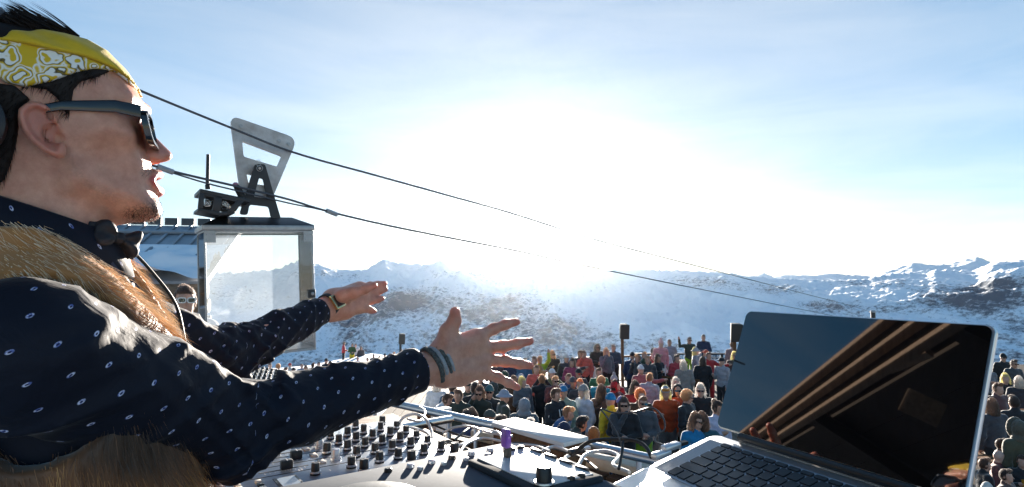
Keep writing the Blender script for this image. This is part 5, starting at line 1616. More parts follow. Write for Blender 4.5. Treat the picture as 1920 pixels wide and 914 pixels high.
cable([(786, 763, 1.75), (796, 770, 1.70), (795, 782, 1.60), (785, 790, 1.5), (765, 786, 1.45)], 0.0031, M_WCAB, 'white cable looped over the rail end', None)
cable([(800, 790, 1.50), (820, 800, 1.5), (850, 812, 1.48), (885, 822, 1.42), (930, 826, 1.35), (960, 833, 1.25)], 0.0024, M_BCAB, 'black cable running along below the steel rail', None)
cable([(820, 838, 1.20), (855, 837, 1.22), (885, 824, 1.30), (905, 808, 1.42), (935, 812, 1.38), (945, 835, 1.22)], 0.0031, M_WCAB, 'white cable curling up from the mixer edge', (0,))
cable([(830, 812, 1.45), (850, 802, 1.45), (880, 800, 1.42), (920, 812, 1.40), (960, 818, 1.36)], 0.0029, M_WCAB, 'white cable lying along behind the memory stick', None)
cable([(862, 850, 1.18), (876, 832, 1.25), (905, 822, 1.32), (940, 828, 1.26), (975, 838, 1.2)], 0.0029, M_WCAB, 'white cable bent beside the player corner', None)
cable([(890, 858, 1.10), (920, 842, 1.18), (950, 834, 1.22), (1000, 836, 1.2), (1030, 846, 1.12)], 0.0026, M_WCAB, 'white cable passing behind the player display', None)
cable([(852, 826, 1.35), (868, 812, 1.40), (880, 803, 1.45)], 0.0026, M_BCAB, 'thin black cable rising to the rail', None)
cable([(940, 830, 1.35), (985, 832, 1.32), (1040, 842, 1.22), (1090, 858, 1.12), (1120, 880, 1.0)], 0.0024, M_BCAB, 'black cable winding along the pale ledge', None)
cable([(1015, 846, 1.14), (1040, 838, 1.18), (1070, 850, 1.12), (1060, 862, 1.08), (1100, 880, 1.0)], 0.0031, M_WCAB, 'white cable coiled behind the player buttons', None)
cable([(1085, 872, 1.05), (1100, 852, 1.10), (1135, 846, 1.10), (1160, 856, 1.06), (1150, 872, 1.0), (1180, 886, 0.95)], 0.0032, M_WCAB, 'white cable coil beside the black plug', None)
cable([(1072, 855, 1.06), (1090, 838, 1.05), (1112, 827, 1.04), (1160, 824, 1.02), (1195, 828, 1.0), (1212, 840, 0.98), (1222, 858, 0.96)], 0.0034, M_BCAB, 'thick black cable arched over the ledge with a square plug', None)
cable([(1160, 880, 0.95), (1166, 850, 0.98), (1168, 828, 1.0)], 0.0026, M_BCAB, 'black cable dropping from the arched one', None)
cable([(1168, 845, 1.0), (1158, 815, 1.01), (1140, 785, 1.03), (1127, 767, 1.04), (1150, 774, 1.04), (1185, 774, 1.02), (1222, 765, 1.0), (1243, 783, 0.97), (1246, 805, 0.955), (1232, 815, 0.95), (1228, 827, 0.94), (1242, 834, 0.925), (1262, 838, 0.91)], 0.0014, material('dark_glossy_cable', (0.06, 0.06, 0.065), 0.3), 'long thin cable looping up in front of the crowd to the laptop', None)
for i, (px, py, d, lb) in enumerate(((1080, 846, 1.06, 'square black plug on the pale ledge'), (1258, 838, 0.905, 'silver adapter plugged into the laptop edge'), (1240, 852, 0.90, 'second silver adapter just below the first'))):
    a = P(px, py, d)
    e = empty('adapter', tuple(a), 0, lb, 'plug')
    MB().box((0, 0, 0), (0.026, 0.014, 0.009), (LAPX * -0.3 + LAPD * 0.95, LAPX, GZ)).build('shell', M_BLACKP if i == 0 else M_SILVER, e, bevel=0.002)
    MB().box((LAPX * 0.3 - LAPD * 0.95) * 0.019, (0.013, 0.009, 0.0045), (LAPX * -0.3 + LAPD * 0.95, LAPX, GZ)).build('tip', M_SILVER if i == 0 else M_BLACKP, e)
# ------------------------------------------------------------------ small cable car box hanging on the line
G0 = np.array([-1.15, 2.75]); GD = np.array([0.63, 0.77]); GD /= np.linalg.norm(GD)
def line_pt(px, py, side=0.0):
    """pixel -> point in the vertical plane that holds the cable line"""
    n = np.array([GD[1], -GD[0], 0.0])
    return on_plane(px, py, np.array([G0[0], G0[1], 0]) + n * side, n)
M_GALV = material('scuffed_galvanised_steel', (0.30, 0.31, 0.32), 0.42, metal=0.55, color2=(0.50, 0.50, 0.50), vscale=26, bump=0.15, bscale=90)
M_RUSTY = material('stained_plate_steel', (0.36, 0.33, 0.31), 0.5, metal=0.45, color2=(0.58, 0.57, 0.56), vscale=14, bump=0.2, bscale=120)
M_ALUF = material('aluminium_angle', (0.36, 0.36, 0.36), 0.42, metal=0.6, var=0.15, vscale=40)
M_BLKST = material('black_painted_steel', (0.02, 0.02, 0.023), 0.45, var=0.2, vscale=40)
GFX = np.array([0.83, 0.56, 0]); GFX /= np.linalg.norm(GFX)
GFY = np.array([-GFX[1], GFX[0], 0])
fr = np.array([0, 0, 0.0])
c_tr = P(597, 440, 2.90); c_tl = on_plane(394, 424, c_tr, GFY)
box_w = float(np.linalg.norm((c_tr - c_tl)[:2]))
box_h = float(abs(c_tr[2] - on_plane(604, 663, c_tr, GFY)[2]))
GO = (c_tr + c_tl) / 2; GO = np.array([GO[0], GO[1], (c_tr[2] + c_tl[2]) / 2]) + GFY * 0.125
GO[2] -= box_h
SWING = R(2.5)
gx = GFX * math.cos(SWING) - GZ * math.sin(SWING) ; gz = GZ * math.cos(SWING) + GFX * math.sin(SWING)
# the box hangs slightly tilted along the line
gz = GZ * math.cos(SWING) - GFX * math.sin(SWING); gx = GFX * math.cos(SWING) + GZ * math.sin(SWING)
GAX = (gx, GFY, gz)
BDp = 0.25
gon = empty('cable_car_box', tuple(GO), 0, 'glass-walled metal cable car box hanging from the wire line', 'cable car')
def gp(x, y, z): return gx * x + GFY * y + gz * z
W2_, D2_ = box_w / 2, BDp / 2
t = 0.008
for sx in (-1, 1):
    for sy in (-1, 1):
        MB().box(gp(sx * (W2_ - t / 2), sy * (D2_ - t / 2), box_h / 2), (t, t, box_h - 2 * t - 0.002), GAX).build('corner_post', M_ALUF, gon, bevel=0.001)
for z in (t / 2, box_h - t / 2):
    for sy in (-1, 1):
        MB().box(gp(0, sy * (D2_ - t / 2), z), (box_w, t, t), GAX).build('cross_bar', M_ALUF, gon, bevel=0.001)
    for sx in (-1, 1):
        MB().box(gp(sx * (W2_ - t / 2), 0, z), (t, BDp - 2 * t - 0.002, t), GAX).build('side_bar', M_ALUF, gon, bevel=0.001)
mg = bpy.data.materials.new('frosted_plexiglass'); mg.use_nodes = True
nt = mg.node_tree
for n in list(nt.nodes): nt.nodes.remove(n)
o_ = nt.nodes.new('ShaderNodeOutputMaterial'); tp_ = nt.nodes.new('ShaderNodeBsdfTransparent'); tl_ = nt.nodes.new('ShaderNodeBsdfTranslucent'); gs_ = nt.nodes.new('ShaderNodeBsdfGlossy')
tp_.inputs['Color'].default_value = (0.94, 0.96, 0.97, 1); tl_.inputs['Color'].default_value = (0.42, 0.44, 0.47, 1); gs_.inputs['Roughness'].default_value = 0.05
m1 = nt.nodes.new('ShaderNodeMixShader'); m2 = nt.nodes.new('ShaderNodeMixShader')
nzz = nt.nodes.new('ShaderNodeTexNoise'); nzz.inputs['Scale'].default_value = 4; nzz.inputs['Detail'].default_value = 6
tcc = nt.nodes.new('ShaderNodeTexCoord'); nt.links.new(tcc.outputs['Object'], nzz.inputs['Vector'])
mrr = nt.nodes.new('ShaderNodeMapRange'); mrr.inputs['From Min'].default_value = 0.3; mrr.inputs['From Max'].default_value = 0.7; mrr.inputs['To Min'].default_value = 0.04; mrr.inputs['To Max'].default_value = 0.13
nt.links.new(nzz.outputs['Fac'], mrr.inputs['Value']); nt.links.new(mrr.outputs['Result'], m1.inputs[0])
nt.links.new(tp_.outputs[0], m1.inputs[1]); nt.links.new(tl_.outputs[0], m1.inputs[2])
fr_ = nt.nodes.new('ShaderNodeFresnel'); fr_.inputs['IOR'].default_value = 1.45
nt.links.new(fr_.outputs[0], m2.inputs[0]); nt.links.new(m1.outputs[0], m2.inputs[1]); nt.links.new(gs_.outputs[0], m2.inputs[2]); nt.links.new(m2.outputs[0], o_.inputs['Surface'])
for sy in (-1, 1):
    MB().box(gp(0, sy * (D2_ - t * 0.6), box_h / 2), (box_w - 2 * t - 0.001, 0.003, box_h - 2 * t - 0.001), GAX).build('pane', mg, gon)
mg2 = mg.copy(); mg2.name = 'scuffed_plexiglass'
for n_ in mg2.node_tree.nodes:
    if n_.type == 'MAP_RANGE': n_.inputs['To Min'].default_value = 0.16; n_.inputs['To Max'].default_value = 0.34
for sx in (-1, 1):
    MB().box(gp(sx * (W2_ - t * 0.6), 0, box_h / 2), (0.003, BDp - 2 * t - 0.001, box_h - 2 * t - 0.001), GAX).build('pane', mg2, gon)
MB().box(gp(0, 0, t + 0.003), (box_w - 2 * t - 0.001, BDp - 2 * t - 0.001, 0.005), GAX).build('floor_panel', M_ALUF, gon)
# hipped lid
lz = box_h + 0.001
lid = MB()
ov = 0.008
base4 = [gp(sx * (W2_ + ov), sy * (D2_ + ov), lz) for sx, sy in ((-1, -1), (1, -1), (1, 1), (-1, 1))]
rim4 = [gp(sx * (W2_ + ov), sy * (D2_ + ov), lz + 0.022) for sx, sy in ((-1, -1), (1, -1), (1, 1), (-1, 1))]
top4 = [gp(sx * (W2_ - 0.075), sy * (D2_ - 0.09), lz + 0.068) for sx, sy in ((-1, -1), (1, -1), (1, 1), (-1, 1))]
lid.add(base4 + rim4, [(0, 1, 2, 3)[::-1], (0, 1, 5, 4), (1, 2, 6, 5), (2, 3, 7, 6), (3, 0, 4, 7), (4, 5, 6, 7)])
lid.build('lid_rim', M_ALUF, gon, bevel=0.0015)
MB().add([q + gz * 0.0005 for q in rim4] + top4, [(0, 1, 2, 3)[::-1], (0, 1, 5, 4), (1, 2, 6, 5), (2, 3, 7, 6), (3, 0, 4, 7), (4, 5, 6, 7)]).build('lid', M_BLKST, gon, bevel=0.002)
# riveted corner plates and a latch
for sx in (-1, 1):
    pl_ = MB().box(gp(sx * (W2_ - 0.024), -D2_ - 0.0015, box_h - 0.03), (0.046, 0.002, 0.05), GAX).build('corner_plate', M_ALUF, gon)
    for (dx, dz) in ((-0.012, 0.012), (-0.012, -0.012), (0.012, 0.012)):
        MB().lathe([(0, 0), (0.0035, 0), (0.0028, 0.002), (0, 0.0025)], gp(sx * (W2_ - 0.024) + dx, -D2_ - 0.0025, box_h - 0.03 + dz), -GFY, 8).build('rivet', M_GALV, pl_)
la = MB().box(gp(W2_ - 0.016, -D2_ - 0.006, box_h * 0.47), (0.034, 0.012, 0.040), GAX).build('latch', M_BLKST, gon, bevel=0.002)
MB().lathe([(0, 0), (0.008, 0), (0.008, 0.004), (0.005, 0.006), (0, 0.006)], gp(W2_ - 0.014, -D2_ - 0.012, box_h * 0.47), -GFY, 14).build('lock', M_ALUF, la, smooth=True)
# the hanger works in a plane parallel to the front
HN = GFY
HP = GO + GFY * -0.06
def hpix(px, py, dy=0.0): return on_plane(px, py, HP + GFY * dy, GFY) - GO
def hpoly(pxs): return [hpix(x, y) for x, y in pxs]
def plate(pix, thick, dy, holes=()):
    """flat plate cut from a pixel outline (with holes joined by a seam), real thickness along the box depth"""
    o0 = GO
    pts = [on_plane(x, y, HP + GFY * dy, GFY) - GO for x, y in pix]
    return pts
def plate_mesh(outer, holes, thick, dy):
    bm = bmesh.new()
    def loop(pix):
        vs = [bm.verts.new(Vector(on_plane(x, y, HP + GFY * dy, GFY) - GO)) for x, y in pix]
        return [bm.edges.new((vs[i], vs[(i + 1) % len(vs)])) for i in range(len(vs))]
    es = loop(outer)
    for h_ in holes: es += loop(h_)
    bmesh.ops.triangle_fill(bm, use_beauty=True, use_dissolve=False, edges=es)
    faces = bm.faces[:]
    r = bmesh.ops.extrude_face_region(bm, geom=faces)
    vs = [g for g in r['geom'] if isinstance(g, bmesh.types.BMVert)]
    bmesh.ops.translate(bm, verts=vs, vec=Vector(GFY * thick))
    bmesh.ops.recalc_face_normals(bm, faces=bm.faces[:])
    me = bpy.data.meshes.new('plate'); bm.to_mesh(me); bm.free()
    return me
def rnd(poly, r, n=5):
    """round the corners of a pixel polygon"""
    out = []
    for i in range(len(poly)):
        p0 = np.array(poly[i - 1], float); p1 = np.array(poly[i], float); p2 = np.array(poly[(i + 1) % len(poly)], float)
        a = p0 - p1; b = p2 - p1; la_, lb_ = np.linalg.norm(a), np.linalg.norm(b)
        rr = min(r, la_ * 0.45, lb_ * 0.45)
        s_, e_ = p1 + a / la_ * rr, p1 + b / lb_ * rr
        for k in range(n):
            q = k / (n - 1)
            out.append(tuple((1 - q) ** 2 * s_ + 2 * q * (1 - q) * p1 + q * q * e_))
    return out
outer = rnd([(431, 216), (558, 260), (511, 372), (492, 384), (452, 372)], 20)
hole1 = rnd([(454, 265), (529, 293), (520, 313), (457, 294)], 4)
hole2 = rnd([(462, 326), (500, 334), (498, 348), (466, 344)], 3)
hp = obj('hanger_plate', plate_mesh(outer, [hole1, hole2], 0.022, 0.0), M_RUSTY, gon)
for (px, py) in ((451, 237), (541, 271), (539, 282), (523, 265)):
    MB().lathe([(0, 0), (0.010, 0), (0.010, 0.003), (0.006, 0.003), (0.006, 0.008), (0, 0.008)], hpix(px, py, -0.0005), -GFY, 12).build('bolt', M_GALV, hp, smooth=True)
aout = rnd([(478, 308), (497, 308), (527, 411), (508, 409), (504, 388), (468, 384), (464, 404), (449, 402)], 5)
ah1 = rnd([(486, 334), (493, 336), (501, 373), (476, 369)], 2)
for dy in (-0.035, 0.05):
    obj('a_frame', plate_mesh(aout, [ah1], 0.010, dy), M_BLKST, gon)
MB().tube([hpix(487, 316, -0.05), hpix(487, 316, 0.075)], 0.006, 12).build('pivot_pin', M_GALV, gon, smooth=True)
ringp = [hpix(487 + 5.5 * math.cos(a), 316 + 5.5 * math.sin(a), -0.052) for a in np.linspace(0, 2 * math.pi, 17)]
MB().tube(ringp, 0.0012, 6, cap=False).build('split_ring', M_GALV, gon, smooth=True)
ringp = [hpix(485 + 4 * math.cos(a), 306 + 6 * math.sin(a), -0.052) for a in np.linspace(0, 2 * math.pi, 17)]
MB().tube(ringp, 0.0012, 6, cap=False).build('split_ring', M_GALV, gon, smooth=True)
# drive unit beside the hanger: open black tray with crumpled foil, aerial and rubber grip
dv = empty('drive_unit', tuple(GO + hpix(420, 385, -0.12)), 0, 'black receiver tray with an upright aerial on the cable car hanger', 'receiver')
DVO = GO + hpix(420, 385, -0.12)
def dp(px, py, dy=-0.12): return on_plane(px, py, HP + GFY * dy, GFY) - DVO
def slab(pix, dy0, dy1):
    m = MB(); n = len(pix)
    V = [dp(x, y, dy0) for x, y in pix] + [on_plane(x, y, HP + GFY * dy0, GFY) + GFY * (dy1 - dy0) - DVO for x, y in pix]
    return m.add(V, [tuple(range(n)), tuple(range(2 * n - 1, n - 1, -1))] + [(i, (i + 1) % n, n + (i + 1) % n, n + i) for i in range(n)])
slab([(375, 354), (470, 374), (470, 380), (375, 361)], -0.15, 0.06).build('tray_top', M_BLKST, dv, bevel=0.001)
slab([(371, 396), (412, 404), (440, 401), (442, 396), (412, 398), (372, 390)], -0.15, 0.02).build('tray_floor', M_BLKST, dv, bevel=0.001)
for pix in ([(374, 361), (384, 363), (380, 392), (371, 390)], [(402, 366), (417, 369), (412, 398), (398, 395)], [(446, 374), (458, 378), (432, 400), (424, 399)], [(384, 363), (446, 375), (446, 379), (384, 367)]):
    slab(pix, -0.15, -0.135).build('tray_side', M_BLKST, dv, bevel=0.001)
slab([(374, 362), (455, 378), (440, 400), (372, 392)], 0.01, 0.02).build('tray_back', M_BLKST, dv)
M_FOIL = material('crumpled_foil', (0.75, 0.74, 0.72), 0.25, metal=1.0, bump=1.0, bscale=120)
for (x, y) in ((391, 379), (424, 385)):
    V = []; 
    ang = rng.uniform(0, 6.28)
    pts = [dp(x + rng.uniform(-9, 9), y + rng.uniform(-9, 9), -0.12 + rng.uniform(-0.01, 0.05)) for _ in range(26)]
    bm = bmesh.new(); [bm.verts.new(Vector(q)) for q in pts]
    bmesh.ops.convex_hull(bm, input=bm.verts[:])
    me = bpy.data.meshes.new('foil'); bm.to_mesh(me); bm.free()
    obj('foil', me, M_FOIL, dv)
MB().tube([dp(390, 355, -0.10), dp(389, 348, -0.10), dp(389, 346, -0.10), dp(390, 290, -0.10)], [0.011, 0.010, 0.0075, 0.0068], 12).build('aerial', M_BLKST, dv, smooth=True)
MB().tube([dp(455, 372, -0.06), dp(447, 356, -0.06), dp(442, 348, -0.06)], [0.016, 0.016, 0.012], 14).build('grip', material('black_rubber', (0.03, 0.03, 0.03), 0.7), dv, smooth=True)
MB().lathe([(0, 0), (0.012, 0.002), (0.013, 0.008), (0.008, 0.015), (0, 0.017)], dp(442, 349, -0.06), (-0.2, -0.2, 1), 14).build('grip_knob', material('pink_rubber', (0.42, 0.18, 0.26), 0.6), dv, smooth=True)

# the wire lines
M_WIRE = material('steel_wire', (0.10, 0.10, 0.11), 0.45, metal=0.4, var=0.3, vscale=200)
def wire(px_pts, rad, label, side=0.0, clamps=()):
    pts = [line_pt(x, y, side) for x, y in px_pts]
    o0 = pts[0]
    e = empty('wire_line', tuple(o0), 0, label, 'wire')
    MB().tube([q - o0 for q in spline(pts, 6)], rad, 8).build('strand', M_WIRE, e, smooth=True)
    for (x, y) in clamps:
        q = line_pt(x, y, side) - o0
        d = np.array([GD[0], GD[1], -0.25])
        MB().tube([q - d * 0.03, q + d * 0.03], rad * 2.3, 8).build('clamp', M_GALV, e, smooth=True)
    return e
wire([(-60, 20), (100, 100), (250, 165), (433, 240), (553, 287), (700, 328), (830, 364), (965, 402), (1110, 448), (1240, 482), (1380, 518), (1500, 549), (1600, 575), (1640, 588)], 0.0054, 'upper steel wire running from the headband through the hanger')
wire([(180, 270), (300, 315), (440, 349), (540, 374), (620, 398), (760, 430), (965, 470), (1060, 491), (1240, 528), (1380, 556), (1500, 580), (1600, 600), (1640, 608)], 0.0052, 'lower steel wire running on towards the far pole', clamps=((310, 318), (622, 399)))
wire([(306, 319), (380, 342), (440, 357), (540, 381), (590, 391), (622, 399)], 0.0036, 'short doubled wire below the lower line, clamped at both ends')
pole_b = line_pt(1637, 590)
pole = empty('wire_pole', (pole_b[0], pole_b[1], 0.0), 0, 'dark pole tip rising just above the laptop screen', 'pole')
MB().tube([(0, 0, 0.0), (0, 0, pole_b[2] + 0.05)], 0.055, 14).build('post', M_BLKST, pole, smooth=True)
MB().lathe([(0, 0), (0.07, 0), (0.07, 0.03), (0.04, 0.06), (0, 0.06)], (0, 0, pole_b[2] + 0.051), (0, 0, 1), 14).build('cap', M_GALV, pole, smooth=True)
# ------------------------------------------------------------------ loudspeakers, railings and tables on the terrace
M_SPKR = material('speaker_black', (0.03, 0.028, 0.026), 0.7, var=0.2, vscale=30)
M_GRILL = material('speaker_grille_cloth', (0.045, 0.042, 0.038), 0.8, bump=0.5, bscale=200)
def loudspeaker(px, py, d, wpx, hpx, yaw, label, postmat):
    c = P(px, py, d)
    w = wpx / FPX * d; h = hpx / FPX * d
    base_z = ground_z(c[0], c[1])
    e = empty('loudspeaker', (c[0], c[1], base_z), yaw, label, 'loudspeaker', 'loudspeakers on posts')
    z = c[2] - base_z
    tl = R(7)
    ax = (np.array([1, 0, 0]), np.array([0, math.cos(tl), math.sin(tl)]), np.array([0, -math.sin(tl), math.cos(tl)]))
    MB().prism([(-w / 2, -0.14), (w / 2, -0.14), (w * 0.36, 0.16), (-w * 0.36, 0.16)], np.array([0, 0, z]) - ax[2] * h / 2, ax[0], ax[1], ax[2], h).build('cabinet', M_SPKR, e, bevel=0.012)
    MB().box(np.array([0, 0, z]) - ax[1] * 0.142, (w * 0.9, 0.008, h * 0.92), ax).build('grille', M_GRILL, e)
    MB().tube([(0, 0.22, 0), (0, 0.22, z + h * 0.1)], 0.06, 12).build('post', postmat, e, smooth=True)
    MB().box((0, 0.17, z - h * 0.1), (0.06, 0.14, 0.05)).build('bracket', M_IRON, e)
    MB().tube([(0.02, 0.22, z - h * 0.35), (w * 0.75, 0.18, z - h * 0.18)], 0.012, 6).build('stay', M_IRON, e)
    return e
def ground_z(x, y):
    if -4 <= x <= 26 and 1.8 <= y <= 29.2: return 0.0
    left = min(max(-x - 2.0 - 0.02 * y, 0), 14) * 0.17
    return -0.25 - max(y - 30 - 18 * min(max((-x - 4) / 6, 0), 1), 0) * 0.235 - left * min(max((y - 8) / 14, 0), 1)
loudspeaker(1170, 622, 23.0, 17, 27, R(8), 'dark loudspeaker on the post at the middle of the terrace', M_BEAM)
loudspeaker(1380, 624, 21.0, 22, 33, R(-6), 'dark loudspeaker on the post just left of the laptop screen', M_BEAM)
loudspeaker(753, 636, 31.0, 11, 19, R(25), 'small dark loudspeaker on a post beyond the watch hand', M_IRON)

def railing(p0, p1, h, label, bars=14, mat=M_BEAMX, mids=(), posts=3):
    p0 = np.array([*p0, 0.0]); p1 = np.array([*p1, 0.0])
    d = p1 - p0; L = np.linalg.norm(d); d = d / L; n = np.array([-d[1], d[0], 0])
    e = empty('railing', tuple(p0), 0, label, 'railing')
    MB().box(d * L / 2 + GZ * h, (L, 0.14, 0.06), (d, n, GZ)).build('top_rail', mat, e, bevel=0.006)
    for m in mids: MB().box(d * L / 2 + GZ * m, (L - 0.02, 0.05, 0.09), (d, n, GZ)).build('mid_rail', mat, e, bevel=0.004)
    MB().box(d * L / 2 + GZ * 0.12, (L - 0.02, 0.04, 0.05), (d, n, GZ)).build('bottom_rail', mat, e, bevel=0.004)
    for i in range(posts):
        MB().box(d * (0.06 + (L - 0.12) * i / (posts - 1)) + GZ * (h - 0.03) / 2, (0.10, 0.10, h - 0.032), (d, n, GZ)).build('post', mat, e, bevel=0.004)
    for i in range(bars):
        q = d * (L * (i + 0.5) / bars)
        MB().tube([q + GZ * 0.14, q + GZ * (h - 0.03)], 0.008, 6).build('bar', M_IRON, e)
    return e
def gpt(px, py, z): 
    q = on_z(px, py, z); return q[:2]
railing(gpt(1178, 700, 1.05), gpt(1312, 714, 1.05), 1.05, 'brown timber railing with iron bars behind the orange jacket', 16)
railing(gpt(1040, 689, 1.1), gpt(1076, 697, 1.1), 1.1, 'short brown timber railing beside the grey shirt man', 5, posts=2)
railing(gpt(1190, 664, 1.0), gpt(1420, 664, 1.0), 1.0, 'thin far railing along the terrace edge', 40, mat=M_IRON, posts=8)
railing(gpt(1080, 672, 1.05), gpt(1196, 668, 1.05), 1.05, 'far brown railing behind the parka man', 16, posts=4)
railing(gpt(1842, 769, 1.05), gpt(1990, 772, 1.05), 1.05, 'brown timber railing right of the laptop', 12, mids=(0.55,))
def table(px, py, z, w, dd, yaw, label):
    q = on_z(px, py, z)
    e = empty('terrace_table', (q[0], q[1], 0), yaw, label, 'table')
    for i in range(4):
        MB().box((0, -dd / 2 + dd * (i + 0.5) / 4, z - 0.02), (w, dd / 4 - 0.012, 0.04)).build('plank', M_BEAM, e, bevel=0.003)
    for sx in (-1, 1):
        for sy in (-1, 1):
            MB().box((sx * (w / 2 - 0.1), sy * (dd / 2 - 0.08), (z - 0.042) / 2), (0.08, 0.08, z - 0.042)).build('leg', M_BEAM, e, bevel=0.003)
    return e
table(1052, 692, 1.0, 0.9, 0.7, R(15), 'high brown timber table beside the dark coat woman')
table(1268, 676, 0.95, 0.8, 0.7, R(-8), 'brown timber table under the waving man')
table(1890, 860, 0.85, 1.6, 0.8, R(10), 'brown timber table beside the bald man')
def cup(px, py, z, label, mat, r=0.04, h=0.12, liquid=None):
    q = on_z(px, py, z)
    e = empty('cup', tuple(q), 0, label, 'cup')
    MB().lathe([(0, 0), (r * 0.75, 0), (r, h), (r * 0.94, h), (r * 0.70, 0.006), (0, 0.006)], (0, 0, 0), (0, 0, 1), 16).build('cup_wall', mat, e, smooth=True)
    if liquid: MB().lathe([(0, 0.007), (r * 0.70, 0.007), (r * 0.88, h * 0.8), (0, h * 0.8)], (0, 0, 0), (0, 0, 1), 16).build('drink', liquid, e, smooth=True)
    return e
cup(1871, 836, 0.85, 'white paper cup standing on the table behind the bald man', material('white_paper', (0.75, 0.74, 0.70), 0.6))
# ------------------------------------------------------------------ the crowd
def cloth(rgb, nm=None):
    key = 'cloth_%02x%02x%02x' % tuple(int(255 * c) for c in rgb)
    return material(key, rgb, 0.82, var=0.22, vscale=14, bump=0.5, bscale=28, sheen=0.6)
SKINS = [material('crowd_skin_%d' % i, c, 0.5, var=0.12, vscale=60) for i, c in enumerate([(0.52, 0.30, 0.22), (0.46, 0.25, 0.17), (0.58, 0.36, 0.28), (0.40, 0.20, 0.13), (0.10, 0.055, 0.035)])]
HAIRS = {'black': (0.012, 0.010, 0.010), 'brown': (0.060, 0.032, 0.018), 'dark': (0.028, 0.018, 0.013), 'blond': (0.42, 0.29, 0.14), 'pale': (0.55, 0.46, 0.32), 'red': (0.34, 0.11, 0.03), 'grey': (0.42, 0.41, 0.40), 'fair': (0.24, 0.15, 0.08)}
M_SGL = material('crowd_sunglass', (0.008, 0.008, 0.010), 0.1, coat=0.8)
M_CROWDSHOE = material('crowd_boot', (0.02, 0.02, 0.022), 0.6)
HEAD_C = np.array([0, -0.02, 1.625])
POSES = {}
def pose_def(pose):
    """joint positions: facing -Y, the person's right is -X"""
    J = dict(sh=1.40, hip=0.95, lean=0.0, sit=False)
    armR = [(-0.19, 0.01, 1.40), (-0.25, 0.04, 1.13), (-0.22, -0.06, 0.90)]
    armL = [(0.19, 0.01, 1.40), (0.25, 0.04, 1.13), (0.22, -0.06, 0.90)]
    if pose == 'cup': armR = [(-0.19, 0.01, 1.40), (-0.25, -0.01, 1.13), (-0.13, -0.26, 1.25)]
    if pose == 'cross': armR = [(-0.19, 0.01, 1.40), (-0.26, -0.02, 1.14), (-0.03, -0.22, 1.12)]; armL = [(0.19, 0.01, 1.40), (0.26, -0.02, 1.14), (0.04, -0.20, 1.08)]
    if pose == 'wave': armR = [(-0.19, 0.01, 1.42), (-0.40, -0.04, 1.42), (-0.46, -0.10, 1.70)]
    if pose == 'up': armL = [(0.19, 0.01, 1.42), (0.27, -0.10, 1.60), (0.24, -0.16, 1.86)]
    if pose == 'photo': armR = [(-0.19, 0.01, 1.40), (-0.27, -0.16, 1.32), (-0.07, -0.24, 1.60)]; armL = [(0.19, 0.01, 1.40), (0.27, -0.16, 1.32), (0.07, -0.24, 1.60)]
    if pose == 'face': armR = [(-0.19, 0.01, 1.40), (-0.25, -0.10, 1.18), (-0.06, -0.17, 1.52)]
    if pose == 'point': armL = [(0.19, 0.01, 1.40), (0.34, -0.16, 1.30), (0.50, -0.34, 1.36)]
    legR = [(-0.09, 0, 0.95), (-0.105, -0.01, 0.50), (-0.11, 0.02, 0.09)]
    legL = [(0.09, 0, 0.95), (0.105, -0.01, 0.50), (0.11, 0.02, 0.09)]
    return armR, armL, legR, legL
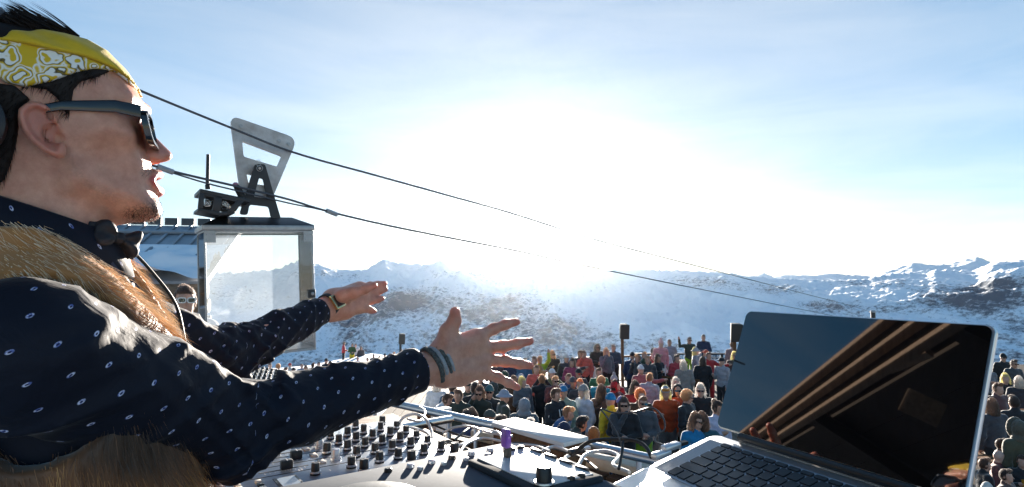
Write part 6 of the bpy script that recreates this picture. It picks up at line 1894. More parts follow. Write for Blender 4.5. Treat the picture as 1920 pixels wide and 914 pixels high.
def make_pose(pose, turn):
    """continuous body mesh with skin / top / trousers / boots material slots; returns mesh + head matrix"""
    key = (pose, turn)
    if key in POSES: return POSES[key]
    sit = pose == 'sit'; lean = R(28) if pose in ('lean',) else (R(10) if sit else 0.0)
    armR, armL, legR, legL = pose_def('cross' if sit else ('cross' if pose == 'lean' else pose))
    if sit:
        legR = [(-0.09, 0, 0.95), (-0.13, -0.42, 0.93), (-0.13, -0.40, 0.50)]; legL = [(0.09, 0, 0.95), (0.13, -0.42, 0.93), (0.13, -0.40, 0.50)]
    ca, sa = math.cos(lean), math.sin(lean)
    def bend(p):
        p = np.asarray(p, float); q = p - np.array([0, 0, 0.98])
        if q[2] < 0: return p
        return np.array([p[0], q[1] * ca - q[2] * sa, q[1] * sa + q[2] * ca + 0.98])
    ct, st = math.cos(R(turn)), math.sin(R(turn))
    nod = R(16) if pose == 'lean' else (R(8) if turn else 0)
    Rt = np.array([[ct, -st, 0], [st, ct, 0], [0, 0, 1.0]]) @ np.array([[1, 0, 0], [0, math.cos(nod), math.sin(nod)], [0, -math.sin(nod), math.cos(nod)]]).T
    Rl = np.array([[1, 0, 0], [0, ca, -sa], [0, sa, ca]])
    hc = bend(HEAD_C)
    Rh = Rl @ Rt
    if pose == 'lean': Rh = Rt
    lo = np.array([-0.66, -0.85 if lean > 0.2 or sit else -0.46, -0.005]); hi = np.array([0.66, 0.26, 1.98])
    h = 0.0185
    Gp = grid(lo, hi, h)
    Hl = (Gp - hc.astype(np.float32)) @ Rh.astype(np.float32)          # head coordinates
    Ha = Hl.copy(); Ha[..., 0] = np.abs(Ha[..., 0])
    sk = sd_ell(Hl, (0, 0.012, 0.012), (0.074, 0.094, 0.108))
    sk = smin(sk, sd_ell(Hl, (0, -0.030, -0.060), (0.052, 0.058, 0.052)), 0.03)
    sk = smin(sk, sd_cone(Hl, (0, -0.084, 0.008), (0, -0.106, -0.022), 0.009, 0.014), 0.014)
    sk = smax(sk, -sd_ell(Ha, (0.034, -0.092, 0.010), (0.020, 0.018, 0.012)), 0.012)
    sk = smin(sk, sd_ell(Ha, (0.078, 0.012, -0.010), (0.010, 0.018, 0.030)), 0.008)
    sk = smin(sk, sd_cone(Gp, bend((0, 0.02, 1.40)), hc + Rh @ np.array([0, 0.010, -0.06]), 0.058, 0.054), 0.02)
    for arm in (armR, armL):
        b_, c_ = bend(arm[1]), bend(arm[2])
        d = (c_ - b_) / np.linalg.norm(c_ - b_)
        sk = np.minimum(sk, smin(sd_cone(Gp, c_ - d * 0.02, c_ + d * 0.055, 0.036, 0.036), sd_cone(Gp, c_ + d * 0.05, c_ + d * 0.105, 0.032, 0.022), 0.02))
    tp = sd_ell(Gp, bend((0, 0.005, 1.22)), (0.195, 0.135, 0.27), Rl.T)
    tp = smin(tp, sd_cone(Gp, bend((-0.155, 0.015, 1.41)), bend((0.155, 0.015, 1.41)), 0.072, 0.072), 0.08)
    tp = smin(tp, sd_ell(Gp, (0, 0.005, 0.97), (0.190, 0.140, 0.14)), 0.08)
    tp = smin(tp, sd_cone(Gp, bend((0, 0.022, 1.43)), bend((0, 0.01, 1.50)), 0.085, 0.070), 0.03)
    for arm in (armR, armL):
        a_, b_, c_ = [bend(q) for q in arm]
        tp = smin(tp, sd_cone(Gp, a_, b_, 0.072, 0.060), 0.04); tp = smin(tp, sd_cone(Gp, b_, c_, 0.058, 0.046), 0.03)
    rr = np.sin(Gp[..., 2] * 52 + Gp[..., 0] * 17 + np.sin(Gp[..., 1] * 30) * 1.2) * 0.0045
    tp = tp + rr
    lg = sd_ell(Gp, (0, 0.005, 0.90), (0.165, 0.125, 0.14))
    for q in (legR, legL):
        lg = smin(lg, sd_cone(Gp, q[0], q[1], 0.098, 0.075), 0.05); lg = smin(lg, sd_cone(Gp, q[1], q[2], 0.075, 0.066), 0.03)
    bt = np.full(sk.shape, 9.0, np.float32)
    for q in (legR, legL):
        bt = np.minimum(bt, smin(sd_cone(Gp, np.array(q[2]) + [0, 0, 0.02], np.array(q[2]) + [0, 0, -0.035], 0.066, 0.062), sd_cone(Gp, np.array(q[2]) + [0, 0, -0.04], np.array(q[2]) + [0, -0.16, -0.045], 0.052, 0.045), 0.03))
    allf = np.stack([sk, tp, lg, bt])
    f_ = smin(smin(smin(tp, lg, 0.02), bt, 0.02), sk, 0.012)
    if not sit: f_ = np.maximum(f_, 0.0 - Gp[..., 2])
    V, Q = nets(f_, lo, h)
    ix = np.clip(np.round((V - lo) / h).astype(int), 0, np.array(f_.shape) - 1)
    grp = allf[:, ix[:, 0], ix[:, 1], ix[:, 2]].argmin(0)
    me = mesh_from('body', V, Q)
    fg = np.median(grp[Q], axis=1).astype(np.int32)
    for k in range(4): me.materials.append(None)
    me.polygons.foreach_set('material_index', fg)
    M4 = Matrix.Translation(Vector(hc)) @ Matrix([list(r) for r in Rh]).to_4x4()
    POSES[key] = (me, M4)
    return POSES[key]

HAIRM = {}
def hair_mat(nm):
    key = 'crowd_hair_' + nm
    if key in MATS: return MATS[key]
    m = material(key, HAIRS[nm], 0.5, var=0.3, vscale=80, sheen=0.5)
    nt = m.node_tree; b = nt.nodes['Principled BSDF']; out = nt.nodes['Material Output']
    tr = nt.nodes.new('ShaderNodeBsdfTranslucent'); tr.inputs['Color'].default_value = tuple(min(1, c * 2.5 + 0.30) for c in HAIRS[nm]) + (1,)
    mx = nt.nodes.new('ShaderNodeMixShader'); mx.inputs[0].default_value = 0.6
    nt.links.new(b.outputs[0], mx.inputs[1]); nt.links.new(tr.outputs[0], mx.inputs[2]); nt.links.new(mx.outputs[0], out.inputs['Surface'])
    return m
def hair_mesh(kind):
    if kind in HAIRM: return HAIRM[kind]
    lo = np.array([-0.17, -0.19, -0.42]); hi = np.array([0.17, 0.22, 0.22]); h = 0.011
    if kind in ('cap', 'bucket'): lo[0], hi[0] = -0.2, 0.2; lo[1] = -0.24
    Gp = grid(lo, hi, h)
    x, y, z = Gp[..., 0], Gp[..., 1], Gp[..., 2]
    lump = 0.006 * np.sin(x * 120 + np.sin(z * 70) * 2) * np.sin(y * 95 + z * 40)
    scalp = sd_ell(Gp, (0, 0.014, 0.014), (0.079, 0.099, 0.114))
    face_cut = smax(smax(-y - 0.055 + 0.45 * np.abs(z) * 0, 0 * z - 1, 0.01), z - 0.055, 0.01)
    # in front of the ears and below the hairline is face
    facez = np.maximum(y + 0.020, z - 0.062)          # negative inside the face region
    if kind == 'short':
        f_ = np.maximum(scalp + lump * 0.8, -facez); f_ = np.maximum(f_, -0.075 - z)
        f_ = smin(f_, sd_ell(Gp, (0.0, -0.045, 0.105), (0.058, 0.045, 0.034)) + lump, 0.015)
    elif kind in ('long', 'bob'):
        ln = -0.30 if kind == 'long' else -0.16
        f_ = np.maximum(scalp - 0.004 + lump, -np.maximum(facez, np.abs(x) - 0.066))
        dr = np.maximum(sd_ell(Gp, (0, 0.045, -0.10), (0.105, 0.085, 0.26)) + lump * 1.6, -(y - 0.0))
        f_ = smin(f_, dr, 0.02)
        for sx in (-1, 1):
            f_ = smin(f_, sd_cone(Gp, (sx * 0.078, 0.02, 0.03), (sx * 0.092, -0.010, ln + 0.05), 0.020, 0.018) + lump * 1.2, 0.02)
        f_ = np.maximum(f_, ln - z)
    elif kind == 'curly':
        f_ = sd_ell(Gp, (0, 0.03, 0.03), (0.102, 0.112, 0.122)) + 0.010 * np.sin(x * 130) * np.sin(y * 120) * np.sin(z * 125)
        f_ = np.maximum(f_, -np.maximum(facez, np.abs(x) - 0.07)); f_ = np.maximum(f_, -0.14 - z)
    elif kind == 'bun':
        f_ = np.maximum(scalp - 0.002 + lump * 0.5, -facez); f_ = np.maximum(f_, -0.08 - z)
        f_ = smin(f_, sd_ell(Gp, (0, 0.09, 0.10), (0.045, 0.045, 0.042)) + lump, 0.01)
    elif kind in ('beanie', 'pompom'):
        f_ = np.maximum(sd_ell(Gp, (0, 0.016, 0.022), (0.086, 0.105, 0.130)) + 0.0018 * np.sin(np.arctan2(x, y) * 40), 0.035 + 0.30 * (y * -0.6) * 0 - z)
        brim = np.maximum(sd_ell(Gp, (0, 0.015, 0.02), (0.091, 0.110, 0.126)), np.abs(z - 0.052) - 0.026)
        f_ = smin(f_, brim, 0.006)
        if kind == 'pompom': f_ = smin(f_, sd_ell(Gp, (0, 0.02, 0.172), (0.04, 0.04, 0.038)) + 0.006 * np.sin(x * 260) * np.sin(y * 240), 0.01)
    elif kind == 'cap':
        f_ = np.maximum(sd_ell(Gp, (0, 0.014, 0.02), (0.090, 0.108, 0.126)), 0.04 - z)
        br = np.maximum(np.maximum(np.sqrt((x / 0.078) ** 2 + ((y + 0.085) / 0.095) ** 2) * 0.08 - 0.08, np.abs(z - 0.046 + 0.25 * (y + 0.09)) - 0.008), y + 0.03)
        f_ = smin(f_, br, 0.008)
    elif kind == 'bucket':
        f_ = np.maximum(sd_ell(Gp, (0, 0.014, 0.02), (0.092, 0.108, 0.122)), 0.03 - z)
        rad = np.sqrt(x ** 2 + (y - 0.01) ** 2)
        br = np.maximum(np.abs(z - 0.045 + 0.55 * (rad - 0.1)) - 0.009, np.maximum(rad - 0.165, 0.075 - rad))
        f_ = smin(f_, br, 0.008)
    elif kind in ('hood', 'furhood'):
        f_ = sd_ell(Gp, (0, 0.03, -0.005), (0.106, 0.120, 0.138)) + lump
        op = np.maximum(sd_ell(Gp, (0, -0.10, -0.01), (0.078, 0.14, 0.105)), -9)
        f_ = smax(f_, -op, 0.01)
        f_ = smin(f_, np.maximum(sd_ell(Gp, (0, 0.03, -0.14), (0.13, 0.12, 0.08)), -y - 0.02), 0.03)
        if kind == 'furhood':
            rim = np.sqrt((np.sqrt((x / 0.098) ** 2 + ((z + 0.0) / 0.125) ** 2) - 1) ** 2 * 0.012 + (y + 0.055) ** 2) - 0.034 + 0.010 * np.sin(x * 230 + z * 60) * np.sin(z * 210)
            f_ = np.minimum(f_, rim)
    V, Q = nets(f_, lo, h)
    if True:
        nv_ = normals(V, Q); r_ = np.random.default_rng(len(kind)); nS = 2600; k_ = r_.choice(len(V), nS)
        down = np.array([0, 0.1, -0.9]) if kind in ('long', 'bob') else np.array([0, 0.1, 0.1])
        Vs_, Fs_, _ = strands(V[k_], nv_[k_] * 0.9 + down + r_.normal(0, 0.35, (nS, 3)), r_.uniform(0.005, 0.013, nS) * (1.0 if kind in ('short', 'long', 'bob', 'curly', 'bun', 'furhood') else 0.45), 0.0016, bend=(0, 0, -0.3), seg=2, seed=4)
        tri_ = np.concatenate([Q[:, [0, 1, 2]], Q[:, [0, 2, 3]]])
        Q = np.concatenate([tri_, Fs_ + len(V)]); V = np.concatenate([V, Vs_])
    HAIRM[kind] = mesh_from(kind, V, Q)
    HAIRM[kind].materials.append(None)
    return HAIRM[kind]
sgm = MB()
for sx in (-1, 1):
    sgm.prism(rrect(0.052, 0.036, 0.012, 4, x0=sx * 0.031), (0, -0.106, 0.008), (1, 0, 0), (0, 0, 1), (0, 1, 0), 0.006)
    sgm.box((sx * 0.066, -0.055, 0.018), (0.005, 0.10, 0.010))
sgm.box((0, -0.103, 0.016), (0.016, 0.005, 0.006))
SG_ME = sgm.mesh('sunglasses'); SG_ME.materials.append(None)
gm = MB().prism(rrect(0.15, 0.062, 0.02, 5), (0, -0.132, 0.095), (1, 0, 0), (0, 0, 1), (0, 1, 0), 0.035)
GG_ME = gm.mesh('ski_goggles', bevel=0.004); GG_ME.materials.append(None)
PACK_LO = np.array([-0.2, 0.05, 0.95])
Gk = grid((-0.2, 0.05, 0.88), (0.2, 0.42, 1.55), 0.02)
fk = smax(smax(np.abs(Gk[..., 0]) - 0.145, np.abs(Gk[..., 1] - 0.205) - 0.085, 0.06), np.abs(Gk[..., 2] - 1.20) - 0.24, 0.08)
fk = smin(fk, smax(smax(np.abs(Gk[..., 0]) - 0.105, np.abs(Gk[..., 1] - 0.29) - 0.05, 0.04), np.abs(Gk[..., 2] - 1.10) - 0.10, 0.05), 0.02)
PK_ME = mesh_from('backpack', *nets(fk, (-0.2, 0.05, 0.88), 0.02)); PK_ME.materials.append(None)
CUP_ME = MB().lathe([(0, 0), (0.030, 0), (0.040, 0.12), (0.037, 0.12), (0.028, 0.006), (0, 0.006)], (0, 0, 0), (0, 0, 1), 12).mesh('cup', smooth=True); CUP_ME.materials.append(None)

def slot(o, i, m):
    o.material_slots[i].link = 'OBJECT'; o.material_slots[i].material = m
TOPH = {'sit': 1.31, 'lean': 1.60}
PEOPLE = []; HEADM = {}
def person(px, py, pose, yaw, turn, top, legs, skin, hair, hcol, glasses, label, z=None, d=None, sc=1.0, extra=(), hat=None):
    r_ = random.Random(label)
    if d is None and 715 <= py < 800 and sc == 1.0: sc = 1.07
    if pose == 'stand' and abs(((yaw + 180) % 360) - 180) < 110: pose = r_.choice(['stand', 'cup', 'cup', 'cross', 'cross', 'face', 'point', 'stand'])
    me, M4 = make_pose(pose, turn)
    topz = (M4 @ Vector((0, 0, 0.135)))[2] - (0.43 if pose == 'sit' else 0.0)
    if hair in ('beanie', 'bucket', 'cap', 'furhood', 'hood'): topz += 0.02
    if hair == 'pompom': topz += 0.07
    if d is None:
        zb = 0.0 if z is None else z
        q = on_z(px, py, zb + topz * sc)
        hd = (M4.translation.xy)
        q = q - np.array([*(Matrix.Rotation(R(yaw), 2) @ Vector(hd)) * sc, 0]); q[2] = zb
    else:
        q = P(px, py, d); zb = q[2] - topz * sc if z is None else z
        if z is None: pass
        q[2] = zb
    o = empty('person', (q[0], q[1], q[2]), R(yaw), label, 'person', 'revellers on the terrace')
    o.scale = (sc, sc, sc)
    o.rotation_euler = (r_.uniform(-0.05, 0.05), r_.uniform(-0.05, 0.05), R(yaw) + r_.uniform(-0.2, 0.2))
    b = bpy.data.objects.new('body', me); link(b, o)
    if pose == 'sit': b.location = (0, 0, -0.43)
    tm_, lm_ = cloth(top), cloth(legs)
    slot(b, 0, SKINS[skin]); slot(b, 1, tm_); slot(b, 2, lm_); slot(b, 3, M_CROWDSHOE)
    off = Matrix.Translation((0, 0, -0.43)) if pose == 'sit' else Matrix.Identity(4)
    def headpart(nm, mesh, m):
        k = bpy.data.objects.new(nm, mesh); link(k, o); k.matrix_local = off @ M4; slot(k, 0, m); return k
    hats = {'beanie': 'beanie', 'pompom': 'bobble_hat', 'cap': 'cap', 'bucket': 'bucket_hat', 'hood': 'hood', 'furhood': 'fur_hood'}
    if hair:
        if hair in hats:
            headpart(hats[hair], hair_mesh(hair), cloth(HAIRS[hcol] if isinstance(hcol, str) else hcol))
            if hat: headpart('hair', hair_mesh(hat[0]), hair_mat(hat[1]))
        else:
            headpart('hair', hair_mesh(hair), hair_mat(hcol))
    if glasses: headpart('sunglasses', SG_ME, M_SGL if glasses is True or glasses == 1 else glasses)
    for ex in extra:
        if ex[0] == 'pack':
            k = bpy.data.objects.new('backpack', PK_ME); link(k, o); slot(k, 0, cloth(ex[1]))
        if ex[0] == 'goggles': headpart('ski_goggles', GG_ME, material('amber_goggle', (0.45, 0.20, 0.04), 0.2, coat=1.0))
        if ex[0] == 'cup':
            a_ = pose_def(pose)[0][2]
            k = bpy.data.objects.new('cup', CUP_ME); link(k, o); k.location = (a_[0] + 0.05, a_[1] - 0.07, a_[2] - 0.01); slot(k, 0, material('white_paper', (0.75, 0.74, 0.70), 0.6) if len(ex) < 2 else ex[1])
        if ex[0] == 'scarf':
            g_ = MB().lathe([(0.075, 1.40), (0.098, 1.43), (0.098, 1.475), (0.07, 1.50)], (0, 0.01, 0), (0, 0, 1), 14); g_.build('scarf', cloth(ex[1]), o, smooth=True)
    PEOPLE.append(o); HEADM[o.name] = off @ M4
    return o
BK = (0.014, 0.014, 0.017); NV = (0.018, 0.026, 0.060); CH = (0.05, 0.052, 0.058); GR = (0.16, 0.165, 0.17); WH = (0.62, 0.62, 0.64); RD = (0.42, 0.022, 0.025); OR = (0.60, 0.085, 0.018)
YE = (0.66, 0.46, 0.02); LI = (0.22, 0.40, 0.02); BL = (0.01, 0.13, 0.36); TQ = (0.03, 0.36, 0.46); GN = (0.03, 0.06, 0.035); BR = (0.075, 0.040, 0.022); PK = (0.62, 0.25, 0.26); CO = (0.62, 0.12, 0.09)
LG = (0.34, 0.36, 0.40); LL = (0.45, 0.44, 0.56); DG = (0.032, 0.042, 0.032); JN = (0.05, 0.075, 0.13); OL = (0.07, 0.065, 0.035); TN = (0.26, 0.17, 0.10)
p = person
# back row, left to right
p(1016, 667, 'up', 20, 0, (0.42, 0.46, 0.03), GN, 0, 'short', 'fair', 0, 'man in a lime-yellow jacket raising one arm')
p(1040, 658, 'cup', 10, 0, (0.06, 0.045, 0.035), BK, 0, 'long', 'fair', 1, 'long-haired woman in a dark brown coat at the high table')
p(1088, 656, 'cross', 25, 0, (0.07, 0.072, 0.08), JN, 0, 'short', 'brown', 0, 'man in a grey T-shirt with folded forearms', extra=())
p(1099, 657, 'stand', -20, 0, CO, BK, 0, 'short', 'brown', 0, 'person in a coral jacket behind the grey T-shirt man')
p(1120, 644, 'cross', 5, 0, (0.045, 0.040, 0.034), WH, 0, 'furhood', (0.24, 0.20, 0.15), 1, 'big man in a dark parka with a fur-edged hood')
p(1141, 653, 'face', 20, -25, (0.13, 0.14, 0.16), BK, 0, 'long', 'fair', 0, 'woman in a grey jacket drinking beside the parka man')
p(1151, 646, 'cross', -40, 0, (0.04, 0.06, 0.085), BK, 0, 'short', 'brown', 0, 'man in a slate blue jacket behind the drinking woman')
p(1185, 660, 'stand', 150, 0, (0.02, 0.035, 0.085), BK, 0, 'beanie', BK, 0, 'person in navy with a black beanie turned away')
p(1195, 665, 'face', -60, 0, CH, JN, 0, 'short', 'fair', 0, 'person sipping a drink beside the black beanie')
p(1224, 652, 'stand', 40, 25, (0.30, 0.07, 0.07), BK, 0, 'short', 'dark', 0, 'man in a red plaid shirt at the back')
p(1233, 664, 'cup', 30, 0, BK, BK, 1, 'bob', 'dark', 0, 'black-clad person in front of the plaid shirt man', extra=(('cup',),))
p(1237, 634, 'stand', 10, 0, PK, WH, 2, 'pompom', (0.68, 0.42, 0.42), 0, 'girl in a pink hat and pink jacket raised above the rest', z=0.35)
p(1249, 651, 'stand', 205, 0, (0.58, 0.58, 0.62), BK, 0, 'beanie', BK, 0, 'person in a white jacket and black beanie seen from behind')
p(1257, 637, 'stand', -15, 0, (0.26, 0.24, 0.28), CH, 0, 'short', 'brown', 0, 'man in a lilac-grey jacket beside the waving man')
p(1292, 632, 'wave', 5, 0, (0.035, 0.045, 0.036), LI, 0, 'short', 'dark', 1, 'waving man in a dark jacket and lime trousers', z=0.12)
p(1319, 628, 'stand', -5, 0, (0.02, 0.032, 0.075), NV, 0, 'short', 'dark', 0, 'tall man in an open navy jacket over a white shirt', z=0.15, extra=(('scarf', BK),))
p(1306, 651, 'stand', 60, 0, (0.20, 0.22, 0.26), CH, 2, 'bucket', (0.34, 0.35, 0.38), 0, 'blonde woman in a grey bucket hat', hat=('bob', 'blond'))
p(1318, 655, 'stand', 200, 0, WH, CH, 0, 'cap', (0.62, 0.12, 0.06), 0, 'person in an orange-red cap below the tall navy man')
p(1329, 660, 'stand', 5, 0, RD, RD, 0, 'short', 'dark', 0, 'man in a full red ski suit')
p(1316, 669, 'stand', 170, 0, BK, BK, 4, 'long', 'black', 0, 'long dark-haired person in black in front of the red ski suit')
p(1353, 670, 'stand', -50, 0, (0.30, 0.30, 0.33), BK, 0, 'cap', BK, 0, 'man in a black cap and a black and white jacket')
p(1373, 641, 'stand', 165, 0, (0.30, 0.20, 0.20), CH, 0, 'curly', 'brown', 0, 'person with a big curly head of hair under the loudspeaker', z=0.1)
p(1375, 660, 'stand', 15, 0, (0.05, 0.046, 0.038), BK, 0, 'long', 'blond', 1, 'blonde woman in a dark fur-collared parka by the laptop edge', extra=(('scarf', (0.36, 0.29, 0.19)),))
p(1086, 690, 'stand', 15, 0, CH, BK, 1, 'cap', BK, 1, 'man in a black cap and sunglasses below the grey T-shirt man')
# middle rows
p(950, 694, 'stand', 180, 0, DG, BK, 0, 'hood', (0.035, 0.06, 0.035), 0, 'hooded dark green figure between the spread fingers')
p(974, 700, 'stand', 20, 0, (0.20, 0.20, 0.24), BK, 0, 'beanie', (0.36, 0.34, 0.42), 0, 'person in a lilac-grey beanie beside the ring finger tip')
p(962, 704, 'stand', -20, 0, BR, BK, 0, 'short', 'brown', 0, 'brown-clad man below the ring finger')
p(987, 707, 'stand', 30, 20, (0.10, 0.115, 0.13), CH, 2, 'long', 'blond', 0, 'woman with long straight blond hair in a grey coat')
p(1018, 702, 'photo', 185, 0, BK, BK, 0, 'short', 'fair', 0, 'big black-clad person with both hands up taking a picture')
p(1030, 690, 'stand', 15, 0, (0.16, 0.15, 0.06), BK, 0, 'cap', WH, 0, 'person in a white cap below the lime-yellow jacket')
p(1005, 684, 'stand', 10, 0, CO, BK, 0, 'short', 'brown', 0, 'person in coral near the little finger')
p(1077, 705, 'stand', 10, 0, CH, BK, 1, 'beanie', (0.10, 0.09, 0.10), 0, 'man in a dark striped beanie with a long face')
p(1088, 711, 'stand', 0, 0, (0.06, 0.05, 0.055), BK, 0, 'short', 'red', 0, 'red-haired person behind the grey beanie woman')
p(1060, 721, 'stand', -30, 0, (0.30, 0.36, 0.28), LI, 0, 'cap', (0.03, 0.22, 0.42), 0, 'boy in a blue cap and a pale green jacket')
jm = p(1050, 728, 'cross', 50, 10, (0.013, 0.014, 0.02), BK, 0, 'short', 'brown', 0, 'man in a black football jersey numbered 12')
p(1092, 721, 'cup', -60, 0, (0.46, 0.48, 0.56), JN, 2, 'beanie', (0.30, 0.28, 0.28), 0, 'blonde woman in a grey beanie and pale sweater holding a cup', hat=('long', 'pale'), extra=(('cup',),))
p(1121, 705, 'stand', 175, 0, TQ, BK, 0, 'curly', 'fair', 0, 'person with bushy fair hair in a turquoise jacket')
p(1132, 723, 'stand', 150, -25, (0.10, 0.055, 0.04), BK, 1, 'long', 'brown', 0, 'woman with long brown hair behind the blue beanie')
p(1152, 712, 'point', 50, 0, (0.06, 0.012, 0.016), BK, 0, 'hood', RD, 0, 'laughing dark-haired woman in a red hood', hat=('bob', 'dark'))
p(1149, 699, 'point', 170, 0, RD, BK, 0, 'pompom', (0.34, 0.34, 0.36), 0, 'person in a grey bobble hat leaning on the railing')
p(1141, 736, 'stand', 205, 0, YE, BL, 0, 'beanie', (0.005, 0.20, 0.40), 0, 'person in a yellow jacket and bright blue beanie with a backpack', extra=(('pack', (0.16, 0.18, 0.21)),))
p(1162, 741, 'stand', 30, 0, CH, BK, 0, 'beanie', (0.30, 0.22, 0.42), 0, 'person in a purple beanie behind the dark sunglasses woman')
p(1172, 747, 'cross', 0, 0, BK, BK, 0, 'long', 'dark', 1, 'dark-haired woman in black and sunglasses beside the yellow jacket')
p(1185, 715, 'stand', 10, 20, (0.35, 0.03, 0.03), BK, 0, 'bob', 'dark', 0, 'dark-haired girl in a red top behind the railing')
p(1198, 731, 'stand', 10, 0, BR, BK, 2, 'curly', 'red', 0, 'woman with a lit cloud of red hair')
p(1200, 743, 'cross', -10, 0, (0.075, 0.08, 0.09), LI, 0, 'short', 'brown', 1, 'man in sunglasses, grey jacket and lime trousers')
p(1254, 722, 'cup', -15, 0, OR, GR, 0, 'beanie', (0.30, 0.33, 0.36), 0, 'person in an orange jacket with amber goggles on a grey beanie', extra=(('goggles',),), hat=('bob', 'blond'))
p(1267, 718, 'stand', -20, 0, (0.50, 0.075, 0.02), BK, 0, 'hood', BK, 1, 'sunglasses woman with a dark hood behind the amber goggles')
p(1273, 709, 'stand', 5, 0, (0.22, 0.17, 0.13), BK, 2, 'bob', 'pale', 0, 'smiling pale blonde woman by the railing')
p(1289, 730, 'stand', 35, 20, (0.018, 0.02, 0.024), BK, 0, 'curly', 'fair', 1, 'curly fair-haired man in a black jacket and sunglasses')
p(1314, 719, 'stand', -5, 0, (0.02, 0.016, 0.018), BK, 2, 'long', 'pale', 1, 'bright blonde woman in black and big sunglasses')
p(1305, 777, 'stand', 20, 25, (0.004, 0.17, 0.36), BK, 0, 'long', 'brown', 1, 'brown-haired girl in a bright blue jacket and sunglasses')
p(1325, 771, 'stand', 150, 0, (0.02, 0.10, 0.13), BK, 0, 'bob', 'brown', 0, 'brown-haired person in teal beside the blue jacket girl')
p(1347, 751, 'stand', 20, 20, LL, BK, 1, 'bun', 'dark', 0, 'dark-haired woman in a lilac top with sunlit hair')
p(1262, 768, 'stand', 190, 0, (0.02, 0.18, 0.06), BK, 0, 'hood', (0.02, 0.16, 0.055), 0, 'small green hooded figure below the orange jacket', sc=0.72)
# front row beyond the ledge
p(1075, 764, 'lean', 60, 0, (0.03, 0.10, 0.24), GN, 0, 'short', 'fair', 0, 'fair-haired man bowed forward in a blue and dark jacket')
p(1092, 781, 'lean', 100, 0, DG, BK, 1, 'short', 'black', 0, 'black-haired man bending low beside the tan jacket')
p(1051, 789, 'stand', -60, 0, NV, BK, 0, 'cap', (0.03, 0.035, 0.075), 0, 'person in a navy baseball cap just beyond the white beam')
p(1112, 796, 'stand', 185, 0, TN, BK, 0, 'hood', (0.48, 0.14, 0.03), 0, 'person in a tan jacket with an orange hood', sc=0.95)
p(987, 785, 'stand', 180, 0, GN, BK, 0, 'short', 'pale', 0, 'pale-haired head just above the white beam')
p(977, 744, 'stand', 185, 0, (0.11, 0.125, 0.13), GN, 0, 'hood', (0.22, 0.24, 0.27), 0, 'person in a grey hood carrying a dark green backpack', extra=(('pack', (0.05, 0.085, 0.065)),))
p(946, 729, 'stand', 110, 0, DG, BK, 0, 'bucket', (0.28, 0.31, 0.38), 0, 'man in a blue-grey bucket hat and dark green jacket')
p(913, 722, 'stand', -5, 0, (0.03, 0.035, 0.035), BK, 0, 'beanie', (0.05, 0.14, 0.15), 1, 'person in a teal beanie and sunglasses below the hand')
p(897, 723, 'face', -25, 20, DG, BK, 0, 'bob', 'brown', 1, 'person with brown hair holding a hand to the glasses')
p(862, 729, 'cup', -20, 0, (0.025, 0.035, 0.028), BK, 1, 'short', 'brown', 0, 'round-headed man in dark green below the palm', extra=(('cup',),))
p(831, 738, 'lean', 70, 0, WH, GN, 0, 'short', 'brown', 0, 'brown-haired young man in a white shirt bending by the rail')
p(929, 766, 'stand', 80, 0, (0.03, 0.03, 0.045), BK, 0, 'cap', (0.07, 0.085, 0.075), 0, 'man in a green-grey cap in profile near the steel rail')
p(879, 769, 'stand', 170, 0, (0.05, 0.055, 0.12), BK, 0, 'short', 'dark', 0, 'dark-haired head with a sunlit rim left of its twin above the rail')
p(893, 763, 'stand', 185, 0, (0.04, 0.05, 0.10), BK, 0, 'bob', 'dark', 0, 'taller dark-haired head with a sunlit rim above the rail')
p(944, 777, 'stand', 60, 0, DG, BK, 1, 'short', 'dark', 0, 'small dark face peeping beside the green-grey cap')
p(845, 716, 'stand', 190, 0, (0.02, 0.06, 0.11), BK, 0, 'short', 'brown', 0, 'person in deep blue right below the bracelets')
p(880, 712, 'stand', 10, 0, DG, BK, 0, 'beanie', DG, 0, 'person in a dark green beanie under the palm heel')
p(893, 718, 'stand', 170, 0, BK, BK, 0, 'short', 'dark', 0, 'black-clad person seen from behind under the knuckles')
p(925, 713, 'stand', 200, 0, (0.05, 0.06, 0.055), BK, 0, 'hood', (0.05, 0.06, 0.055), 0, 'grey-green hooded person behind the teal beanie')
p(820, 712, 'stand', 160, 0, WH, BK, 2, 'bob', 'pale', 0, 'person in white just below the shirt cuff')
p(1212, 700, 'stand', 170, 0, LG, BK, 0, 'short', 'fair', 0, 'person in pale grey behind the railing bars')
# right of the laptop
p(1882, 662, 'stand', -10, 0, BK, BK, 0, 'beanie', BK, 1, 'man in a black beanie and sunglasses right of the laptop')
p(1896, 674, 'stand', -5, 0, CH, BK, 1, 'short', 'black', 1, 'bearded man in glasses and a charcoal jacket')
p(1890, 701, 'cross', -25, 0, (0.018, 0.018, 0.022), BK, 2, 'bob', 'blond', 0, 'blond bobbed woman in a black padded jacket')
p(1913, 706, 'stand', 160, 0, (0.03, 0.03, 0.036), JN, 2, 'bob', 'pale', 0, 'pale-haired woman in a dark grey jacket at the edge')
p(1918, 786, 'stand', 170, 0, OL, BK, 1, 'furhood', (0.10, 0.085, 0.06), 0, 'person in an olive fur hood at the frame edge')
p(1887, 823, 'stand', 70, 0, (0.05, 0.05, 0.055), BK, 0, 'short', 'dark', 1, 'dark-haired man in sunglasses facing right at the table', sc=0.82)
p(1867, 841, 'stand', 30, 20, (0.16, 0.045, 0.04), BK, 2, None, 'brown', 0, 'bald man in a maroon vest', sc=0.80)
p(1849, 860, 'stand', 75, 0, BK, BK, 0, 'short', 'brown', 0, 'brown-haired man in black in front of the bald man', sc=0.80)
p(1856, 904, 'stand', 120, 0, CH, BK, 0, 'beanie', (0.62, 0.58, 0.52), 0, 'cream knitted beanie at the very bottom', sc=0.80)
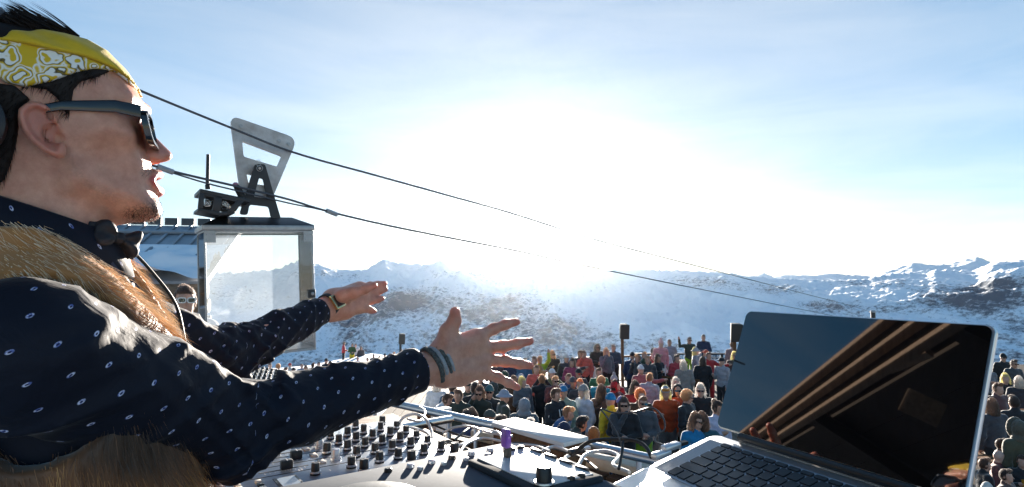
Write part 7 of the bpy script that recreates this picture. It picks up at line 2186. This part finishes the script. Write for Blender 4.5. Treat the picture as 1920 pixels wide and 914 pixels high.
p(1918, 853, 'cup', -30, 0, BK, BK, 0, 'short', 'brown', 0, 'man in black at the frame edge holding a beer', sc=0.80, extra=(('cup', material('amber_beer', (0.55, 0.25, 0.03), 0.15, coat=0.5)),))
# gaps in the rows
p(925, 672, 'stand', 10, 0, (0.10, 0.05, 0.05), BK, 0, 'short', 'brown', 0, 'person in brown-red far behind the index finger')
p(938, 668, 'stand', -20, 0, (0.30, 0.30, 0.33), JN, 0, 'bob', 'fair', 1, 'fair bobbed woman in pale grey behind the middle finger')
p(955, 670, 'stand', 160, 0, NV, BK, 0, 'beanie', (0.30, 0.05, 0.06), 0, 'dark red beanie behind the middle finger tip')
p(982, 672, 'stand', 20, 0, (0.05, 0.12, 0.20), BK, 0, 'short', 'dark', 0, 'person in petrol blue past the ring finger tip')
p(1002, 668, 'stand', -30, 0, (0.45, 0.20, 0.06), BK, 0, 'short', 'brown', 0, 'person in ochre left of the lime-yellow jacket')
p(1062, 664, 'stand', 10, 0, CH, BK, 0, 'beanie', (0.5, 0.5, 0.52), 0, 'pale grey beanie between the high table and the grey T-shirt')
p(1072, 672, 'stand', -20, 0, (0.30, 0.05, 0.10), BK, 0, 'long', 'dark', 0, 'woman in wine red left of the grey T-shirt man')
p(1206, 660, 'stand', 15, 0, (0.06, 0.10, 0.06), BK, 0, 'short', 'fair', 0, 'person in moss green right of the middle loudspeaker')
p(1850, 680, 'stand', 10, 0, (0.14, 0.14, 0.16), BK, 0, 'short', 'dark', 0, 'man in grey nearest the upper laptop corner')
p(1866, 748, 'stand', 170, 0, (0.05, 0.05, 0.06), BK, 0, 'bob', 'brown', 0, 'brown bob against the laptop edge on the right')
p(1900, 880, 'stand', 30, 0, (0.10, 0.05, 0.04), BK, 0, 'short', 'dark', 0, 'dark head below the beer drinker', sc=0.8)
p(905, 700, 'stand', 0, 0, CH, BK, 0, 'short', 'dark', 1, 'man in sunglasses half hidden by the knuckles')
p(1040, 704, 'face', 10, 0, (0.22, 0.06, 0.05), BK, 0, 'short', 'fair', 1, 'person in rust red drinking near the high table')
p(1062, 700, 'stand', -10, 0, (0.05, 0.10, 0.22), BK, 0, 'short', 'brown', 0, 'person in royal blue beside the short railing')
p(1128, 690, 'stand', 10, 0, (0.05, 0.20, 0.09), BK, 0, 'short', 'dark', 0, 'person in emerald green below the parka')
p(1205, 684, 'stand', 20, 0, (0.45, 0.10, 0.10), BK, 0, 'beanie', WH, 0, 'white beanie behind the far bars')
p(1216, 668, 'stand', 0, 0, CH, BK, 0, 'short', 'fair', 0, 'fair-haired man in charcoal below the plaid shirt')
p(1270, 664, 'stand', 10, 0, (0.40, 0.05, 0.06), BK, 0, 'short', 'dark', 0, 'person in crimson under the lilac-grey man')
p(1283, 676, 'stand', 180, 0, (0.25, 0.22, 0.20), BK, 2, 'long', 'pale', 0, 'pale long-haired back below the waving man')
p(1904, 742, 'stand', 170, 0, BK, BK, 0, 'short', 'dark', 0, 'black-clad back at the right hand railing')
p(1868, 716, 'stand', 10, 0, (0.10, 0.04, 0.04), BK, 0, 'short', 'brown', 0, 'brown-haired person in oxblood beside the laptop edge')
# jersey number and shoulder flower
def text_part(txt, size, loc, rot, mat, parent):
    c = bpy.data.curves.new('number', 'FONT'); c.body = txt; c.size = size; c.extrude = 0.004; c.align_x = 'CENTER'; c.align_y = 'CENTER'
    c.materials.append(mat)
    tmp = bpy.data.objects.new('number', c); link(tmp); dg = bpy.context.evaluated_depsgraph_get()
    me = bpy.data.meshes.new_from_object(tmp.evaluated_get(dg)); bpy.data.objects.remove(tmp)
    if not me.materials: me.materials.append(mat)
    o = bpy.data.objects.new('jersey_number', me); o.location = loc; o.rotation_euler = rot; link(o, parent); return o
M_WPRINT = material('white_print', (0.72, 0.72, 0.72), 0.6)
text_part('12', 0.20, (0.0, -0.148, 1.29), (R(82), 0, 0), M_WPRINT, jm)
fl = MB()
for a in (-0.5, 0, 0.5):
    fl.prism([(0, 0), (0.012, 0.02), (0, 0.05), (-0.012, 0.02)], (0, 0, 0), (math.cos(a), 0, -math.sin(a)), (math.sin(a), 0, math.cos(a)), (0, 1, 0), 0.003)
fl.box((0, 0.0015, 0.0), (0.034, 0.003, 0.007))
fl.build('sleeve_emblem', M_WPRINT, jm, loc=(-0.275, -0.05, 1.24), rot=(0, 0, R(-60)))
# snow slope crowd, far left
for i, (px, py, d, pose, yaw, top, legs, hair, hc, gl_, label) in enumerate([
    (644, 641, 45, 'stand', 90, (0.50, 0.03, 0.03), BK, 'short', 'brown', 0, 'person in a red jacket standing high beyond the watch'),
    (660, 644, 45, 'cross', 20, (0.05, 0.09, 0.03), YE, 'short', 'dark', 0, 'person in a green jacket and yellow trousers on the slope'),
    (668, 645, 46, 'stand', -10, WH, BK, 'short', 'dark', 0, 'person in a white top beside the yellow trousers'),
    (676, 650, 45, 'stand', 40, (0.06, 0.05, 0.05), (0.40, 0.03, 0.05), 'long', 'brown', 0, 'person with long hair and red trousers on the slope'),
    (657, 677, 38, 'stand', 175, (0.55, 0.10, 0.04), BK, 'short', 'dark', 0, 'person in an orange-red jacket below the yellow trousers'),
    (672, 670, 40, 'stand', -30, BL, NV, 'short', 'brown', 0, 'person in a blue jacket below the red trousers'),
    (610, 672, 32, 'cross', 60, (0.03, 0.035, 0.045), BK, 'beanie', BK, 0, 'tall person in black on the snow below the glass box'),
    (619, 677, 32, 'stand', -40, (0.045, 0.06, 0.07), BK, 'beanie', CH, 0, 'person in slate beside the tall black one'),
    (597, 679, 30, 'stand', 30, (0.02, 0.03, 0.05), BK, 'short', 'dark', 0, 'person in dark navy on the snow'),
    (585, 681, 31, 'stand', 170, (0.14, 0.10, 0.08), BK, 'short', 'brown', 0, 'person in brown between navy and white'),
    (574, 686, 29, 'stand', 20, WH, CH, 'bob', 'dark', 0, 'person in white with a dark bob on the snow'),
    (552, 689, 27, 'stand', 160, (0.03, 0.03, 0.035), BK, 'cap', BK, 0, 'person in a black cap beside the console'),
    (537, 689, 28, 'stand', 90, (0.10, 0.08, 0.06), BK, 'short', 'brown', 0, 'brown-haired person above the console end'),
    (523, 682, 27, 'stand', 170, (0.18, 0.13, 0.10), BK, 'curly', 'fair', 0, 'fair curly-haired person above the console'),
    (507, 681, 27, 'stand', 30, (0.25, 0.10, 0.09), BK, 'short', 'brown', 0, 'person in brick red above the console'),
    (690, 671, 38, 'stand', 10, (0.58, 0.12, 0.05), BK, 'short', 'dark', 0, 'person in orange further along the sleeve'),
    (701, 664, 42, 'stand', 20, CH, BK, 'short', 'dark', 0, 'person in charcoal above the sleeve, first of four'),
    (712, 668, 42, 'stand', 160, (0.10, 0.07, 0.06), BK, 'short', 'brown', 0, 'person in dark brown above the sleeve, second of four'),
    (720, 663, 43, 'stand', -20, (0.06, 0.06, 0.09), BK, 'beanie', CH, 0, 'person in a charcoal beanie above the sleeve, third of four'),
    (730, 667, 43, 'stand', 60, (0.16, 0.14, 0.13), BK, 'short', 'fair', 0, 'person in taupe above the sleeve, fourth of four'),
    (754, 655, 36, 'stand', 10, (0.05, 0.09, 0.14), BK, 'short', 'dark', 0, 'person in steel blue under the small loudspeaker'),
    (628, 690, 28, 'stand', 170, (0.22, 0.06, 0.05), BK, 'short', 'brown', 0, 'person in dull red nearest the far sleeve'),
    (632, 676, 36, 'stand', 30, (0.10, 0.25, 0.40), BK, 'beanie', WH, 0, 'white beanie and sky-blue jacket on the snow'),
    (650, 690, 30, 'stand', 170, (0.50, 0.30, 0.05), BK, 'short', 'dark', 0, 'person in mustard close above the sleeve'),
    (683, 682, 34, 'stand', 20, (0.08, 0.20, 0.10), BK, 'bob', 'brown', 0, 'person in bottle green above the sleeve'),
    (706, 676, 36, 'stand', -30, (0.40, 0.06, 0.12), BK, 'beanie', CH, 0, 'person in raspberry above the sleeve'),
    (738, 660, 40, 'stand', 40, (0.06, 0.06, 0.07), BK, 'short', 'fair', 0, 'fair-haired person in black left of the small loudspeaker'),
    (770, 660, 38, 'stand', 170, (0.20, 0.22, 0.28), BK, 'short', 'brown', 0, 'person in pale slate right of the small loudspeaker'),
    (785, 664, 36, 'stand', 10, (0.45, 0.12, 0.05), BK, 'beanie', BK, 0, 'person in burnt orange near the braceleted wrist'),
    (566, 682, 33, 'stand', 10, (0.12, 0.20, 0.30), BK, 'short', 'brown', 0, 'person in denim blue behind the dark bob'),
    (545, 680, 34, 'stand', 160, (0.40, 0.38, 0.36), BK, 'beanie', (0.4, 0.05, 0.05), 0, 'scarlet beanie and cream jacket on the snow'),
    (641, 684, 33, 'stand', 0, (0.30, 0.26, 0.22), BK, 'bob', 'fair', 0, 'person in beige on the snow'),
]):
    pr = p(px, py, pose, yaw, 0, top, legs, i % 3, hair, hc, gl_, label, d=d)
    pr['group'] = 'people on the snow slope'
# woman in white sunglasses behind him
ww = p(343, 534, 'stand', 28, 0, (0.55, 0.55, 0.58), BK, 0, 'bun', 'brown', 1, 'woman in white sunglasses standing below the log eave', d=4.0)
ww.location.z = PLAT0; ww.scale = [(P(343, 534, 4.0)[2] - PLAT0) / 1.76] * 3
fw = MB()
for sx in (-1, 1):
    o_ = rrect(0.062, 0.046, 0.018, 5, x0=sx * 0.033); i_ = rrect(0.046, 0.030, 0.012, 5, x0=sx * 0.033); n = len(o_)
    V = [(x, yy, z + 0.010) for (q, yy) in ((o_, -0.112), (i_, -0.112), (i_, -0.104), (o_, -0.104)) for (x, z) in q]
    fw.add(V, [(k * n + i, k * n + (i + 1) % n, ((k + 1) % 4) * n + (i + 1) % n, ((k + 1) % 4) * n + i) for k in range(4) for i in range(n)])
    fw.box((sx * 0.068, -0.055, 0.020), (0.006, 0.11, 0.014))
fo_ = fw.build('sunglass_frame', material('white_acetate', (0.75, 0.73, 0.70), 0.25), ww)
fo_.matrix_local = HEADM[ww.name]
# ------------------------------------------------------------------ alpine haze (one even box of air)
hz = MB(); hz.box((0, 4700, 80), (26000, 12000, 1300))
M_HAZE = bpy.data.materials.new('haze_air'); M_HAZE.use_nodes = True
nt = M_HAZE.node_tree
for n in list(nt.nodes): nt.nodes.remove(n)
ho = nt.nodes.new('ShaderNodeOutputMaterial'); hv = nt.nodes.new('ShaderNodeVolumePrincipled')
hv.inputs['Color'].default_value = (0.86, 0.93, 1.0, 1)
hv.inputs['Density'].default_value = 0.36e-5
hv.inputs['Anisotropy'].default_value = 0.84
nt.links.new(hv.outputs['Volume'], ho.inputs['Volume'])
haze = hz.build('haze', M_HAZE); haze['kind'] = 'stuff'
